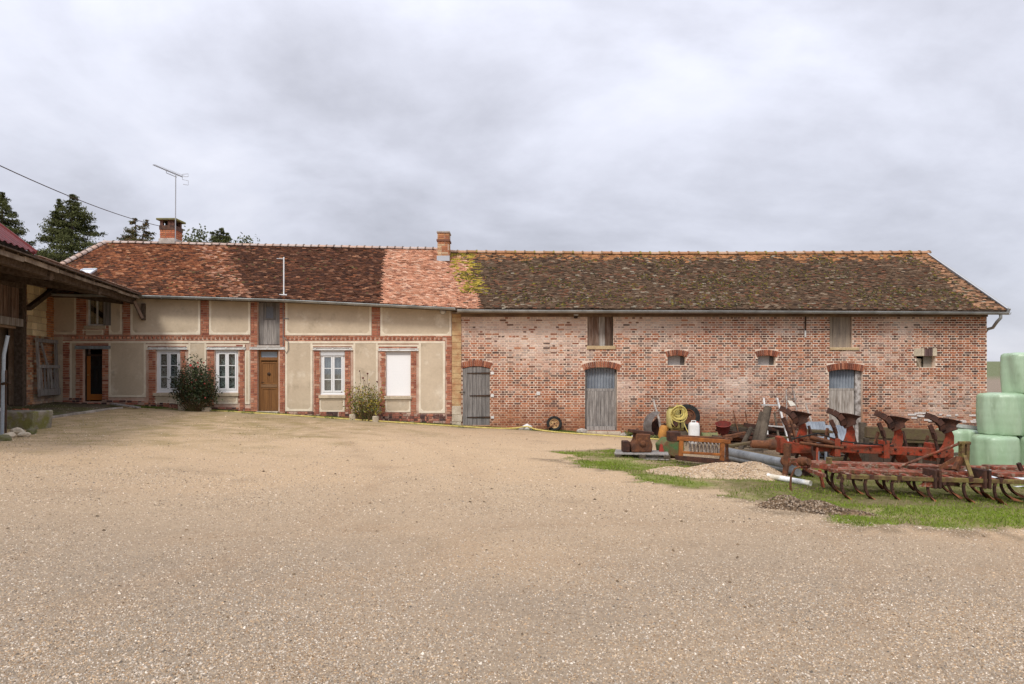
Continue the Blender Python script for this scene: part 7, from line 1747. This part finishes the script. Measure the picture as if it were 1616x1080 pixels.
# ================================================================== PLANTS
M_bark = mat('bark', (.10, .075, .055), (.16, .13, .10), sc=8, rough=.95, bump=.5)
M_needle = mat('needles', attr=True, var=.2, vsc=6, rough=.8, spec=.2)
M_leaf = mat('leaf', attr=True, var=.15, vsc=12, rough=.6, spec=.35, transl=.25)
def quads_mesh(name, C, U, W, cols):
    """leaf-shaped quads: centre C, long half-axis U, short half-axis W"""
    n = len(C); V = np.zeros((n, 4, 3)); V[:, 0] = C - U; V[:, 1] = C + W * 1.0 - U * .1; V[:, 2] = C + U; V[:, 3] = C - W * 1.0 - U * .1
    return np_mesh(name, V.reshape(-1, 3), quads=np.arange(n * 4).reshape(-1, 4), cols=np.repeat(cols, 4, 0))
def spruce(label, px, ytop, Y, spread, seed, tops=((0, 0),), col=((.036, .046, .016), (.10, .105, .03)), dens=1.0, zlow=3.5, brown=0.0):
    rr = np.random.default_rng(seed); X0 = (px - CX) * Y / F; z0 = G(X0, Y); zt = CZ + (HY - ytop) * Y / F
    o = thing('spruce_tree', label, 'tree', (X0, Y, z0), 'spruces behind the farm')
    tr = MB(); tr.tube([(X0, Y, z0 - .2), (X0, Y, z0 + (zt - z0) * .5), (X0, Y, zt - 1.2)], [.28, .16, .05], 8)
    Cs, Us, Ws, Cl = [], [], [], []; lim = MB()
    for (tx, dz) in tops:
        top_ = np.array([X0 + tx, Y, zt + dz]); H = zt + dz - z0
        lim.tube([(X0, Y, max(z0 + zlow, zt - 3.6)), tuple(top_ - np.array([0, 0, .1]))], [.07, .02], 5)
        z = zt + dz - .12; share = 1.0 if tx == 0 else .55
        while z > z0 + zlow:
            f = (zt + dz - z); Lb = min(spread * (f / 4.2) ** 1.0 + .10, spread * 1.3) * share; nb = int(rr.integers(4, 7))
            if share < 1 and f > 2.2: break
            for k in range(nb):
                if rr.uniform() > dens: continue
                a = rr.uniform(0, 6.28); L = Lb * rr.uniform(.5, 1.25); droop = rr.uniform(.12, .42)
                n = max(24, int(L * 150)); t = rr.uniform(.05, 1, n) ** .8
                cx = top_[0] + np.cos(a) * L * t + rr.normal(0, .05, n); cy = top_[1] + np.sin(a) * L * t + rr.normal(0, .05, n)
                cz = z - L * droop * t + L * .25 * t ** 3 - np.abs(rr.normal(0, .09, n)) * (.6 + t) + .03
                side = rr.normal(0, .22 * L * (1 - t * .6), n); cx += -np.sin(a) * side; cy += np.cos(a) * side
                lim.tube([(top_[0], top_[1], z), (top_[0] + math.cos(a) * L * .55, top_[1] + math.sin(a) * L * .55, z - L * droop * .55), (top_[0] + math.cos(a) * L * .97, top_[1] + math.sin(a) * L * .97, z - L * droop + L * .23)], [.028, .018, .006], 4)
                Cs.append(np.stack([cx, cy, cz], 1)); d = np.stack([np.cos(a) * .5 + rr.normal(0, .5, n), np.sin(a) * .5 + rr.normal(0, .5, n), -.55 + rr.normal(0, .4, n)], 1); d /= np.linalg.norm(d, axis=1, keepdims=True)
                Us.append(d * rr.uniform(.05, .11, (n, 1))); w = np.cross(d, rr.normal(0, 1, (n, 3))); w /= np.linalg.norm(w, axis=1, keepdims=True) + 1e-6; Ws.append(w * rr.uniform(.016, .034, (n, 1)))
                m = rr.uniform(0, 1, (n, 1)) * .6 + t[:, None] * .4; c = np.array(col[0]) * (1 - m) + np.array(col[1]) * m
                if brown: bsel = rr.uniform(0, 1, n) < brown; c[bsel] = np.array((.15, .085, .035)) * rr.uniform(.6, 1.3, (bsel.sum(), 1))
                Cl.append(c * rr.uniform(.75, 1.25, (n, 1)))
            z -= rr.uniform(.14, .26) * (1 if f < 3 else 1.15)
    C, U, W, K = (np.concatenate(q) for q in (Cs, Us, Ws, Cl))
    tr.build('trunk', M_bark, o, smooth=True); lim.build('limbs', M_bark, o, kind='stuff')
    link('crown', quads_mesh('crown', C - np.array(org(o)), U, W, K), M_needle, o, kind='stuff')
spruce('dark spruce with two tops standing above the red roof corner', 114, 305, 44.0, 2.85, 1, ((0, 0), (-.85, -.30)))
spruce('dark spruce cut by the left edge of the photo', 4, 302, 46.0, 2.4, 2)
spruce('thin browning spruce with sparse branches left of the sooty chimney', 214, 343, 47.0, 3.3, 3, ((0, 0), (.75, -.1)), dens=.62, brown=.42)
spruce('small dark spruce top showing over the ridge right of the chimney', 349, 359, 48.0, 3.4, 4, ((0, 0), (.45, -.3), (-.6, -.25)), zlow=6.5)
def broadleaf(label, px, ytop, Y, w, seed, n=2600, col=((.08, .10, .04), (.16, .17, .09))):
    rr = np.random.default_rng(seed); X0 = (px - CX) * Y / F; z0 = G(X0, Y); zt = CZ + (HY - ytop) * Y / F
    o = thing('broadleaf_tree', label, 'tree', (X0, Y, z0), 'thin crowned trees behind the farm')
    mb = MB(); mb.tube([(X0, Y, z0 - .2), (X0 + .1, Y, z0 + (zt - z0) * .55), (X0, Y, zt - 1)], [.2, .13, .04], 8); mb.build('trunk', M_bark, o, smooth=True)
    tips = []; lb = MB()
    for k in range(26):
        a = rr.uniform(0, 6.28); zz = rr.uniform(.55, .98); p0 = np.array([X0, Y, z0 + (zt - z0) * (zz - .2)]); r = w * rr.uniform(.3, 1) * (1.15 - zz * .45)
        p1 = np.array([X0 + math.cos(a) * r, Y + math.sin(a) * r, z0 + (zt - z0) * zz]); lb.tube([tuple(p0), tuple(p0 * .5 + p1 * .5 + np.array([0, 0, .1])), tuple(p1)], [.045, .028, .01], 5); tips.append(p1); tips.append(p0 * .35 + p1 * .65)
    lb.build('limbs', M_bark, o, kind='stuff')
    T = np.array(tips)[rr.integers(0, len(tips), n)]; C = T + rr.normal(0, .26, (n, 3)); d = rr.normal(0, 1, (n, 3)); d /= np.linalg.norm(d, axis=1, keepdims=True); wv = np.cross(d, rr.normal(0, 1, (n, 3))); wv /= np.linalg.norm(wv, axis=1, keepdims=True)
    m = rr.uniform(0, 1, (n, 1)); K = np.array(col[0]) * (1 - m) + np.array(col[1]) * m
    link('crown', quads_mesh('crown', C - np.array(org(o)), d * rr.uniform(.08, .15, (n, 1)), wv * rr.uniform(.045, .08, (n, 1)), K), M_leaf, o, kind='stuff')
broadleaf('thin grey green tree crown just right of the sooty chimney', 300, 361, 46.0, 1.6, 11, 4600)
broadleaf('small grey green crown at the right end of the row behind the ridge', 384, 374, 47.0, .75, 12, 1600)
broadleaf('low grey green crown between chimney and ridge trees', 284, 366, 50.0, 1.0, 13, 1800)

# --- rose bush with red flowers between the first two windows
def bush(label, px, ybase, ytop, wpx, Y, seed, nst, nleaf, col, upright, stemc, shape):
    rr = np.random.default_rng(seed); X0 = (px - CX) * Y / F; z0 = G(X0, Y); zt = CZ + (HY - ytop) * Y / F; H = zt - z0; hw = wpx / 2 * Y / F
    o = thing('rose_bush', label, 'bush', (X0, Y, z0)); mb = MB(); tips = []
    for k in range(nst):
        a = rr.uniform(-1, 1); b = rr.uniform(-1, 1); h = H * rr.uniform(.55, 1.0) * (1 - .25 * abs(a)); x0 = X0 + a * hw * .30; y0_ = Y + b * .10
        pts = [(x0, y0_, z0 - .03)]
        for q in range(1, 6):
            t = q / 5; pts.append((x0 + a * hw * (.15 + .55 * shape(t)) * upright + rr.normal(0, .02), y0_ + b * .25 * t + rr.normal(0, .02), z0 + h * t))
        mb.tube(pts, [.013 - .0018 * q for q in range(6)], 5, col=stemc)
        for q in range(2, 6): tips.append((pts[q], q / 5))
    mb.build('stems', M_bark if stemc is None else mat('green_stem', (.11, .10, .04), (.13, .08, .04), sc=8, rough=.8), o, kind='stuff')
    ix = rr.integers(0, len(tips), nleaf); T = np.array([tips[i][0] for i in ix]); n = nleaf
    C = T + rr.normal(0, 1, (n, 3)) * np.array([hw * .22, .12, H * .075]); C[:, 2] = np.maximum(C[:, 2], z0 + .05)
    d = rr.normal(0, 1, (n, 3)); d[:, 2] *= .6; d /= np.linalg.norm(d, axis=1, keepdims=True); wv = np.cross(d, rr.normal(0, 1, (n, 3))); wv /= np.linalg.norm(wv, axis=1, keepdims=True)
    m = rr.uniform(0, 1, (n, 1)); ci = rr.integers(0, len(col), n); K = np.array(col)[ci] * rr.uniform(.7, 1.3, (n, 1))
    link('foliage', quads_mesh('foliage', C - np.array(org(o)), d * rr.uniform(.022, .042, (n, 1)), wv * rr.uniform(.014, .026, (n, 1)), K), M_leaf, o, kind='stuff')
    return o, X0, z0, hw, H, tips
def flower_mesh(m, r, seed):
    rr = random.Random(seed); mb = MB()
    for ring, (cnt, rad, up) in enumerate(((5, 1.0, .3), (4, .62, .7), (3, .3, 1.0))):
        for k in range(cnt):
            a = 2 * math.pi * k / cnt + ring * .5 + rr.uniform(-.2, .2); ca, sa = math.cos(a), math.sin(a); w = r * .55 * (1 - ring * .2)
            mb.add([(0, 0, 0), (ca * r * rad * .7 - sa * w, sa * r * rad * .7 + ca * w, up * r * .5), (ca * r * rad, sa * r * rad, up * r * .8), (ca * r * rad * .7 + sa * w, sa * r * rad * .7 - ca * w, up * r * .5)], [(0, 1, 2, 3)])
    return mb.mesh('flower', m)
ro, X0, z0, hw, H, tips = bush('leafy dark green rose bush with red flowers between the first two windows', 308, 648, 568, 60, 21.35, 21, 36, 5200,
    [(.030, .052, .020), (.045, .07, .028), (.022, .036, .015), (.07, .095, .035), (.06, .045, .02)], 1.0, (1, 1, 1), lambda t: math.sin(t * 2.4))
M_flower = mat('rose_petal', (.62, .075, .07), (.70, .20, .17), sc=9, rough=.7, orand=.2, var=.1)
fm = [flower_mesh(M_flower, .05, s) for s in (1, 2, 3)]
for k, (px, py) in enumerate(((301, 577), (312, 573), (322, 573), (305, 581), (316, 585), (331, 584), (318, 592), (309, 600), (303, 604), (323, 606), (306, 613), (324, 628), (313, 579))):
    q = at(px, py, 21.05 + random.uniform(-.05, .1)); o = link('flower', random.choice(fm), None, ro, q - org(ro)); o.rotation_euler = (R(70) + random.uniform(-.5, .5), random.uniform(-.5, .5), random.uniform(0, 6)); s = random.uniform(.45, .85); o.scale = (s, s, s)
yo, X0, z0, hw, H, tips = bush('sparse yellowing rose shrub with upright stems left of the white shutter', 576, 663, 600, 56, 21.5, 22, 36, 1500,
    [(.24, .24, .04), (.15, .18, .035), (.38, .32, .05), (.10, .13, .03), (.28, .15, .05), (.46, .36, .06)], .95, (1, 1, 1), lambda t: t)
M_hip = mat('dark_hip', (.16, .03, .03), (.09, .025, .02), sc=9, rough=.6)
hm2 = [flower_mesh(M_hip, .035, s) for s in (4, 5)]
for px, py in ((568, 586), (580, 590), (573, 597), (576, 601), (595, 603), (582, 606), (601, 640)):
    q = at(px, py, 21.35); o = link('hip', random.choice(hm2), None, yo, q - org(yo)); o.rotation_euler = (R(60), 0, random.uniform(0, 6)); mb = MB(); mb.tube([q, (q.x + random.uniform(-.04, .04), q.y + .05, q.z - .35)], .006, 4); mb.build('twig', M_bark, yo)
# tufts of weeds along the wall foot
def tuft(label, px, Y, r, h, n, seed, cols=((.10, .14, .035), (.16, .17, .04))):
    rr = np.random.default_rng(seed); p = gw(px, Y); a = rr.uniform(0, 6.28, n); q = rr.uniform(0, 1, n) ** .6 * r; X, Yy = p.x + np.cos(a) * q, p.y + np.sin(a) * q * .5
    C = np.stack([X, Yy, gz(X, Yy) + rr.uniform(.01, h, n)], 1) - np.array(p); d = rr.normal(0, 1, (n, 3)) * np.array([.6, .6, 1]); d /= np.linalg.norm(d, axis=1, keepdims=True); w = np.cross(d, rr.normal(0, 1, (n, 3))); w /= np.linalg.norm(w, axis=1, keepdims=True)
    m = rr.uniform(0, 1, (n, 1)); K = np.array(cols[0]) * (1 - m) + np.array(cols[1]) * m
    o = link('weed_clump', quads_mesh('weed_clump', C, d * rr.uniform(.03, .06, (n, 1)), w * rr.uniform(.012, .022, (n, 1)), K), M_leaf, None, p); o['label'] = label; o['category'] = 'weeds'; o['kind'] = 'thing'
tuft('clump of green weeds between the middle barn door and the mudguard', 1000, 21.4, .30, .16, 260, 31)
tuft('low green weeds at the foot of the mudguard', 1030, 20.9, .30, .10, 160, 32, ((.16, .18, .06), (.26, .27, .10)))
tuft('tuft of weeds under the yellowing shrub', 583, 21.55, .28, .12, 160, 33)
